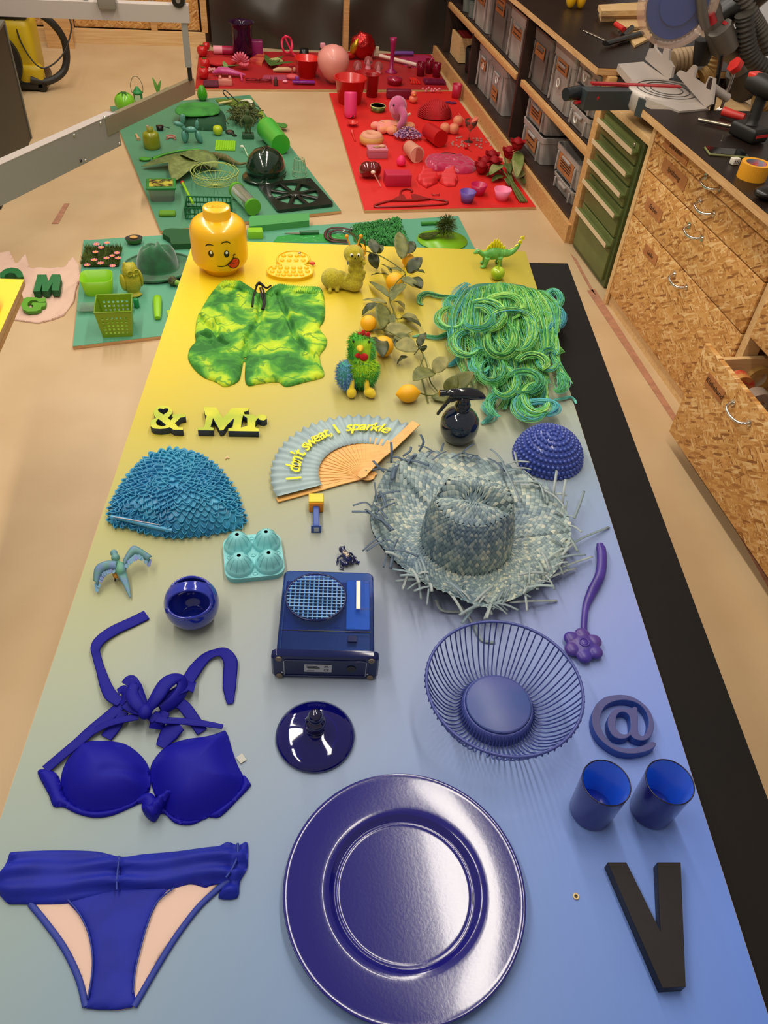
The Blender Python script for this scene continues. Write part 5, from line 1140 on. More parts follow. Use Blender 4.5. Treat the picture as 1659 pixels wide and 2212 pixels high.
ribbon([(640, 610, .012), (680, 590, .016), (690, 650, .018), (660, 690, .014)], [.006, .007, .006], name='bow_tail')
ribbon([(820, 740, .026), (770, 690, .030), (735, 620, .028), (760, 560, .026), (790, 620, .024), (820, 700, .024)], [.008, .011, .010, .008, .007], name='bow_loop', flat=.4)
ribbon([(840, 730, .026), (900, 650, .034), (960, 560, .032), (1020, 520, .028), (1070, 530, .024), (1070, 600, .020), (1020, 670, .018), (930, 730, .020)], [.008, .012, .014, .012, .011, .012, .010], name='bow_loop', flat=.4)
ribbon([(870, 700, .022), (960, 650, .024), (1050, 600, .022), (1110, 570, .016), (1160, 580, .012)], [.008, .009, .009, .012, .014], name='bow_tail'); ribbon([(690, 690, .02), (740, 720, .022), (800, 740, .026)], [.008, .009, .008], name='bow_tail')
ribbon([(870, 770, .022), (910, 800, .018), (900, 860, .010)], [.009, .013, .012], name='bow_tail'); ribbon([(960, 740, .02), (930, 790, .016), (900, 800, .014)], [.008, .012, .008], name='bow_tail')
kq = px(*kt([(825, 745)])[0], TZ+.028)-c; MB().ell(kq, (.011, .013, .009)).build('knot', BT2, bt)
tg_ = [px(x, y, TZ+.004)-c for x, y in kt([(1440, 1050), (1480, 1020), (1510, 1065), (1470, 1090)])]; MB().prism([(v.x, v.y) for v in tg_], .002, .0026).build('care_label', M('b8b8b0', .7), bt)

# =====================================================================
# things on the floor boards
# =====================================================================
FWD = -RW[:, 2]
def mp(x, y, z=FB):                        # metres per photograph pixel at a floor spot
    p = px(x, y, z); return float(np.dot(np.array([p.x, p.y, p.z-CH]), FWD))/F
Z1 = FB*.94
def T1(name, label, cat, x, y, mat, fn, rz=0, z=FB, group=None):
    mb = MB(); fn(mb); return one(mb, name, mat, label, cat, px(x, y, z), rz, group)
def TH(name, label, cat, x, y, parts, rz=0, z=FB, group=None):
    t = thing(name, label, cat, px(x, y, z), rz, group)
    for nm, mat, fn in parts: mb = MB(); fn(mb); mb.build(nm, mat, t)
    return t
def flatpoly(pts, h_, z=FB): return lambda b: b.prism([tuple(px(x, y, z)[:2]) for x, y in pts], z, z+h_)
def F1(name, label, cat, pts, h_, mat, z=FB):   # flat thing traced on the board
    mb = MB(); flatpoly(pts, h_, z)(mb); return one(mb, name, mat, label, cat)
def cupprof(rb, rt, h_, th=.0022): return [(.0001, 0), (rb, 0), (rt, h_), (rt-th, h_), (rb-th, th), (.0001, th)]
BEADG = M('6cb834', .5, name='lime_plastic'); LIME = M('8cc81c', .4, name='lime_gloss'); DG = M('245c34', .5, name='deep_green'); MG = M('2c8a44', .5, name='mid_green')
PINK = M('e83c78', .4, name='hot_pink'); LPINK = M('ec9aa8', .55, name='pale_pink'); RED = M('c41418', .35, name='red_plastic', coat=.3); DRED = M('8c1018', .3, name='dark_red'); MAG = M('b8204c', .4, name='magenta'); PUR = M('6a4a94', .4, name='purple'); WHT = M('e0d8cc', .5); GOLD = M('c09848', .3, .8)

# --- near green board, left part ---
z = Z1
fb = thing('flower_mat', 'square mat of dark moss dotted with pink daisies', 'flowers', px(222, 560, z)); k_ = mp(222, 560, z)
MB().box((0, 0, .012), (.165, .17, .022), .008).build('moss_base', M('3c4c18', .95), fb)
rng = random.Random(4); mb = MB()
for i in range(900):
    x, y = rng.uniform(-.088, .088), rng.uniform(-.09, .09); d = Vector((rng.uniform(-.5, .5), rng.uniform(-.5, .5), 1)).normalized(); c = Vector((x, y, .018)); t = c+d*rng.uniform(.015, .034); mb.add([c+Vector((.0018, 0, 0)), c-Vector((.0018, 0, 0)), t, c+Vector((0, .0018, 0))], [(0, 1, 2), (1, 3, 2), (3, 0, 2)])
o = mb.build('moss', M('6c7c2c', .95, c2='3c4c18', nscale=30), fb); o['kind'] = 'stuff'
for x, y in ((208, 526), (231, 523), (218, 533), (252, 545), (242, 551), (230, 556), (203, 560), (217, 567), (188, 571), (243, 573), (206, 543), (255, 556)):
    q_ = px(x, y, z+.05)-fb.location; fl = MB().ell((q_.x, q_.y, .0465), (.006, .006, .003), 10, 6).build('flower_centre', M('e0b030', .7), fb); fl.name = 'daisy'; r_ = rng.uniform(.013, .018)
    for p_ in range(8):
        a = 2*PI*p_/8; d = Vector((math.cos(a), math.sin(a), .12)); n_ = Vector((-d.y, d.x, 0)); c = Vector((q_.x, q_.y, .046))
        MB().add([c+d*.003, c+d*r_*.7+n_*.0045, c+d*r_, c+d*r_*.7-n_*.0045], [(0, 1, 2, 3)]).build('petal', M('f07c94', .6, name='petal_pink'), fl)
av = TH('avocado_half', 'avocado half with stone, lying above the velvet hat', 'avocado', 291, 526, [('skin', M('3c6a24', .5), lambda b: b.at((0, 0, .0), rz=.2).lathe([(.012, 0), (.030, .012), (.034, .030)], 20, sx=1.25, cap=False)), ('flesh', M('241c14', .6), lambda b: b.at((0, 0, 0), rz=.2).lathe([(.034, .030), (.028, .0302), (.0001, .0302)], 20, sx=1.25)), ('stone', M('c89c50', .6), lambda b: b.ell((0, -.002, .034), (.020, .015, .006)))], z=z)
vh = thing('velvet_hat', 'crumpled dark green velvet bucket hat', 'hat', px(342, 585, z)); VG = M('1c6a3c', .85, sheen=.8, name='green_velvet', c2='14502c', nscale=16)
def vhat(s_, a):
    if s_ < 1: r_ = .158-.066*s_+.004*math.sin(a*3+1)*(1-s_); zz = .010+.022*math.sin(a+.8)*(1-s_)*.5+.012*(1-s_)+.006*s_
    else: t = s_-1; r_ = .092*(math.cos(t*PI/2)**.55 if t < 1 else 0)+.0; zz = .016+.105*math.sin(min(t, 1)*PI/2)
    nz = noise.noise(Vector((math.cos(a)*1.6, math.sin(a)*1.6, s_*1.5)))*.030*max(0, s_-.9)
    return (r_*math.cos(a)*(1.05)+nz*.5, r_*math.sin(a)*.82+nz*.4, max(zz+nz, .004))
MB().grid(lambda u, v: vhat(v*1.999, u*2*PI), 48, 30).build('crown_and_brim', VG, vh)
MB().tube([vhat(0, 2*PI*k/40) for k in range(40)], .006, 8, closed=True).build('brim_edge', VG, vh)
F1('oven_mitt', 'dark green felt mitt sticking out behind the grinning yellow head', 'mitt', [(356, 508), (372, 505), (425, 508), (426, 538), (372, 540), (368, 526), (352, 516)], .03, M('1f5228', .85), z)
ow = thing('owl_candle', 'yellow owl candle standing on the green board', 'candle', px(289, 635, z), .5); OWM = M('b8b028', .45, name='owl_wax', bump=.3, bscale=200, c2='a8a424', nscale=40)
mb = MB(); mb.ell((0, 0, .060), (.043, .040, .060)); mb.ell((0, 0, .112), (.036, .034, .040)); mb.ell((-.018, .004, .142), (.010, .010, .018)); mb.ell((.020, .004, .138), (.009, .009, .012)); mb.ell((0, -.028, .004+.004), (.03, .016, .008)); blob(mb, 'body', OWM, ow, .004)
for sx in (-1, 1): MB().torus((.0+sx*.015, -.033, .118), .0115, .0032, 18, 6, T=Matrix.Rotation(PI/2, 3, 'X')).build('eye_ring', OWM, ow); MB().ell((sx*.041, .0, .068), (.010, .026, .040)).build('wing', OWM, ow)
MB().ell((0, -.038, .106), (.005, .006, .009)).build('beak', OWM, ow)
lb = thing('lime_bowl', 'rounded square lime green plastic bowl', 'bowl', px(214, 629, z), .04); a_ = rrect(.120, .095, .030, 6); b_ = rrect(.140, .120, .034, 6)
MB().rings([[(x, y, 0) for x, y in a_], [(x, y, .075) for x, y in b_], [(x*.965, y*.965, .075) for x, y in b_], [(x*.94, y*.94, .004) for x, y in a_]], True, True).build('wall', LIME, lb)
# lime basket with rows of slots
bs = thing('lime_basket', 'small olive-lime perforated plastic basket', 'basket', px(256, 712, z), .03); BW = M('7ca018', .45, name='basket_lime'); w1, w2, hh = .060, .073, .125
for side in range(4):
    T_ = Matrix.Rotation(side*PI/2, 4, 'Z')
    def wpt(u, v): w_ = w1+(w2-w1)*v; return Vector(((u*2-1)*w_, -w_, hh*v))
    nu, nv = 15, 14; mb = MB(); mb.T = T_
    for i in range(nu):
        for j in range(nv):
            if 2 <= i < nu-2 and i % 2 == 0 and ((2 <= j <= 8 and j % 2 == 0) or j == 10): continue
            mb.add([wpt(i/nu, j/nv), wpt((i+1)/nu, j/nv), wpt((i+1)/nu, (j+1)/nv), wpt(i/nu, (j+1)/nv)], [(0, 1, 2, 3)])
    o = mb.build('side', BW, bs); mod(o, 'SOLIDIFY', thickness=.0022)
MB().box((0, 0, .0015), (w1*2, w1*2, .003)).build('bottom', BW, bs); MB().tube([(s_x*w2, s_y*w2, hh) for s_x, s_y in ((-1, -1), (1, -1), (1, 1), (-1, 1))], .003, 6, closed=True).build('rim', BW, bs)
ct_ = thing('clear_tray', 'crumpled clear plastic packaging tray under the lime basket', 'packaging', px(228, 668, z)); CLP = M('c8dccc', .1, trans=.85, ior=1.25, name='clear_plastic')
for i in range(8):
    for j in range(2): MB().lathe([(.011, 0), (.013, .016), (.014, .016)], 10, (-.085+i*.026, -.02+j*.03, 0), cap=False).build('cell', CLP, ct_)
MB().box((.005, -.005, .017), (.235, .075, .0012)).build('sheet', CLP, ct_)
T1('glue_stick', 'small translucent green cylinder beside the lime basket', 'stick', 296, 664, M('1c9a54', .2, trans=.3), lambda b: b.lathe([(.011, 0), (.012, .002), (.012, .04), (.010, .043), (.0001, .043)], 16), z=z)
T1('lime_stick', 'lime green rounded stick with flat lower end', 'tube', 341, 668, LIME, lambda b: b.tube([(0, -.095, .012), (0, -.06, .014), (0, 0, .016), (0, .05, .017), (0, .075, .016), (0, .085, .010)], [.013, .016, .018, .019, .018, .008], 12, flat=.7), .04, z)
TH('artichoke_toy', 'small green stalk with a dark speckled head at the table edge', 'vegetable', 380, 618, [('head', M('3c3428', .8, c2='5c6a30', nscale=80), lambda b: b.ell((-.012, .005, .024), (.022, .022, .022))), ('stalk', M('7ca834', .5), lambda b: b.tube([(-.004, 0, .022), (.02, -.012, .018), (.035, -.018, .015)], [.014, .012, .013], 10))], z=z)
T1('lime_card', 'pale lime square half hidden by the long table', 'card', 374, 680, M('a8c83c', .4), lambda b: b.box((0, 0, .006), (.05, .05, .012), .003), .1, z)
# near green board, part beyond the table
F1('foam_bar', 'long mid-green foam bar behind the grinning yellow head', 'foam bar', [(538, 487), (543, 480), (668, 474), (668, 490), (540, 503)], .035, M('4a9a50', .6), z)
T1('lime_block', 'small lime green block just beyond the table edge', 'block', 552, 512, LIME, lambda b: b.box((0, 0, .02), (.075, .05, .04), .003), .02, z)
TH('craft_knife', 'green-handled knife lying on crinkled green film', 'knife', 652, 508, [('handle', M('1c6434', .4), lambda b: b.tube([(-.01, 0, .012), (.09, .006, .012)], .012, 10)), ('blade', M('b8b8a8', .3, .8), lambda b: b.prism([(-.09, .0), (-.01, -.008), (-.01, .008), (-.06, .008)], .008, .012))], z=z)
F1('green_film', 'crinkled thin green cellophane sheet on the green board', 'film', [(600, 512), (650, 506), (745, 508), (750, 524), (590, 524)], .004, M('3c9c4c', .15, bump=.5, bscale=40), z)
ls = thing('dog_lead', 'dark leather strap looped on the green board with metal clips', 'strap', px(725, 508, z)); LEA = M('4c1c1c', .5)
for pts in ([(760, 497), (735, 492), (712, 494), (703, 503), (706, 515), (725, 522), (755, 524)], [(756, 503), (732, 497), (715, 502), (712, 510), (722, 517), (750, 519)]): MB().tube(smooth_path([px(x, y, z+.012)-ls.location for x, y in pts], 5), .008, 6, flat=.4).build('strap', LEA, ls)
for x, y in ((742, 499), (761, 492)): q_ = px(x, y, z+.022)-ls.location; MB().torus(q_, .010, .002, 14, 6).build('clip', M('b8b8b0', .2, 1), ls)
gm = thing('fringed_mat', 'shaggy green looped-yarn bag lying behind the caterpillar', 'bag', px(815, 500, z)); YG = M('2f7a34', .9, c2='245f2a', nscale=30)
pg = [(758, 492), (780, 480), (862, 474), (874, 500), (880, 528), (790, 530), (765, 515)]
cloth('backing', loc2(pg, gm.location, z+.02), 0, lambda x, y, d: .026*(1-math.exp(-d/.01)), YG, gm, cell=.01)
mb = MB(); rng = random.Random(9); ga = np.array(loc2(pg, gm.location, z+.02)); 
for i in range(420):
    u, v = rng.random(), rng.random(); p_ = Vector((*(((1-u)*(1-v))*ga[0]+u*(1-v)*ga[2]+u*v*ga[4]+(1-u)*v*ga[5]), .028)); a = rng.uniform(0, PI); d = Vector((math.cos(a)*.016, math.sin(a)*.016, 0)); mb.tube([p_-d, p_+Vector((0, 0, .012)), p_+d-Vector((0, .006, 0))], .0028, 4)
o = mb.build('yarn_loops', M('3f9444', .85, c2='2c7234', nscale=40), gm); o['kind'] = 'stuff'
T1('green_pen', 'thick green pencil lying behind the dried grass', 'pencil', 932, 486, M('3c8c2c', .5), lambda b: b.cyl((-.06, -.006, .011), (.045, .004, .011), .010, 8), z=z)
T1('lime_disc', 'flat lime green translucent disc under the dried grass', 'disc', 955, 520, M('7cb81c', .3), lambda b: b.lathe([(.125, 0), (.135, .003), (.135, .006), (.0001, .007)], 40, sy=.9), z=z)
gs = thing('grass_tuft', 'round tuft of dried green grass with trailing roots', 'plant', px(955, 512, z+.008)); mb = MB(); rng = random.Random(13)
for i in range(500):
    d = Vector((rng.gauss(0, 1), rng.gauss(0, 1), rng.gauss(0, 1)+.4)).normalized(); c = Vector((.015, 0, .06)); r_ = rng.uniform(.035, .068); q_ = c+d*r_; q_.z = max(q_.z, .003); s_ = c+d*.015; mb.tube([s_, (s_+q_)/2+Vector((rng.uniform(-.01, .01), rng.uniform(-.01, .01), .004)), q_], .0011, 3, caps=False)
for i in range(60): a = rng.uniform(2.4, 4.0); mb.tube([(0, 0, .03), (math.cos(a)*.06, math.sin(a)*.035, .02), (math.cos(a)*.13, math.sin(a)*.05+rng.uniform(-.01, .01), .004)], .0013, 3, caps=False)
o = mb.build('blades', M('5c6c24', .9, c2='3c4818', nscale=60), gs); o['kind'] = 'stuff'

# --- wrapping paper with loose letters on the floor ---
ppr = [(-10, 555), (22, 548), (35, 572), (55, 548), (66, 585), (110, 580), (140, 575), (158, 555), (170, 572), (174, 600), (164, 625), (160, 650), (138, 680), (112, 690), (82, 697), (30, 690), (-20, 685)]
wp_ = thing('wrapping_paper', 'crumpled sheet of pale pink tissue paper on the floor', 'paper', px(85, 630, 0)); 
cloth('sheet', loc2(ppr, wp_.location, .006), .001, lambda x, y, d: .004+.012*abs(noise.noise(Vector((x*9, y*7, 4))))+.005*noise.noise(Vector((x*26, y*20, 2)))+.02*math.exp(-d/.02)*max(0, noise.noise(Vector((x*7, y*7, 9)))), M('d8b4a0', .75, name='tissue_paper'), wp_, cell=.009)
def floorletter(name, label, loops, h_, mat, side, zb=.016):
    zt = zb+h_; c = px(loops[0][0][0], loops[0][0][1], zt); c.z = zb
    o = shape2d([[((px(x, y, zt)-c).x, (px(x, y, zt)-c).y) for x, y in lp] for lp in loops], 0, h_, name, mat, None, 0, side); o.location = c; return tag(o, label, 'letter')
q8 = 3.858; kf = lambda L: [(x/q8, 440+y/q8) for x, y in L]
GLt = M('1c6c34', .55); GLs = M('14582c', .6)
floorletter('letter_m', 'dark green letter M lying on the tissue paper', [kf([(312, 590), (388, 590), (400, 650), (432, 588), (502, 588), (508, 610), (490, 722), (430, 722), (440, 655), (398, 728), (350, 728), (352, 660), (330, 728), (276, 732)])], .030, GLt, GLs)
floorletter('letter_g', 'lime green letter G on the tissue paper below the M', [kf([(172, 830), (185, 795), (225, 778), (300, 780), (320, 788), (378, 780), (384, 812), (330, 822), (300, 805), (255, 806), (232, 825), (230, 850), (250, 868), (275, 862), (278, 845), (258, 838), (272, 822), (385, 826), (375, 852), (345, 860), (340, 880), (300, 895), (230, 898), (190, 880)])], .014, M('5c9c1c', .55), M('4c8a18', .6))
floorletter('letter_c', 'dark green curved letter at the left edge on the tissue paper', [kf([(0, 612), (0, 575), (40, 545), (95, 532), (150, 540), (185, 570), (192, 610), (150, 615), (120, 580), (80, 575), (45, 590), (35, 614)])], .030, GLt, GLs)
cr = px(8, 655, TZ); one(MB().ell((-.03, 0, .03), (.035, .05, .03)), 'orange_toy', M('f07818', .35), 'orange rounded toy at the left edge on the yellow board', 'toy', px(-2, 665, TZ))

# --- far green board ---
z = FB; k_ = mp
gb = TH('green_balloon_ball', 'shiny lime green ball with a dark green leaf shape on top', 'ball', 273, 244, [('ball', M('7cc428', .25, coat=.4), lambda b: b.ell((0, 0, .066), (.066, .066, .064), 28, 18)), ('leaf_print', M('1c5c1c', .5), lambda b: [b.tube([(0, -.010, .130), (.02*math.cos(a), .02*math.sin(a)-.010, .128), (.040*math.cos(a), .040*math.sin(a)-.012, .117)], [.006, .005, .001], 6, flat=.4) for a in (0, .9, 2.2, 3.4, 4.6, 5.5)])])
TH('lantern', 'small green metal lantern with a wire handle', 'lantern', 300, 222, [('base', MG, lambda b: b.lathe([(.034, 0), (.036, .006), (.030, .010), (.030, .060), (.036, .064), (.030, .070), (.014, .092), (.010, .100), (.0001, .104)], 20)), ('window', M('d8d8b0', .3), lambda b: b.box((0, -.0305, .038), (.036, .002, .040))), ('handle', M('5c6a50', .4, .6), lambda b: b.tube(smooth_path([(-.036, 0, .064), (-.04, 0, .11), (-.02, 0, .155), (0, 0, .165), (.02, 0, .155), (.04, 0, .11), (.036, 0, .064)], 4), .0018, 5))])
pc = px(343, 212, z); so2 = thing('green_plant', 'leafy green stem behind the metal saw arm', 'plant', pc)
for a, l_, w_ in ((1.9, .10, .03), (.4, .11, .035), (.0, .12, .03), (1.2, .09, .03)): leaf(so2, pc+Vector((0, 0, .02)), pc+Vector((l_*math.cos(a)*.9, l_*.3, .02+l_*abs(math.sin(a))*1.1)), w_, M('5c8c34', .5))
T1('green_pear', 'shiny green pear at the far edge of the green board', 'pear', 438, 217, M('3f9a14', .25, coat=.4), lambda b: b.lathe([(.0001, .001), (.018, .002), (.034, .020), (.036, .045), (.028, .070), (.018, .090), (.010, .098), (.0001, .099)], 24))
MB_ = M('3c8c34', .85, c2='2c7428', nscale=8)
for nm, lab, pts, h_, m_ in (('folded_cloth', 'dark green folded cloth, lowest of the stacked fabrics', [(400, 245), (478, 244), (488, 272), (480, 284), (400, 276)], .05, M('1c4a2c', .9)), ('green_cushion', 'mid-green flat cushion lying on the folded cloth', [(378, 238), (400, 226), (466, 226), (472, 246), (425, 252), (388, 249)], .02, MB_)):
    c = px(*pts[0], z); t = thing(nm, lab, 'cloth', Vector((c.x, c.y, z if nm == 'folded_cloth' else z+.064)))
    cloth('fabric', smooth2(loc2(pts, t.location, t.location.z)), 0, lambda x, y, d: .004+h_*(1-math.exp(-d/.02))+.006*noise.noise(Vector((x*20, y*20, 1))), m_, t, cell=.010)
bd = thing('balloon_dog', 'pale blue-green balloon dog', 'figure', px(415, 309, z)); BDM = M('5c9c8c', .35, name='balloon_teal', coat=.2)
for nm, c, r_, T_ in (('leg', (-.045, 0, .038), (.017, .017, .038), -.1), ('leg', (-.032, .022, .036), (.016, .016, .036), .1), ('leg', (.048, 0, .036), (.017, .017, .038), -.3), ('leg', (.036, .024, .036), (.016, .016, .034), -.1), ('trunk', (0, .006, .078), (.036, .018, .018), 0), ('neck', (-.046, .004, .092), (.014, .014, .020), -.6), ('head', (-.070, 0, .112), (.032, .015, .015), .2), ('ear', (-.046, .004, .140), (.014, .014, .030), .1), ('ear', (-.038, .018, .136), (.012, .012, .026), .2), ('tail', (.040, .008, .108), (.012, .012, .026), .15)):
    MB().ell(c, r_, 14, 10, T=Matrix.Rotation(T_, 3, 'Y')).build(nm, BDM, bd)
MB().cyl((.044, .008, .130), (.050, .008, .145), .003, 6, .001).build('tail_tip', BDM, bd)
TH('olive_gas_bottle', 'small olive-yellow gas canister candle with valve on top', 'candle', 329, 319, [('body', M('8c9018', .3, coat=.3), lambda b: b.lathe([(.046, 0), (.050, .004), (.052, .020), (.050, .070), (.046, .085), (.034, .093), (.014, .096), (.0001, .096)], 28)), ('collar', M('8c9018', .4), lambda b: b.lathe([(.018, .094), (.020, .118), (.016, .118), (.014, .096)], 16, cap=False)), ('wick', M('c8a888', .6), lambda b: b.cyl((-.008, 0, .096), (-.012, 0, .128), .006, 8))])
T1('black_pot', 'small black plastic pot with a pale stick behind the olive canister', 'pot', 346, 281, BLK, lambda b: b.lathe([(.020, 0), (.024, .026), (.0001, .027)], 14).cyl((.006, .01, .022), (.06, .028, .003), .002, 6))
TH('denture_model', 'pink and white denture model lying open', 'model', 370, 302, [('gum', M('c47c70', .5), lambda b: b.torus((0, 0, .006), .024, .006, 20, 8, arc=.6).torus((0, 0, .018), .026, .005, 20, 8, arc=.6)), ('teeth', M('e8dcc8', .3), lambda b: b.torus((0, 0, .0115), .025, .004, 20, 6, arc=.58))], rz=-.4)
T1('brush_handle', 'short pale wooden brush lying at the board edge', 'brush', 297, 298, M('c8a070', .6), lambda b: b.tube([(-.010, .045, .008), (0, 0, .008), (.008, -.032, .009), (.010, -.045, .008)], [.006, .007, .010, .014], 10, flat=.6))
T1('yellow_green_apple', 'yellow-green plastic apple standing on its own', 'apple', 471, 291, M('b8c81c', .3, coat=.3), lambda b: b.lathe([(.0001, .003), (.018, .0), (.028, .012), (.031, .030), (.028, .048), (.016, .054), (.004, .050), (.0001, .048)], 24))
tr_ = thing('lime_tray', 'square lime green ridged tray', 'tray', px(487, 316, z), -.05); MB().box((0, 0, .004), (.125, .16, .008), .003).build('base', LIME, tr_)
for i in range(8): MB().box((-.049+i*.014, 0, .010), (.004, .15, .006)).build('ridge', LIME, tr_)
ss = thing('salad_servers', 'pair of green plastic salad servers, one forked, crossed at the tips', 'cutlery', px(365, 335, z)); SG = M('3f9a1c', .4)
for pts, rr_ in (([(330, 342), (355, 333), (385, 326), (430, 322)], [.012, .008, .008, .009]), ([(350, 344), (375, 338), (410, 330), (433, 324)], [.014, .008, .008, .008])): MB().tube([px(x, y, z+.008)-ss.location for x, y in pts], rr_, 8, flat=.5).build('handle', SG, ss)
for x, y in ((313, 343), (342, 345)): q_ = px(x, y, z+.010)-ss.location; MB().ell(q_, (.035, .024, .008)).build('bowl', SG, ss)
for i in range(4): a = px(346+i*5, 344, z+.012)-ss.location; MB().tube([a, a+Vector((-.004, -.035, .004))], .003, 5).build('tine', SG, ss)
lv = thing('cabbage_leaves', 'three wrinkled grey-green artificial cabbage leaves', 'leaves', px(385, 360, z))
for a, b, w_, m_ in (((460, 350, .02), (305, 360, .015), .13, M('6c7c3c', .6, c2='566430', nscale=30)), ((420, 338, .03), (375, 392, .02), .17, M('808c4c', .6, c2='6a7638', nscale=30)), ((470, 362, .03), (385, 332, .04), .16, M('748440', .6, c2='5c6c34', nscale=30))):
    leaf(lv, px(a[0], a[1], z+a[2]), px(b[0], b[1], z+b[2]), w_, m_, lift=.03, curl=.12)
lz = thing('lizard_figure', 'brown-green spotted lizard figure with a striped tail', 'figure', px(492, 348, z)); LZM = M('7c6840', .7, c2='4c5c2c', nscale=90)
lp = smooth_path([px(x, y, z+.020)-lz.location for x, y in ((461, 332), (470, 336), (488, 341), (505, 350), (520, 354), (538, 350))], 5); n = len(lp); mb = MB(); mb.tube(lp, [.010+.010*math.sin(PI*min(1, i/n*1.5)) if i < n*.65 else .010*(1-(i-n*.65)/(n*.4))+.002 for i in range(n)], 10); mb.ell(lp[0], (.018, .013, .011))
for i, s_ in ((5, 1), (5, -1), (14, 1), (14, -1)): mb.tube([lp[i], lp[i]+Vector((.010, s_*.030, -.002)), lp[i]+Vector((-.004, s_*.045, -.013))], [.006, .005, .004], 6)
blob(mb, 'body', LZM, lz, .003)
wb_ = thing('wire_bowl', 'faceted pale green wire bowl', 'bowl', px(466, 402, z)); WG = M('a8b860', .4)
R0_, R1_, R2_ = .05, .115, .145; n = 12
def rp(r_, zz, o=0): return [Vector((r_*math.cos(2*PI*(k+o)/n), r_*math.sin(2*PI*(k+o)/n), zz)) for k in range(n)]
A0, A1, A2 = rp(.045, .003), rp(.125, .040, .5), rp(.135, .085)
for ring_, rad in ((A1, .0022), (A2, .003), (rp(.115, .088), .0022)): MB().tube(ring_, rad, 5, closed=True).build('ring', WG, wb_)
MB().lathe([(.012, .002), (.0001, .004)], 10).build('hub', WG, wb_)
for k in range(n):
    for a, b in ((Vector((0, 0, .004)), A1[k]), (A1[k], A2[k]), (A1[k], A2[(k+1) % n]), (Vector((0, 0, .004)), (A1[k]+A1[k-1])/2)): MB().cyl(a, b, .0014, 5).build('wire', WG, wb_)
# hard hat
hh_ = thing('hard_hat', 'glossy dark green hard hat with a short peak', 'helmet', px(575, 378, z), -.35); HHM = M('0e2a1a', .12, name='helmet_shell', coat=.7)
mb = MB(); mb.lathe([(.112, .018), (.117, .030), (.114, .062), (.098, .105), (.070, .135), (.035, .150), (.0001, .154)], 40, sy=1.12, cap=False); mb.build('shell', HHM, hh_)
def peak(u, v): a = -PI*.92+u*PI*.84; r_ = .112+(.050*math.sin(PI*u)**.8+.006)*v; return (r_*math.cos(a), r_*math.sin(a)*1.12, .020-.010*v+.004*math.sin(PI*u))
o = MB().grid(peak, 24, 4).build('peak', HHM, hh_); mod(o, 'SOLIDIFY', thickness=.003)
MB().torus((0, 0, .020), .114, .005, 48, 8, T=Matrix.Diagonal((1, 1.12, 1))).build('rim', HHM, hh_)
MB().tube(smooth_path([(0, -.10, .098), (0, -.06, .141), (0, 0, .158), (0, .06, .141), (0, .10, .098)], 5), .010, 8, flat=.4).build('ridge', HHM, hh_)
mw = thing('wire_cup', 'small pale wire basket standing upside down', 'basket', px(647, 378, z)); WC = M('98b890', .4)
for r_, zz in ((.044, .003), (.030, .095), (.042, .03)): MB().torus((0, 0, zz), r_, .0016, 24, 5).build('ring', WC, mw)
for k in range(16): a = 2*PI*k/16; MB().cyl((.044*math.cos(a), .044*math.sin(a), .003), (.030*math.cos(a), .030*math.sin(a), .095), .0011, 4).build('wire', WC, mw)
lbx = thing('lunch_box', 'clear food container with green lid', 'container', px(352, 428, z), .04); w_ = .075
MB().rings([[(x, y, 0) for x, y in rrect(.125, .10, .02, 4)], [(x, y, .07) for x, y in rrect(.145, .12, .02, 4)]], True, False).build('tub', M('a8b8a4', .15, trans=.6, ior=1.2), lbx)
MB().box((0, 0, .076), (.158, .132, .014), .005).build('lid', M('1f7c34', .4), lbx); MB().box((0, .0, .0838), (.125, .096, .001)).build('lid_window', M('c0b43c', .4, c2='2c2a14', nscale=30), lbx)
st_ = thing('lime_tool', 'lime green plastic stick with a red tip leaning on the crate', 'tool', px(405, 418, z)); a, b = px(394, 395, z+.02)-st_.location, px(416, 438, z+.06)-st_.location
MB().tube([a, b], .008, 8).build('shaft', LIME, st_); MB().ell(a, .012).build('tip', M('c83020', .4), st_)
gc = thing('green_crate', 'small dark green mesh crate behind the yellow head box', 'crate', px(452, 462, z), -.06); CG = M('1c6a3c', .45); cw, cd_, ch_ = .24, .15, .06
for sx, sy, lx, ly in ((0, -cd_/2, cw, .004), (0, cd_/2, cw, .004), (-cw/2, 0, .004, cd_), (cw/2, 0, .004, cd_)):
    for zz in (.004, .03, ch_): MB().box((sx, sy, zz), (lx, ly, .008)).build('rail', CG, gc)
    for i in range(12): t = (i+.5)/12-.5; MB().box((sx+t*lx*(lx > .01), sy+t*ly*(ly > .01), ch_/2), (.004, .004, ch_)).build('bar', CG, gc)
for i in range(8): MB().box((-cw/2+(i+.5)*cw/8, 0, .003), (.006, cd_, .004)).build('floor_slat', CG, gc)
cn = thing('green_canister', 'clear jar with two lime green lids lying on its side', 'jar', px(528, 440, z), 0); da = (px(545, 448, z)-px(508, 405, z)).normalized(); a0_ = px(512, 412, z+.045)-cn.location; a1_ = px(545, 446, z+.045)-cn.location
MB().cyl(a0_, a1_, .040, 24).build('glass', M('c0d0b0', .08, trans=.75, ior=1.2), cn); d = (a1_-a0_).normalized(); MB().cyl(a0_-d*.014, a0_+d*.004, .044, 24).build('lid', M('5ca828', .45), cn); MB().cyl(a1_-d*.004, a1_+d*.014, .044, 24).build('lid', M('5ca828', .45), cn)
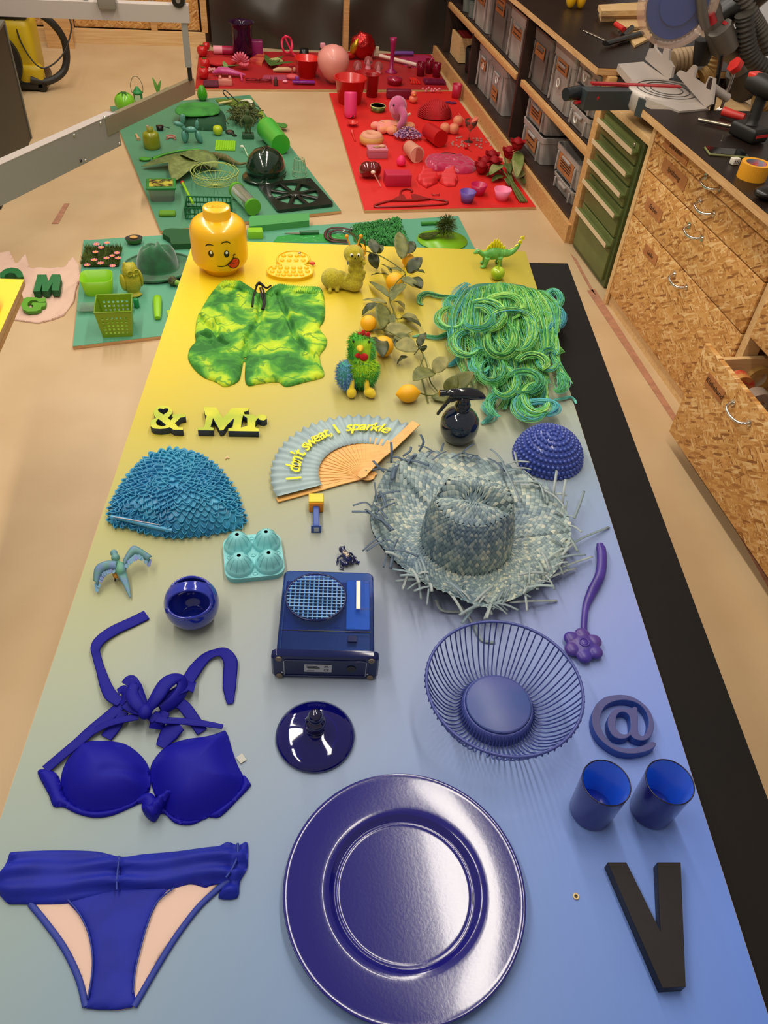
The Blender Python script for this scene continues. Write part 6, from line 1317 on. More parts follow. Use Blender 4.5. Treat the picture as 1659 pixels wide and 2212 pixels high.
# black-green fan-shaped rack
qr = [px(x, y, z) for x, y in ((556, 403), (672, 391), (718, 444), (600, 462))]; c = sum(qr, Vector())/4; rk = thing('fan_grille', 'black-green square plastic fan grille lying flat', 'grille', Vector((c.x, c.y, z)), math.atan2((qr[1]-qr[0]).y, (qr[1]-qr[0]).x)); RKM = M('141c12', .25, coat=.3)
Lx, Ly = (qr[1]-qr[0]).length, (qr[3]-qr[0]).length; Lx = (Lx+(qr[2]-qr[3]).length)/2; s_ = [tuple(v) for v in rrect(Lx, Ly, .02, 3)]; h_ = [(Lx*.40*math.cos(2*PI*k/32), Ly*.40*math.sin(2*PI*k/32)) for k in range(32)]
shape2d([s_, h_], .0, .018, 'frame', RKM, rk)
for k in range(8): a = 2*PI*k/8+.2; MB().box((0, 0, 0), (1, 1, 1)) and MB().tube([(.02*math.cos(a), .02*math.sin(a), .014), (Lx*.41*math.cos(a), Ly*.41*math.sin(a), .010)], [.012, .016], 6, flat=.5).build('spoke', RKM, rk)
MB().lathe([(.04, 0), (.04, .018), (.03, .022), (.0001, .022)], 24).build('hub', RKM, rk)
T1('green_felt_square', 'little dark lime fuzzy square', 'sponge', 362, 464, M('5c8c1c', .9), lambda b: b.box((0, 0, .008), (.085, .055, .016), .006), .0)
TH('flex_lamp', 'tiny white bud on a bent white stem', 'plant', 530, 332, [('stem', M('c8d8b0', .5), lambda b: b.tube(smooth_path([(-.015, .03, .03), (-.004, .01, .03), (.008, -.03, .01), (.014, -.06, .005)], 4), .003, 6)), ('bud', M('e8e4d0', .5), lambda b: b.ell((-.018, .034, .031), (.012, .009, .008)))])
TH('leather_tag', 'dark green leather paddle-shaped tag', 'tag', 500, 290, [('disc', M('1c2a1c', .4), lambda b: b.lathe([(.028, 0), (.028, .012), (.0001, .012)], 16, (-.01, .02, 0))), ('handle', M('1c2a1c', .4), lambda b: b.tube([(0, .0, .006), (.025, -.045, .006)], [.009, .012], 8, flat=.5)), ('inset', M('6c4438', .5), lambda b: b.lathe([(.016, .0125), (.0001, .013)], 12, (-.01, .02, 0)))])
bk_ = thing('toy_soldier', 'moss green toy figure standing on a plinth', 'figure', px(536, 298, z)); TS = M('44542c', .6)
mb = MB(); mb.tube([(-.012, 0, .03), (-.010, 0, .07), (-.004, 0, .10)], .009, 8); mb.tube([(.014, 0, .03), (.012, 0, .07), (.004, 0, .10)], .009, 8); mb.ell((0, 0, .115), (.026, .018, .030)); mb.ell((.004, 0, .158), (.016, .016, .018)); mb.tube([(-.02, 0, .13), (-.045, -.01, .10), (-.035, -.02, .07)], .008, 8); mb.tube([(.02, 0, .13), (.040, -.01, .105), (.030, -.02, .075)], .008, 8); blob(mb, 'body', TS, bk_, .003)
MB().box((0, 0, .015), (.075, .055, .03), .004).build('plinth', M('2c5234', .5), bk_)
mo_ = thing('moss_wreath', 'tangled brown-green moss bunch near the far board edge', 'plant', px(529, 262, z)); mb = MB(); rng = random.Random(3)
for i in range(360): 
    a = rng.uniform(0, 2*PI); r_ = .06+rng.gauss(0, .03); c = Vector((r_*math.cos(a)*1.0, r_*math.sin(a)*1.5, rng.uniform(.024, .07))); d = Vector((rng.uniform(-1, 1), rng.uniform(-1, 1), rng.uniform(-.4, .6))).normalized()*.02; mb.tube([c-d, c+Vector((0, 0, .006)), c+d], .0034, 4)
o = mb.build('moss', M('5c6430', .9, c2='3c4420', nscale=40), mo_); o['kind'] = 'stuff'
T1('green_tube', 'bright green translucent plastic tumbler lying on its side', 'tumbler', 592, 318, M('3cb428', .35, trans=.2), lambda b: b.cyl((-.035, .13, .070), (.035, -.13, .062), .068, 28, .060))
T1('green_fish', 'flat green leaf-shaped cloth behind the bright green tumbler', 'cloth', 592, 274, M('3c7c24', .7), lambda b: b.ell((0, 0, .012), (.07, .035, .012)).ell((.06, -.01, .012), (.03, .04, .010)))
F1('olive_card', 'small olive green card on the far green board', 'card', [(552, 240), (566, 240), (578, 262), (562, 263)], .003, M('7c9424', .6))
F1('olive_pouch', 'olive flat pouch under the bone-handled pocket knife', 'pouch', [(466, 217), (500, 214), (548, 217), (551, 232), (530, 238), (470, 222)], .006, M('5c7418', .7))
TH('pocket_knife', 'bone-handled knife with a dark cord', 'knife', 490, 227, [('handle', M('c8b878', .5), lambda b: b.tube([(-.055, -.02, .016), (.035, .025, .02)], .010, 8, flat=.7)), ('cord', BLK, lambda b: b.tube(smooth_path([(.02, .03, .03), (-.01, .05, .05), (-.02, .05, .07), (.0, .04, .08), (.05, .02, .04), (.08, .0, .02)], 4), .004, 5))])
T1('curved_horn', 'pale curved crescent beside the moss bunch', 'horn', 532, 227, M('d8d0b8', .5), lambda b: b.tube(smooth_path([(-.04, .05, .012), (.01, .04, .02), (.035, .0, .02), (.035, -.05, .012)], 4), [.004, .006, .008, .011, .014, .016, .017, .017, .015, .013, .010, .007, .004], 8, flat=.6))

# --- far red board ---
z = FB
for x, y, lab in ((438, 122, 'red tomato-like balloon pepper standing highest at the left end of the red board'), (443, 150, 'red pepper with a green star-shaped stalk at the left end'), (440, 170, 'red pepper nearest the board corner, below the stalked one')):
    t = thing('red_pepper', lab, 'vegetable', px(x, y, z), 0); MB().lathe([(.0001, .004), (.020, .001), (.036, .016), (.042, .040), (.038, .064), (.022, .078), (.008, .074), (.0001, .070)], 20).build('flesh', RED, t)
    st_ = MB(); [st_.tube([(0, 0, .074), (.018*math.cos(a), .018*math.sin(a), .079)], .003, 5) for a in (0, 1.3, 2.5, 3.8, 5)]; st_.build('stalk', M('3c5c1c', .6), t)
T1('small_red_pepper', 'smallest red pepper, behind the other three', 'vegetable', 446, 108, RED, lambda b: b.lathe([(.0001, .003), (.024, .006), (.030, .03), (.024, .052), (.0001, .056)], 16))
vp = thing('purple_vase', 'tall dark purple plastic vase with flared rim', 'vase', px(525, 124, z)); PV = M('3c1038', .12, trans=.45, ior=1.3, name='purple_clear', coat=.4)
MB().lathe([(.0001, 0), (.070, 0), (.076, .01), (.080, .20), (.084, .235), (.102, .250), (.100, .252), (.080, .238), (.076, .20), (.072, .012), (.0001, .010)], 36, cap=False).build('wall', PV, vp)
TH('pink_roll', 'pink and white rolled tube behind the purple vase', 'roll', 486, 117, [('tube', LPINK, lambda b: b.cyl((-.09, 0, .03), (.08, 0, .03), .03, 16)), ('band', MAG, lambda b: b.cyl((-.02, 0, .03), (.07, 0, .03), .0305, 16))])
T1('purple_box', 'dark pink-purple plastic box beside the vase', 'box', 556, 120, M('8c1c5c', .3), lambda b: b.box((0, 0, .055), (.09, .07, .11), .006))
T1('red_cushion', 'flat red cushion lying at the left of the board', 'cushion', 478, 140, M('b81c1c', .8), lambda b: b.ell((0, 0, .022), (.12, .10, .024)))
pf = thing('paper_flower', 'pink many-petalled flower with a green stem', 'flower', px(518, 150, z))
for k in range(16): a = 2*PI*k/16; d = Vector((math.cos(a), .35*math.sin(a), .9*abs(math.sin(a))+.25)).normalized(); MB().ell(Vector((.01, 0, .05))+d*.042, (.011, .009, .032), 8, 6, T=d.to_track_quat('Z', 'Y').to_matrix()).build('petal', M('d86478', .5), pf)
MB().tube([(.0, 0, .03), (-.09, .01, .02), (-.15, .0, .012)], .005, 6).build('stem', M('6c7434', .6), pf); leaf(pf, px(490, 150, z+.02), px(482, 132, z+.05), .035, M('7c8c4c', .6))
T1('pink_bouquet', 'second pink frilly blossom lower right of the paper flower', 'flower', 528, 152, M('d45c6c', .6), lambda b: [b.ell((.025*math.cos(a)*r_, .02*math.sin(a)*r_, .03+.01*r_), (.012, .01, .012), 8, 6) for a in (0, 1, 2, 3, 4, 5.2) for r_ in (.5, 1.2)], .3)
F1('snack_bag', 'orange and pink printed snack bag lying flat', 'bag', [(540, 132), (568, 116), (574, 128), (566, 142), (542, 138)], .02, M('d46444', .4, c2='b83030', nscale=12), z)
tu = thing('tulip', 'cream and green tulip bud with leaves lying down', 'flower', px(600, 140, z)); MB().tube([(-.085, -.01, .02), (-.05, 0, .024), (0, .008, .028), (.04, .012, .02)], [.010, .022, .024, .012], 12).build('bud', M('b8b470', .6, c2='8c9450', nscale=20), tu)
for b_ in ((572, 118), (640, 134), (612, 120)): leaf(tu, px(585, 142, z+.03), px(*b_, z+.03), .05, M('4c6428', .5))
pt = thing('pink_rope', 'neon pink rubber hose coiled in loops', 'rope', px(628, 122, z)); mb = MB()
mb.tube(smooth_path([(-.03+.042*math.cos(a)*(1+.08*math.sin(a*1.7)), .01*math.sin(a*3), .085+.060*math.sin(a)) for a in [k*.5 for k in range(0, 30)]]+[(.02, -.01, .02), (.08, 0, .012)], 3), .0075, 6); mb.build('hose', M('f0305c', .45), pt)
def bucket(name, label, x, y, rb, rt, h_, mat, handle=True):
    t = thing(name, label, 'bucket', px(x, y, z)); MB().lathe([(.0001, 0), (rb, 0), (rt, h_), (rt+.008, h_), (rt+.008, h_+.006), (rt-.003, h_+.004), (rb-.003, .005), (.0001, .004)], 36, cap=False).build('wall', mat, t)
    if handle: MB().tube([((rt+.010)*math.cos(a), (rt+.010)*math.sin(a), h_-.006-.008*math.sin(a)) for a in [PI+PI*k/14 for k in range(15)]], .003, 6).build('handle', mat, t)
    return t
RB_ = M('c81c18', .3, coat=.3, name='red_bucket'); bucket('red_bowl_bucket', 'small bright red bucket left of the pink balloon', 664, 166, .060, .092, .13, M('d82018', .3, coat=.3))
T1('black_cup', 'black object behind the small red bucket', 'cup', 657, 120, BLK, lambda b: b.lathe([(.04, 0), (.036, .05), (.0001, .052)], 16))
pbn = thing('pink_balloon', 'big pale pink balloon', 'balloon', px(719, 180, z)); MB().lathe([(.0001, .0), (.02, .003), (.075, .05), (.112, .11), (.122, .16), (.112, .205), (.07, .245), (.02, .262), (.0001, .263)], 36).build('skin', M('e49488', .4, coat=.2, name='balloon_pink'), pbn)
T1('balloon_knot', 'tiny pink marshmallow cube behind the balloon', 'sweet', 697, 107, LPINK, lambda b: b.box((0, 0, .03), (.045, .03, .04), .01))
fl_ = thing('foil_balloon', 'crumpled red and gold foil sweet wrapper bundle', 'balloon', px(783, 128, z)); mb = MB().ell((0, 0, .10), (.105, .06, .10), 28, 20)
mb.v = [tuple(Vector(v)*(1+.10*noise.noise(Vector(v)*28))) for v in mb.v]; mb.build('foil', M('a81818', .18, metal=.6, name='red_foil', bump=.4, bscale=40), fl_); MB().ell((-.07, -.01, .10), (.032, .05, .07), 14, 10, T=Matrix.Rotation(.4, 3, 'Y')).build('gold_side', M('c89c28', .2, .7), fl_)
MB().ell((-.12, -.02, .03), (.06, .03, .025)).build('tail', M('a81c14', .3, .4), fl_)
wtb = thing('white_tube', 'long white stick with a pale square end resting on the red board', 'tube', px(860, 130, z)); a, b = px(820, 120, z+.03)-wtb.location, px(900, 140, z+.02)-wtb.location; MB().cyl(a, b, .014, 12).build('tube', M('e8c8b8', .5), wtb); MB().box(a+Vector((-.03, .0, .03)), (.045, .02, .07), .004).build('end_block', M('c0b498', .5), wtb)
MB().lathe([(.048, 0), (.050, .004), (.036, .012), (.016, .03), (.015, .12), (.022, .21), (.030, .245), (.027, .246), (.014, .21), (.0001, .20)], 28).build('x', None).name = 'tmp_v'
o = bpy.data.objects['tmp_v']; o.data.materials.clear(); o.data.materials.append(M('9c1c54', .3, coat=.3)); o.name = 'magenta_vase'; o.location = px(845, 156, z); tag(o, 'tall slender magenta vase with a flared foot', 'vase')
T1('purple_sleeve', 'violet folded cloth strip near the tarpaulin', 'cloth', 872, 122, M('6c3c8c', .7), lambda b: b.tube([(-.10, .01, .02), (0, 0, .026), (.08, .01, .024)], .022, 10, flat=.7))
F1('pink_placemat', 'round-cornered translucent pink mat behind the glass cups', 'mat', [(855, 130), (870, 121), (918, 119), (936, 124), (940, 134), (925, 148), (880, 146)], .003, M('b4305c', .4), z)
for x, y, lab in ((908, 164, 'dark red glass cup, leftmost of three'), (926, 158, 'dark red glass cup, rear middle of three'), (942, 166, 'dark red glass cup, rightmost of three with a pink glow')):
    t = thing('red_glass', lab, 'glass', px(x, y, z), 0, 'dark red glass cups'); MB().lathe([(.0001, 0), (.030, 0), (.034, .10), (.031, .10), (.027, .008), (.0001, .007)], 20, cap=False).build('wall', M('9c1430', .1, trans=.5, ior=1.3), t)
for x, y, lab in ((772, 158, 'clear glass dome with a pale figure, left of three'), (795, 148, 'clear glass dome with a pink figure, rear of three'), (817, 160, 'clear glass dome with a pink figure, right of three')):
    t = thing('glass_dome', lab, 'ornament', px(x, y, z), 0, 'little glass ornaments'); MB().ell((0, 0, .055), (.034, .034, .036), 16, 12).build('dome', M('e0c8c0', .05, trans=.9, ior=1.2), t); MB().lathe([(.024, 0), (.020, .02), (.010, .055), (.0001, .07)], 12).build('figure', LPINK, t)
T1('glass_base_dish', 'round red bowl between balloon and glass domes', 'bowl', 788, 168, M('b81c20', .3, trans=.2), lambda b: b.lathe(cupprof(.07, .09, .035), 28, cap=False))
T1('magenta_dish', 'dark magenta round glass dish with lid', 'dish', 852, 182, M('a01838', .15, coat=.4), lambda b: b.lathe([(.0001, 0), (.05, 0), (.058, .03), (.063, .034), (.06, .045), (.030, .052), (.01, .06), (.0001, .06)], 28))
fk = thing('red_cutlery', 'red plastic cutlery fanned out on the red board', 'cutlery', px(898, 178, z)); 
for i in range(4): MB().tube([(-.045+i*.022, -.055, .008), (-.03+i*.016, .0, .012), (-.03+i*.012, .075, .010)], [.010, .006, .010], 8, flat=.4).build('handle', M('e0281c', .35), fk)
T1('clear_case', 'clear purple-tinted plastic case near the magenta cup', 'case', 938, 180, M('b03864', .1, trans=.7, ior=1.2), lambda b: b.box((0, 0, .012), (.17, .10, .024), .005))
T1('magenta_beaker', 'open magenta beaker at the right end of the red boards', 'cup', 985, 211, M('b81c40', .4), lambda b: b.lathe(cupprof(.034, .036, .095), 24, cap=False))
T1('wine_block', 'dark wine-red rectangular block between the two red boards', 'block', 861, 212, M('74102c', .4), lambda b: b.box((0, 0, .03), (.185, .055, .06), .006))
T1('heart_pebble', 'small heart-shaped red charm on the red board', 'charm', 884, 147, DRED, lambda b: b.ell((-.008, 0, .012), (.012, .01, .010)).ell((.008, 0, .012), (.012, .01, .010)))
F1('pink_sheet', 'dusky pink flat sheet behind the small figures', 'sheet', [(570, 163), (628, 163), (632, 174), (565, 173)], .003, M('a83c58', .6), z)
T1('purple_comb', 'bright purple translucent brush lying at the board edge', 'comb', 656, 183, M('8c2c94', .25, trans=.2), lambda b: b.box((0, 0, .02), (.17, .04, .014), .005).box((-.05, 0, .03), (.03, .02, .05), .004))
T1('pink_figurine', 'small doll-like figure in a pink coat lying down', 'doll', 614, 157, M('d88878', .5, c2='c8a878', nscale=20), lambda b: b.tube([(-.085, 0, .014), (-.04, 0, .022), (.03, .002, .022), (.055, .004, .018)], [.010, .018, .020, .012], 10).ell((.08, .004, .022), (.016, .016, .018)))
T1('pink_shell', 'pink folded paper shell beside the purple brush', 'shell', 632, 172, M('d04c54', .6), lambda b: b.ell((0, 0, .018), (.05, .035, .02)))
T1('tiny_bottle', 'tiny dark bottle with a white cap', 'bottle', 596, 185, M('4c2c24', .3), lambda b: b.lathe([(.016, 0), (.016, .035), (.010, .045), (.010, .055), (.0001, .055)], 12))
T1('tiny_shell', 'tiny pink and white sweet near the board edge', 'sweet', 616, 179, LPINK, lambda b: b.ell((0, 0, .010), (.020, .012, .010)))
T1('maroon_square', 'dark maroon velvet square at the board corner', 'cloth', 456, 184, M('5c1830', .9), lambda b: b.box((0, 0, .010), (.11, .12, .020), .008))
T1('pink_heart_box', 'small pale pink crown-shaped box beside the maroon square', 'box', 487, 184, M('d88478', .5), lambda b: b.box((0, 0, .022), (.10, .05, .044), .008).box((-.035, 0, .05), (.02, .04, .02), .004).box((.035, 0, .05), (.02, .04, .02), .004))
dg_ = T1('pink_dragon', 'glossy pink crumpled fabric fish shape', 'toy', 492, 166, M('c03c80', .35, sheen=.4), lambda b: b.tube([(-.11, .01, .02), (-.06, .01, .04), (0, 0, .04), (.08, -.005, .025), (.13, -.01, .02)], [.01, .035, .035, .02, .008], 12, flat=.7))
T1('pink_beads', 'knot of tiny pink pearls beside the green stem', 'beads', 457, 158, M('d89090', .4), lambda b: [b.ell((random.uniform(-.03, .03), random.uniform(-.02, .02), random.uniform(.01, .03)), .010, 8, 6) for _ in range(14)])
T1('candy_key', 'thin pink spoon standing between shell and maroon wires', 'spoon', 521, 172, M('d04c78', .4), lambda b: b.tube([(0, .03, .03), (.003, -.02, .02), (.004, -.06, .010)], [.012, .006, .008], 8))
T1('wire_glasses', 'dark red wire spectacles on the board', 'spectacles', 558, 180, M('7c1020', .3, .4), lambda b: b.torus((-.05, 0, .025), .035, .003, 20, 5, T=Matrix.Diagonal((1.3, .6, 1))).torus((.05, 0, .025), .035, .003, 20, 5, T=Matrix.Diagonal((1.3, .6, 1))).box((0, .02, .012), (.19, .01, .006)).box((.1, .05, .012), (.004, .13, .006)))

# --- near red board ---
z = Z1
bucket('red_bucket', 'large glossy red bucket standing at the corner of the two red boards', 755, 222, .080, .112, .165, RB_)
T1('red_beaker', 'tall dark red beaker right behind the large bucket', 'cup', 803, 208, M('9c1014', .35), lambda b: b.lathe([(.0001, 0), (.040, 0), (.047, .14), (.060, .15), (.056, .152), (.044, .142), (.036, .006), (.0001, .005)], 24, cap=False))
pb_ = thing('pink_bottle', 'hot pink thermos bottle leaning toward the bucket', 'bottle', px(757, 254, z)); MB().at((0, 0, 0), rx=-.2).lathe([(.030, 0), (.038, .01), (.043, .03), (.044, .15), (.042, .158), (.0001, .160)], 28).build('body', PINK, pb_)
T1('pepper_stalk', 'short dark green pointed stalk below the pink bottle', 'stalk', 760, 256, M('1c2c14', .6), lambda b: b.at((0, 0, .0)).tube([(0, .01, .02), (.001, -.012, .018)], [.014, .010], 8))
rs = thing('red_spoon', 'red serving spoon lying under the pink bottle', 'spoon', px(761, 272, z)); SPR = M('d42c20', .35, coat=.3); o = MB().grid(lambda u, v: (.040*v*math.cos(u*2*PI), .043*v*math.sin(u*2*PI), .006+.018*v*v), 24, 6).build('bowl', SPR, rs); mod(o, 'SOLIDIFY', thickness=.003)
a = px(761, 285, z+.012)-rs.location; b = px(767, 304, z+.006)-rs.location; MB().tube([a+Vector((0, .012, .006)), a, b], [.012, .007, .005], 8, flat=.5).build('handle', SPR, rs)
wm = thing('watermelon_dish', 'round dish decorated like a cut watermelon', 'dish', px(816, 240, z)); MB().lathe([(.0001, 0), (.045, 0), (.056, .035), (.050, .036)], 28, cap=False).build('rind', M('3c5c1c', .5, c2='7c8c3c', nscale=30), wm); MB().lathe([(.056, .035), (.053, .040), (.050, .038)], 28, cap=False).build('rim', M('c8c078', .5), wm); MB().lathe([(.050, .033), (.0001, .033)], 24).build('flesh', M('c41c1c', .5), wm)
el = thing('pink_elephant', 'pink plush elephant sitting on the orange pillow toy', 'soft toy', px(858, 288, z)+Vector((0, 0, .0))); EPM = M('c85c88', .9, sheen=.6, name='pink_plush', bump=.3, bscale=200)
mb = MB(); mb.ell((0, .05, .155), (.062, .050, .065)); mb.ell((.012, .07, .11), (.05, .04, .05)); mb.tube(smooth_path([(.015, .02, .150), (.035, -.010, .120), (.030, -.020, .085), (.015, -.015, .06), (.005, -.01, .035)], 4), [.028, .027, .026, .025, .025, .025, .024, .024, .024, .024, .023, .022, .022, .021, .020, .019, .018], 12); blob(mb, 'head_and_trunk', EPM, el, .0045)
MB().ell((-.035, .012, .172), .0065, 8, 6).build('eye', BLK, el); MB().ell((-.030, .020, .140), (.026, .010, .032)).build('ear', M('d88098', .9), el); MB().tube([(.055, .03, .10), (.085, .02, .12)], [.010, .008], 8).build('tusk', M('e8c8a8', .6), el)
op = thing('orange_pillow_toy', 'soft orange and pink star-shaped plush lying under the elephant', 'soft toy', px(845, 284, z)); OPM = M('e89a4c', .9, sheen=.5, name='orange_plush', c2='e8887c', nscale=9)
mb = MB(); mb.ell((-.02, .0, .035), (.085, .070, .034)); mb.ell((.07, .0, .032), (.08, .06, .030))
for x, y in ((-.105, .03), (-.07, -.045), (-.01, -.065), (.10, -.055), (.135, .03), (.05, .06), (-.05, .06)): mb.ell((x, y, .026), (.035, .032, .026))
blob(mb, 'body', OPM, op, .005); MB().tube(smooth_path([(-.08, .035, .055), (-.065, .0, .063), (-.05, -.03, .060), (-.01, -.045, .058), (.03, -.05, .052)], 4), .0025, 5).build('stitching', M('a85c38', .8), op)
lc_ = thing('lilac_bunch', 'bunch of lilac blossom spilling from the pink vase', 'flowers', px(880, 300, z)); rng = random.Random(6); LM = [M('a878a0', .7), M('c898b0', .7), M('805890', .7)]; mbs = [MB(), MB(), MB()]
for i in range(330): a = rng.uniform(0, 2*PI); r_ = math.sqrt(rng.random()); c = Vector((.095*r_*math.cos(a), .060*r_*math.sin(a), .012+.055*(1-r_*r_)*rng.random()+.01)); mbs[i % 3].ell(c, (.0065, .0065, .004), 6, 4)
for m_, b_ in zip(LM, mbs): o = b_.build('blossom', m_, lc_); o['kind'] = 'stuff'
vs_ = thing('pink_vase', 'pale pink vase lying on its side with lilac at its mouth', 'vase', px(892, 345, z)); MB().cyl((-.02, .075, .052), (.012, -.045, .048), .042, 28, .050).build('body', M('d08c74', .5), vs_); MB().cyl((.012, -.045, .048), (.0135, -.050, .048), .050, 28).build('foot_rim', M('e8b098', .5), vs_); MB().cyl((.0133, -.0495, .048), (.0136, -.0515, .048), .041, 28).build('foot_base', M('b86454', .6), vs_); MB().cyl((-.021, .078, .052), (-.014, .053, .0515), .0425, 28).build('collar', M('c42c24', .5), vs_)
hc_ = thing('paper_honeycomb', 'red honeycomb paper ball with many fanned folds', 'decoration', px(938, 252, z)); 
def hcf(u, v): k = abs((u*26) % 1-.5)*2; a = PI*u; t = math.cos(PI*v); q_ = math.sqrt(max(0, 1-t*t))*(.80+.20*k); return (math.cos(a)*.125*q_, t*.10, .010+math.sin(a)*.105*q_)
MB().grid(hcf, 104, 12).build('folds', M('b8141c', .7), hc_)
MB().ell((0, 0, .052), (.09, .07, .045)).build('core', M('a01018', .8), hc_)
T1('red_cylinder', 'bright red cylinder box lying on its side', 'tube', 940, 312, M('b81014', .4), lambda b: b.cyl((-.032, .105, .054), (.020, -.055, .054), .048, 32, .054))
for x, y, s_, lab in ((960, 288, .036, 'pink peach, leftmost and half behind the red cylinder'), (979, 289, .036, 'pink peach, nearest of the three'), (988, 272, .036, 'pink peach, furthest of the three')):
    t = thing('peach', lab, 'fruit', px(x, y, z), 0, 'three pink peaches'); MB().lathe([(.0001, .003), (.018, .0), (.032, .012), (.036, .032), (.032, .052), (.018, .064), (.0001, .060)], 20).build('flesh', M('dc7468', .6, c2='e08c60', nscale=14), t)
dk_ = thing('rubber_duck', 'small pink rubber duck between block and paper ball', 'duck', px(892, 222, z)); mb = MB(); mb.ell((0, 0, .026), (.034, .030, .026)); mb.ell((0, -.004, .062), (.022, .021, .021)); blob(mb, 'body', M('e87858', .4), dk_, .003); MB().ell((0, -.026, .060), (.010, .008, .005)).build('beak', M('e8a03c', .4), dk_)
T1('pink_blossoms', 'row of tiny pale pink blossoms on the board joint', 'flowers', 932, 200, M('e07c8c', .7), lambda b: [b.ell((-.065+i*.014+random.uniform(-.01, .01), random.uniform(-.012, .012), random.uniform(.006, .03)), .009, 8, 6) for i in range(11)])
T1('purple_feather', 'small purple and black ribbon scrap', 'ribbon', 978, 224, M('5c2454', .6), lambda b: b.box((0, 0, .006), (.05, .03, .008), .003).box((-.03, .02, .008), (.04, .016, .006)), .3)
gb_ = thing('glass_goblet', 'clear goblet with pink feathers in it', 'goblet', px(1012, 306, z)); GLS = M('e8b0a0', .04, trans=.92, ior=1.25, name='clear_glass'); MB().lathe([(.030, 0), (.030, .003), (.005, .008), (.004, .06), (.010, .075), (.036, .10), (.044, .135), (.042, .135), (.034, .103), (.0001, .08)], 28).build('bowl', GLS, gb_)
for i in range(9): a = rng.uniform(0, 6.28); MB().tube([(0, 0, .09), (.02*math.cos(a), .02*math.sin(a), .13), (.05*math.cos(a), .04*math.sin(a), .145+.01*math.sin(i))], [.006, .010, .003], 6, flat=.3).build('feather', M('e07460', .8), gb_)
MB().tube([(-.03, .02, .12), (-.07, .09, .15)], .0022, 5).build('stick', M('e06050', .5), gb_)
g0 = None; rng = random.Random(8)
for k in range(36):
    x, y = rng.uniform(985, 1062), rng.uniform(296, 322); 
    if k < 5: x, y = rng.uniform(973, 992), rng.uniform(303, 316)
    if abs(x-1012) < 10 and y < 312: x += 22
    p = px(x, y, z)
    if g0 is None: g0 = one(MB().lathe([(.0001, 0), (.0075, .006), (.006, .010), (.0001, .010)], 8, smooth=False), 'glass_gem', M('f0d8d0', .03, trans=.75, ior=1.6, name='gem'), 'scattered clear glass gem on the red board', 'gem', p, 0, 'clear glass gems scattered on the red board'); o = g0
    else: o = g0.copy(); COL.objects.link(o)
    o.location = p; o.rotation_euler = (0, 0, rng.random()*6)
T1('red_dart', 'small red heart-headed pin lying on the red board', 'pin', 1009, 322, RED, lambda b: b.ell((-.006, .01, .012), (.016, .016, .012)).tube([(0, .0, .010), (.02, -.05, .004)], .002, 5))
dn2 = thing('doughnut', 'big iced doughnut cushion with beige base', 'doughnut', px(802, 312, z)); MB().torus((0, 0, .034), .046, .034, 32, 14).build('dough', M('d8a058', .7), dn2); ic = MB().torus((0, 0, .046), .046, .028, 32, 12); ic.v = [tuple(Vector(v)+Vector((0, 0, .004))*noise.noise(Vector(v)*40)) for v in ic.v]; ic.build('icing', M('dc9878', .6), dn2)
pb2 = thing('pink_gift_tin', 'pale pink tin box with a shell and bow on its lid', 'box', px(814, 338, z), .03); MB().box((0, 0, .022), (.12, .085, .044), .004).build('tin', M('b86478', .5), pb2); MB().box((0, 0, .050), (.125, .090, .014), .003).build('lid', M('d07c8c', .5), pb2); MB().ell((.03, 0, .063), (.022, .014, .010)).build('shell', M('d8a080', .5), pb2); MB().ell((-.005, -.01, .061), (.025, .010, .006)).build('bow', M('a87850', .5), pb2)
lo = thing('giant_lollipop', 'giant dark red glass heart lollipop with white stick', 'lollipop', px(799, 385, z)); mb = MB(); mb.ell((-.018, .01, .048), (.050, .046, .046)); mb.ell((.022, .008, .048), (.048, .045, .046)); blob(mb, 'candy', M('6c0a0c', .05, coat=.9, name='candy_red'), lo, .004)
q0_, q1_ = px(806, 372, z+.085)-lo.location, px(823, 403, z+.005)-lo.location; MB().tube([q0_, q1_], .0032, 8).build('stick', M('f0b8a8', .4), lo); MB().ell(q0_, (.014, .014, .010)).build('stick_cap', M('e8c8b8', .3), lo)
T1('pink_egg', 'hot pink blender sponge standing by the pink vase', 'sponge', 866, 357, M('f02c68', .6), lambda b: b.lathe([(.0001, 0), (.022, .002), (.030, .018), (.026, .038), (.012, .056), (.0001, .060)], 20))
T1('magenta_box', 'plain magenta rectangular box near the hanger', 'box', 859, 400, M('b81438', .5, c2='c42044', nscale=4), lambda b: b.box((0, .02, .034), (.155, .085, .068), .003))
def clothtoy(name, label, cat, pts, h_, mat, e=.012, nz=.012, sc=22):
    c = px(sum(p[0] for p in pts)/len(pts), sum(p[1] for p in pts)/len(pts), z); t = thing(name, label, cat, c); cloth('fabric', smooth2(loc2(pts, c, z+h_*.4)), .001, lambda x, y, d: .002+h_*(1-math.exp(-d/e))+nz*noise.noise(Vector((x*sc, y*sc*1.6, 3)))*min(1, d/.02), mat, t, cell=.006); return t
SAT = M('b81c4c', .25, sheen=.4, name='crimson_satin'); sp2 = clothtoy('satin_pouch', 'crimson satin sleep mask with dark elastic', 'pouch', [(922, 338), (960, 334), (1000, 338), (1024, 348), (1030, 360), (1020, 370), (990, 372), (962, 365), (940, 366), (922, 355)], .03, SAT)
MB().tube(smooth_path([px(x, y, z+zz)-sp2.location for x, y, zz in ((940, 340, .02), (955, 331, .03), (975, 331, .03), (1000, 338, .025), (1022, 350, .02), (1031, 362, .012))], 5), .005, 6, flat=.5).build('elastic', M('4c0c14', .7), sp2)
btw = thing('bow_tie', 'large coral red bow tie', 'bow tie', px(945, 388, z)); BTM = M('d82c30', .6)
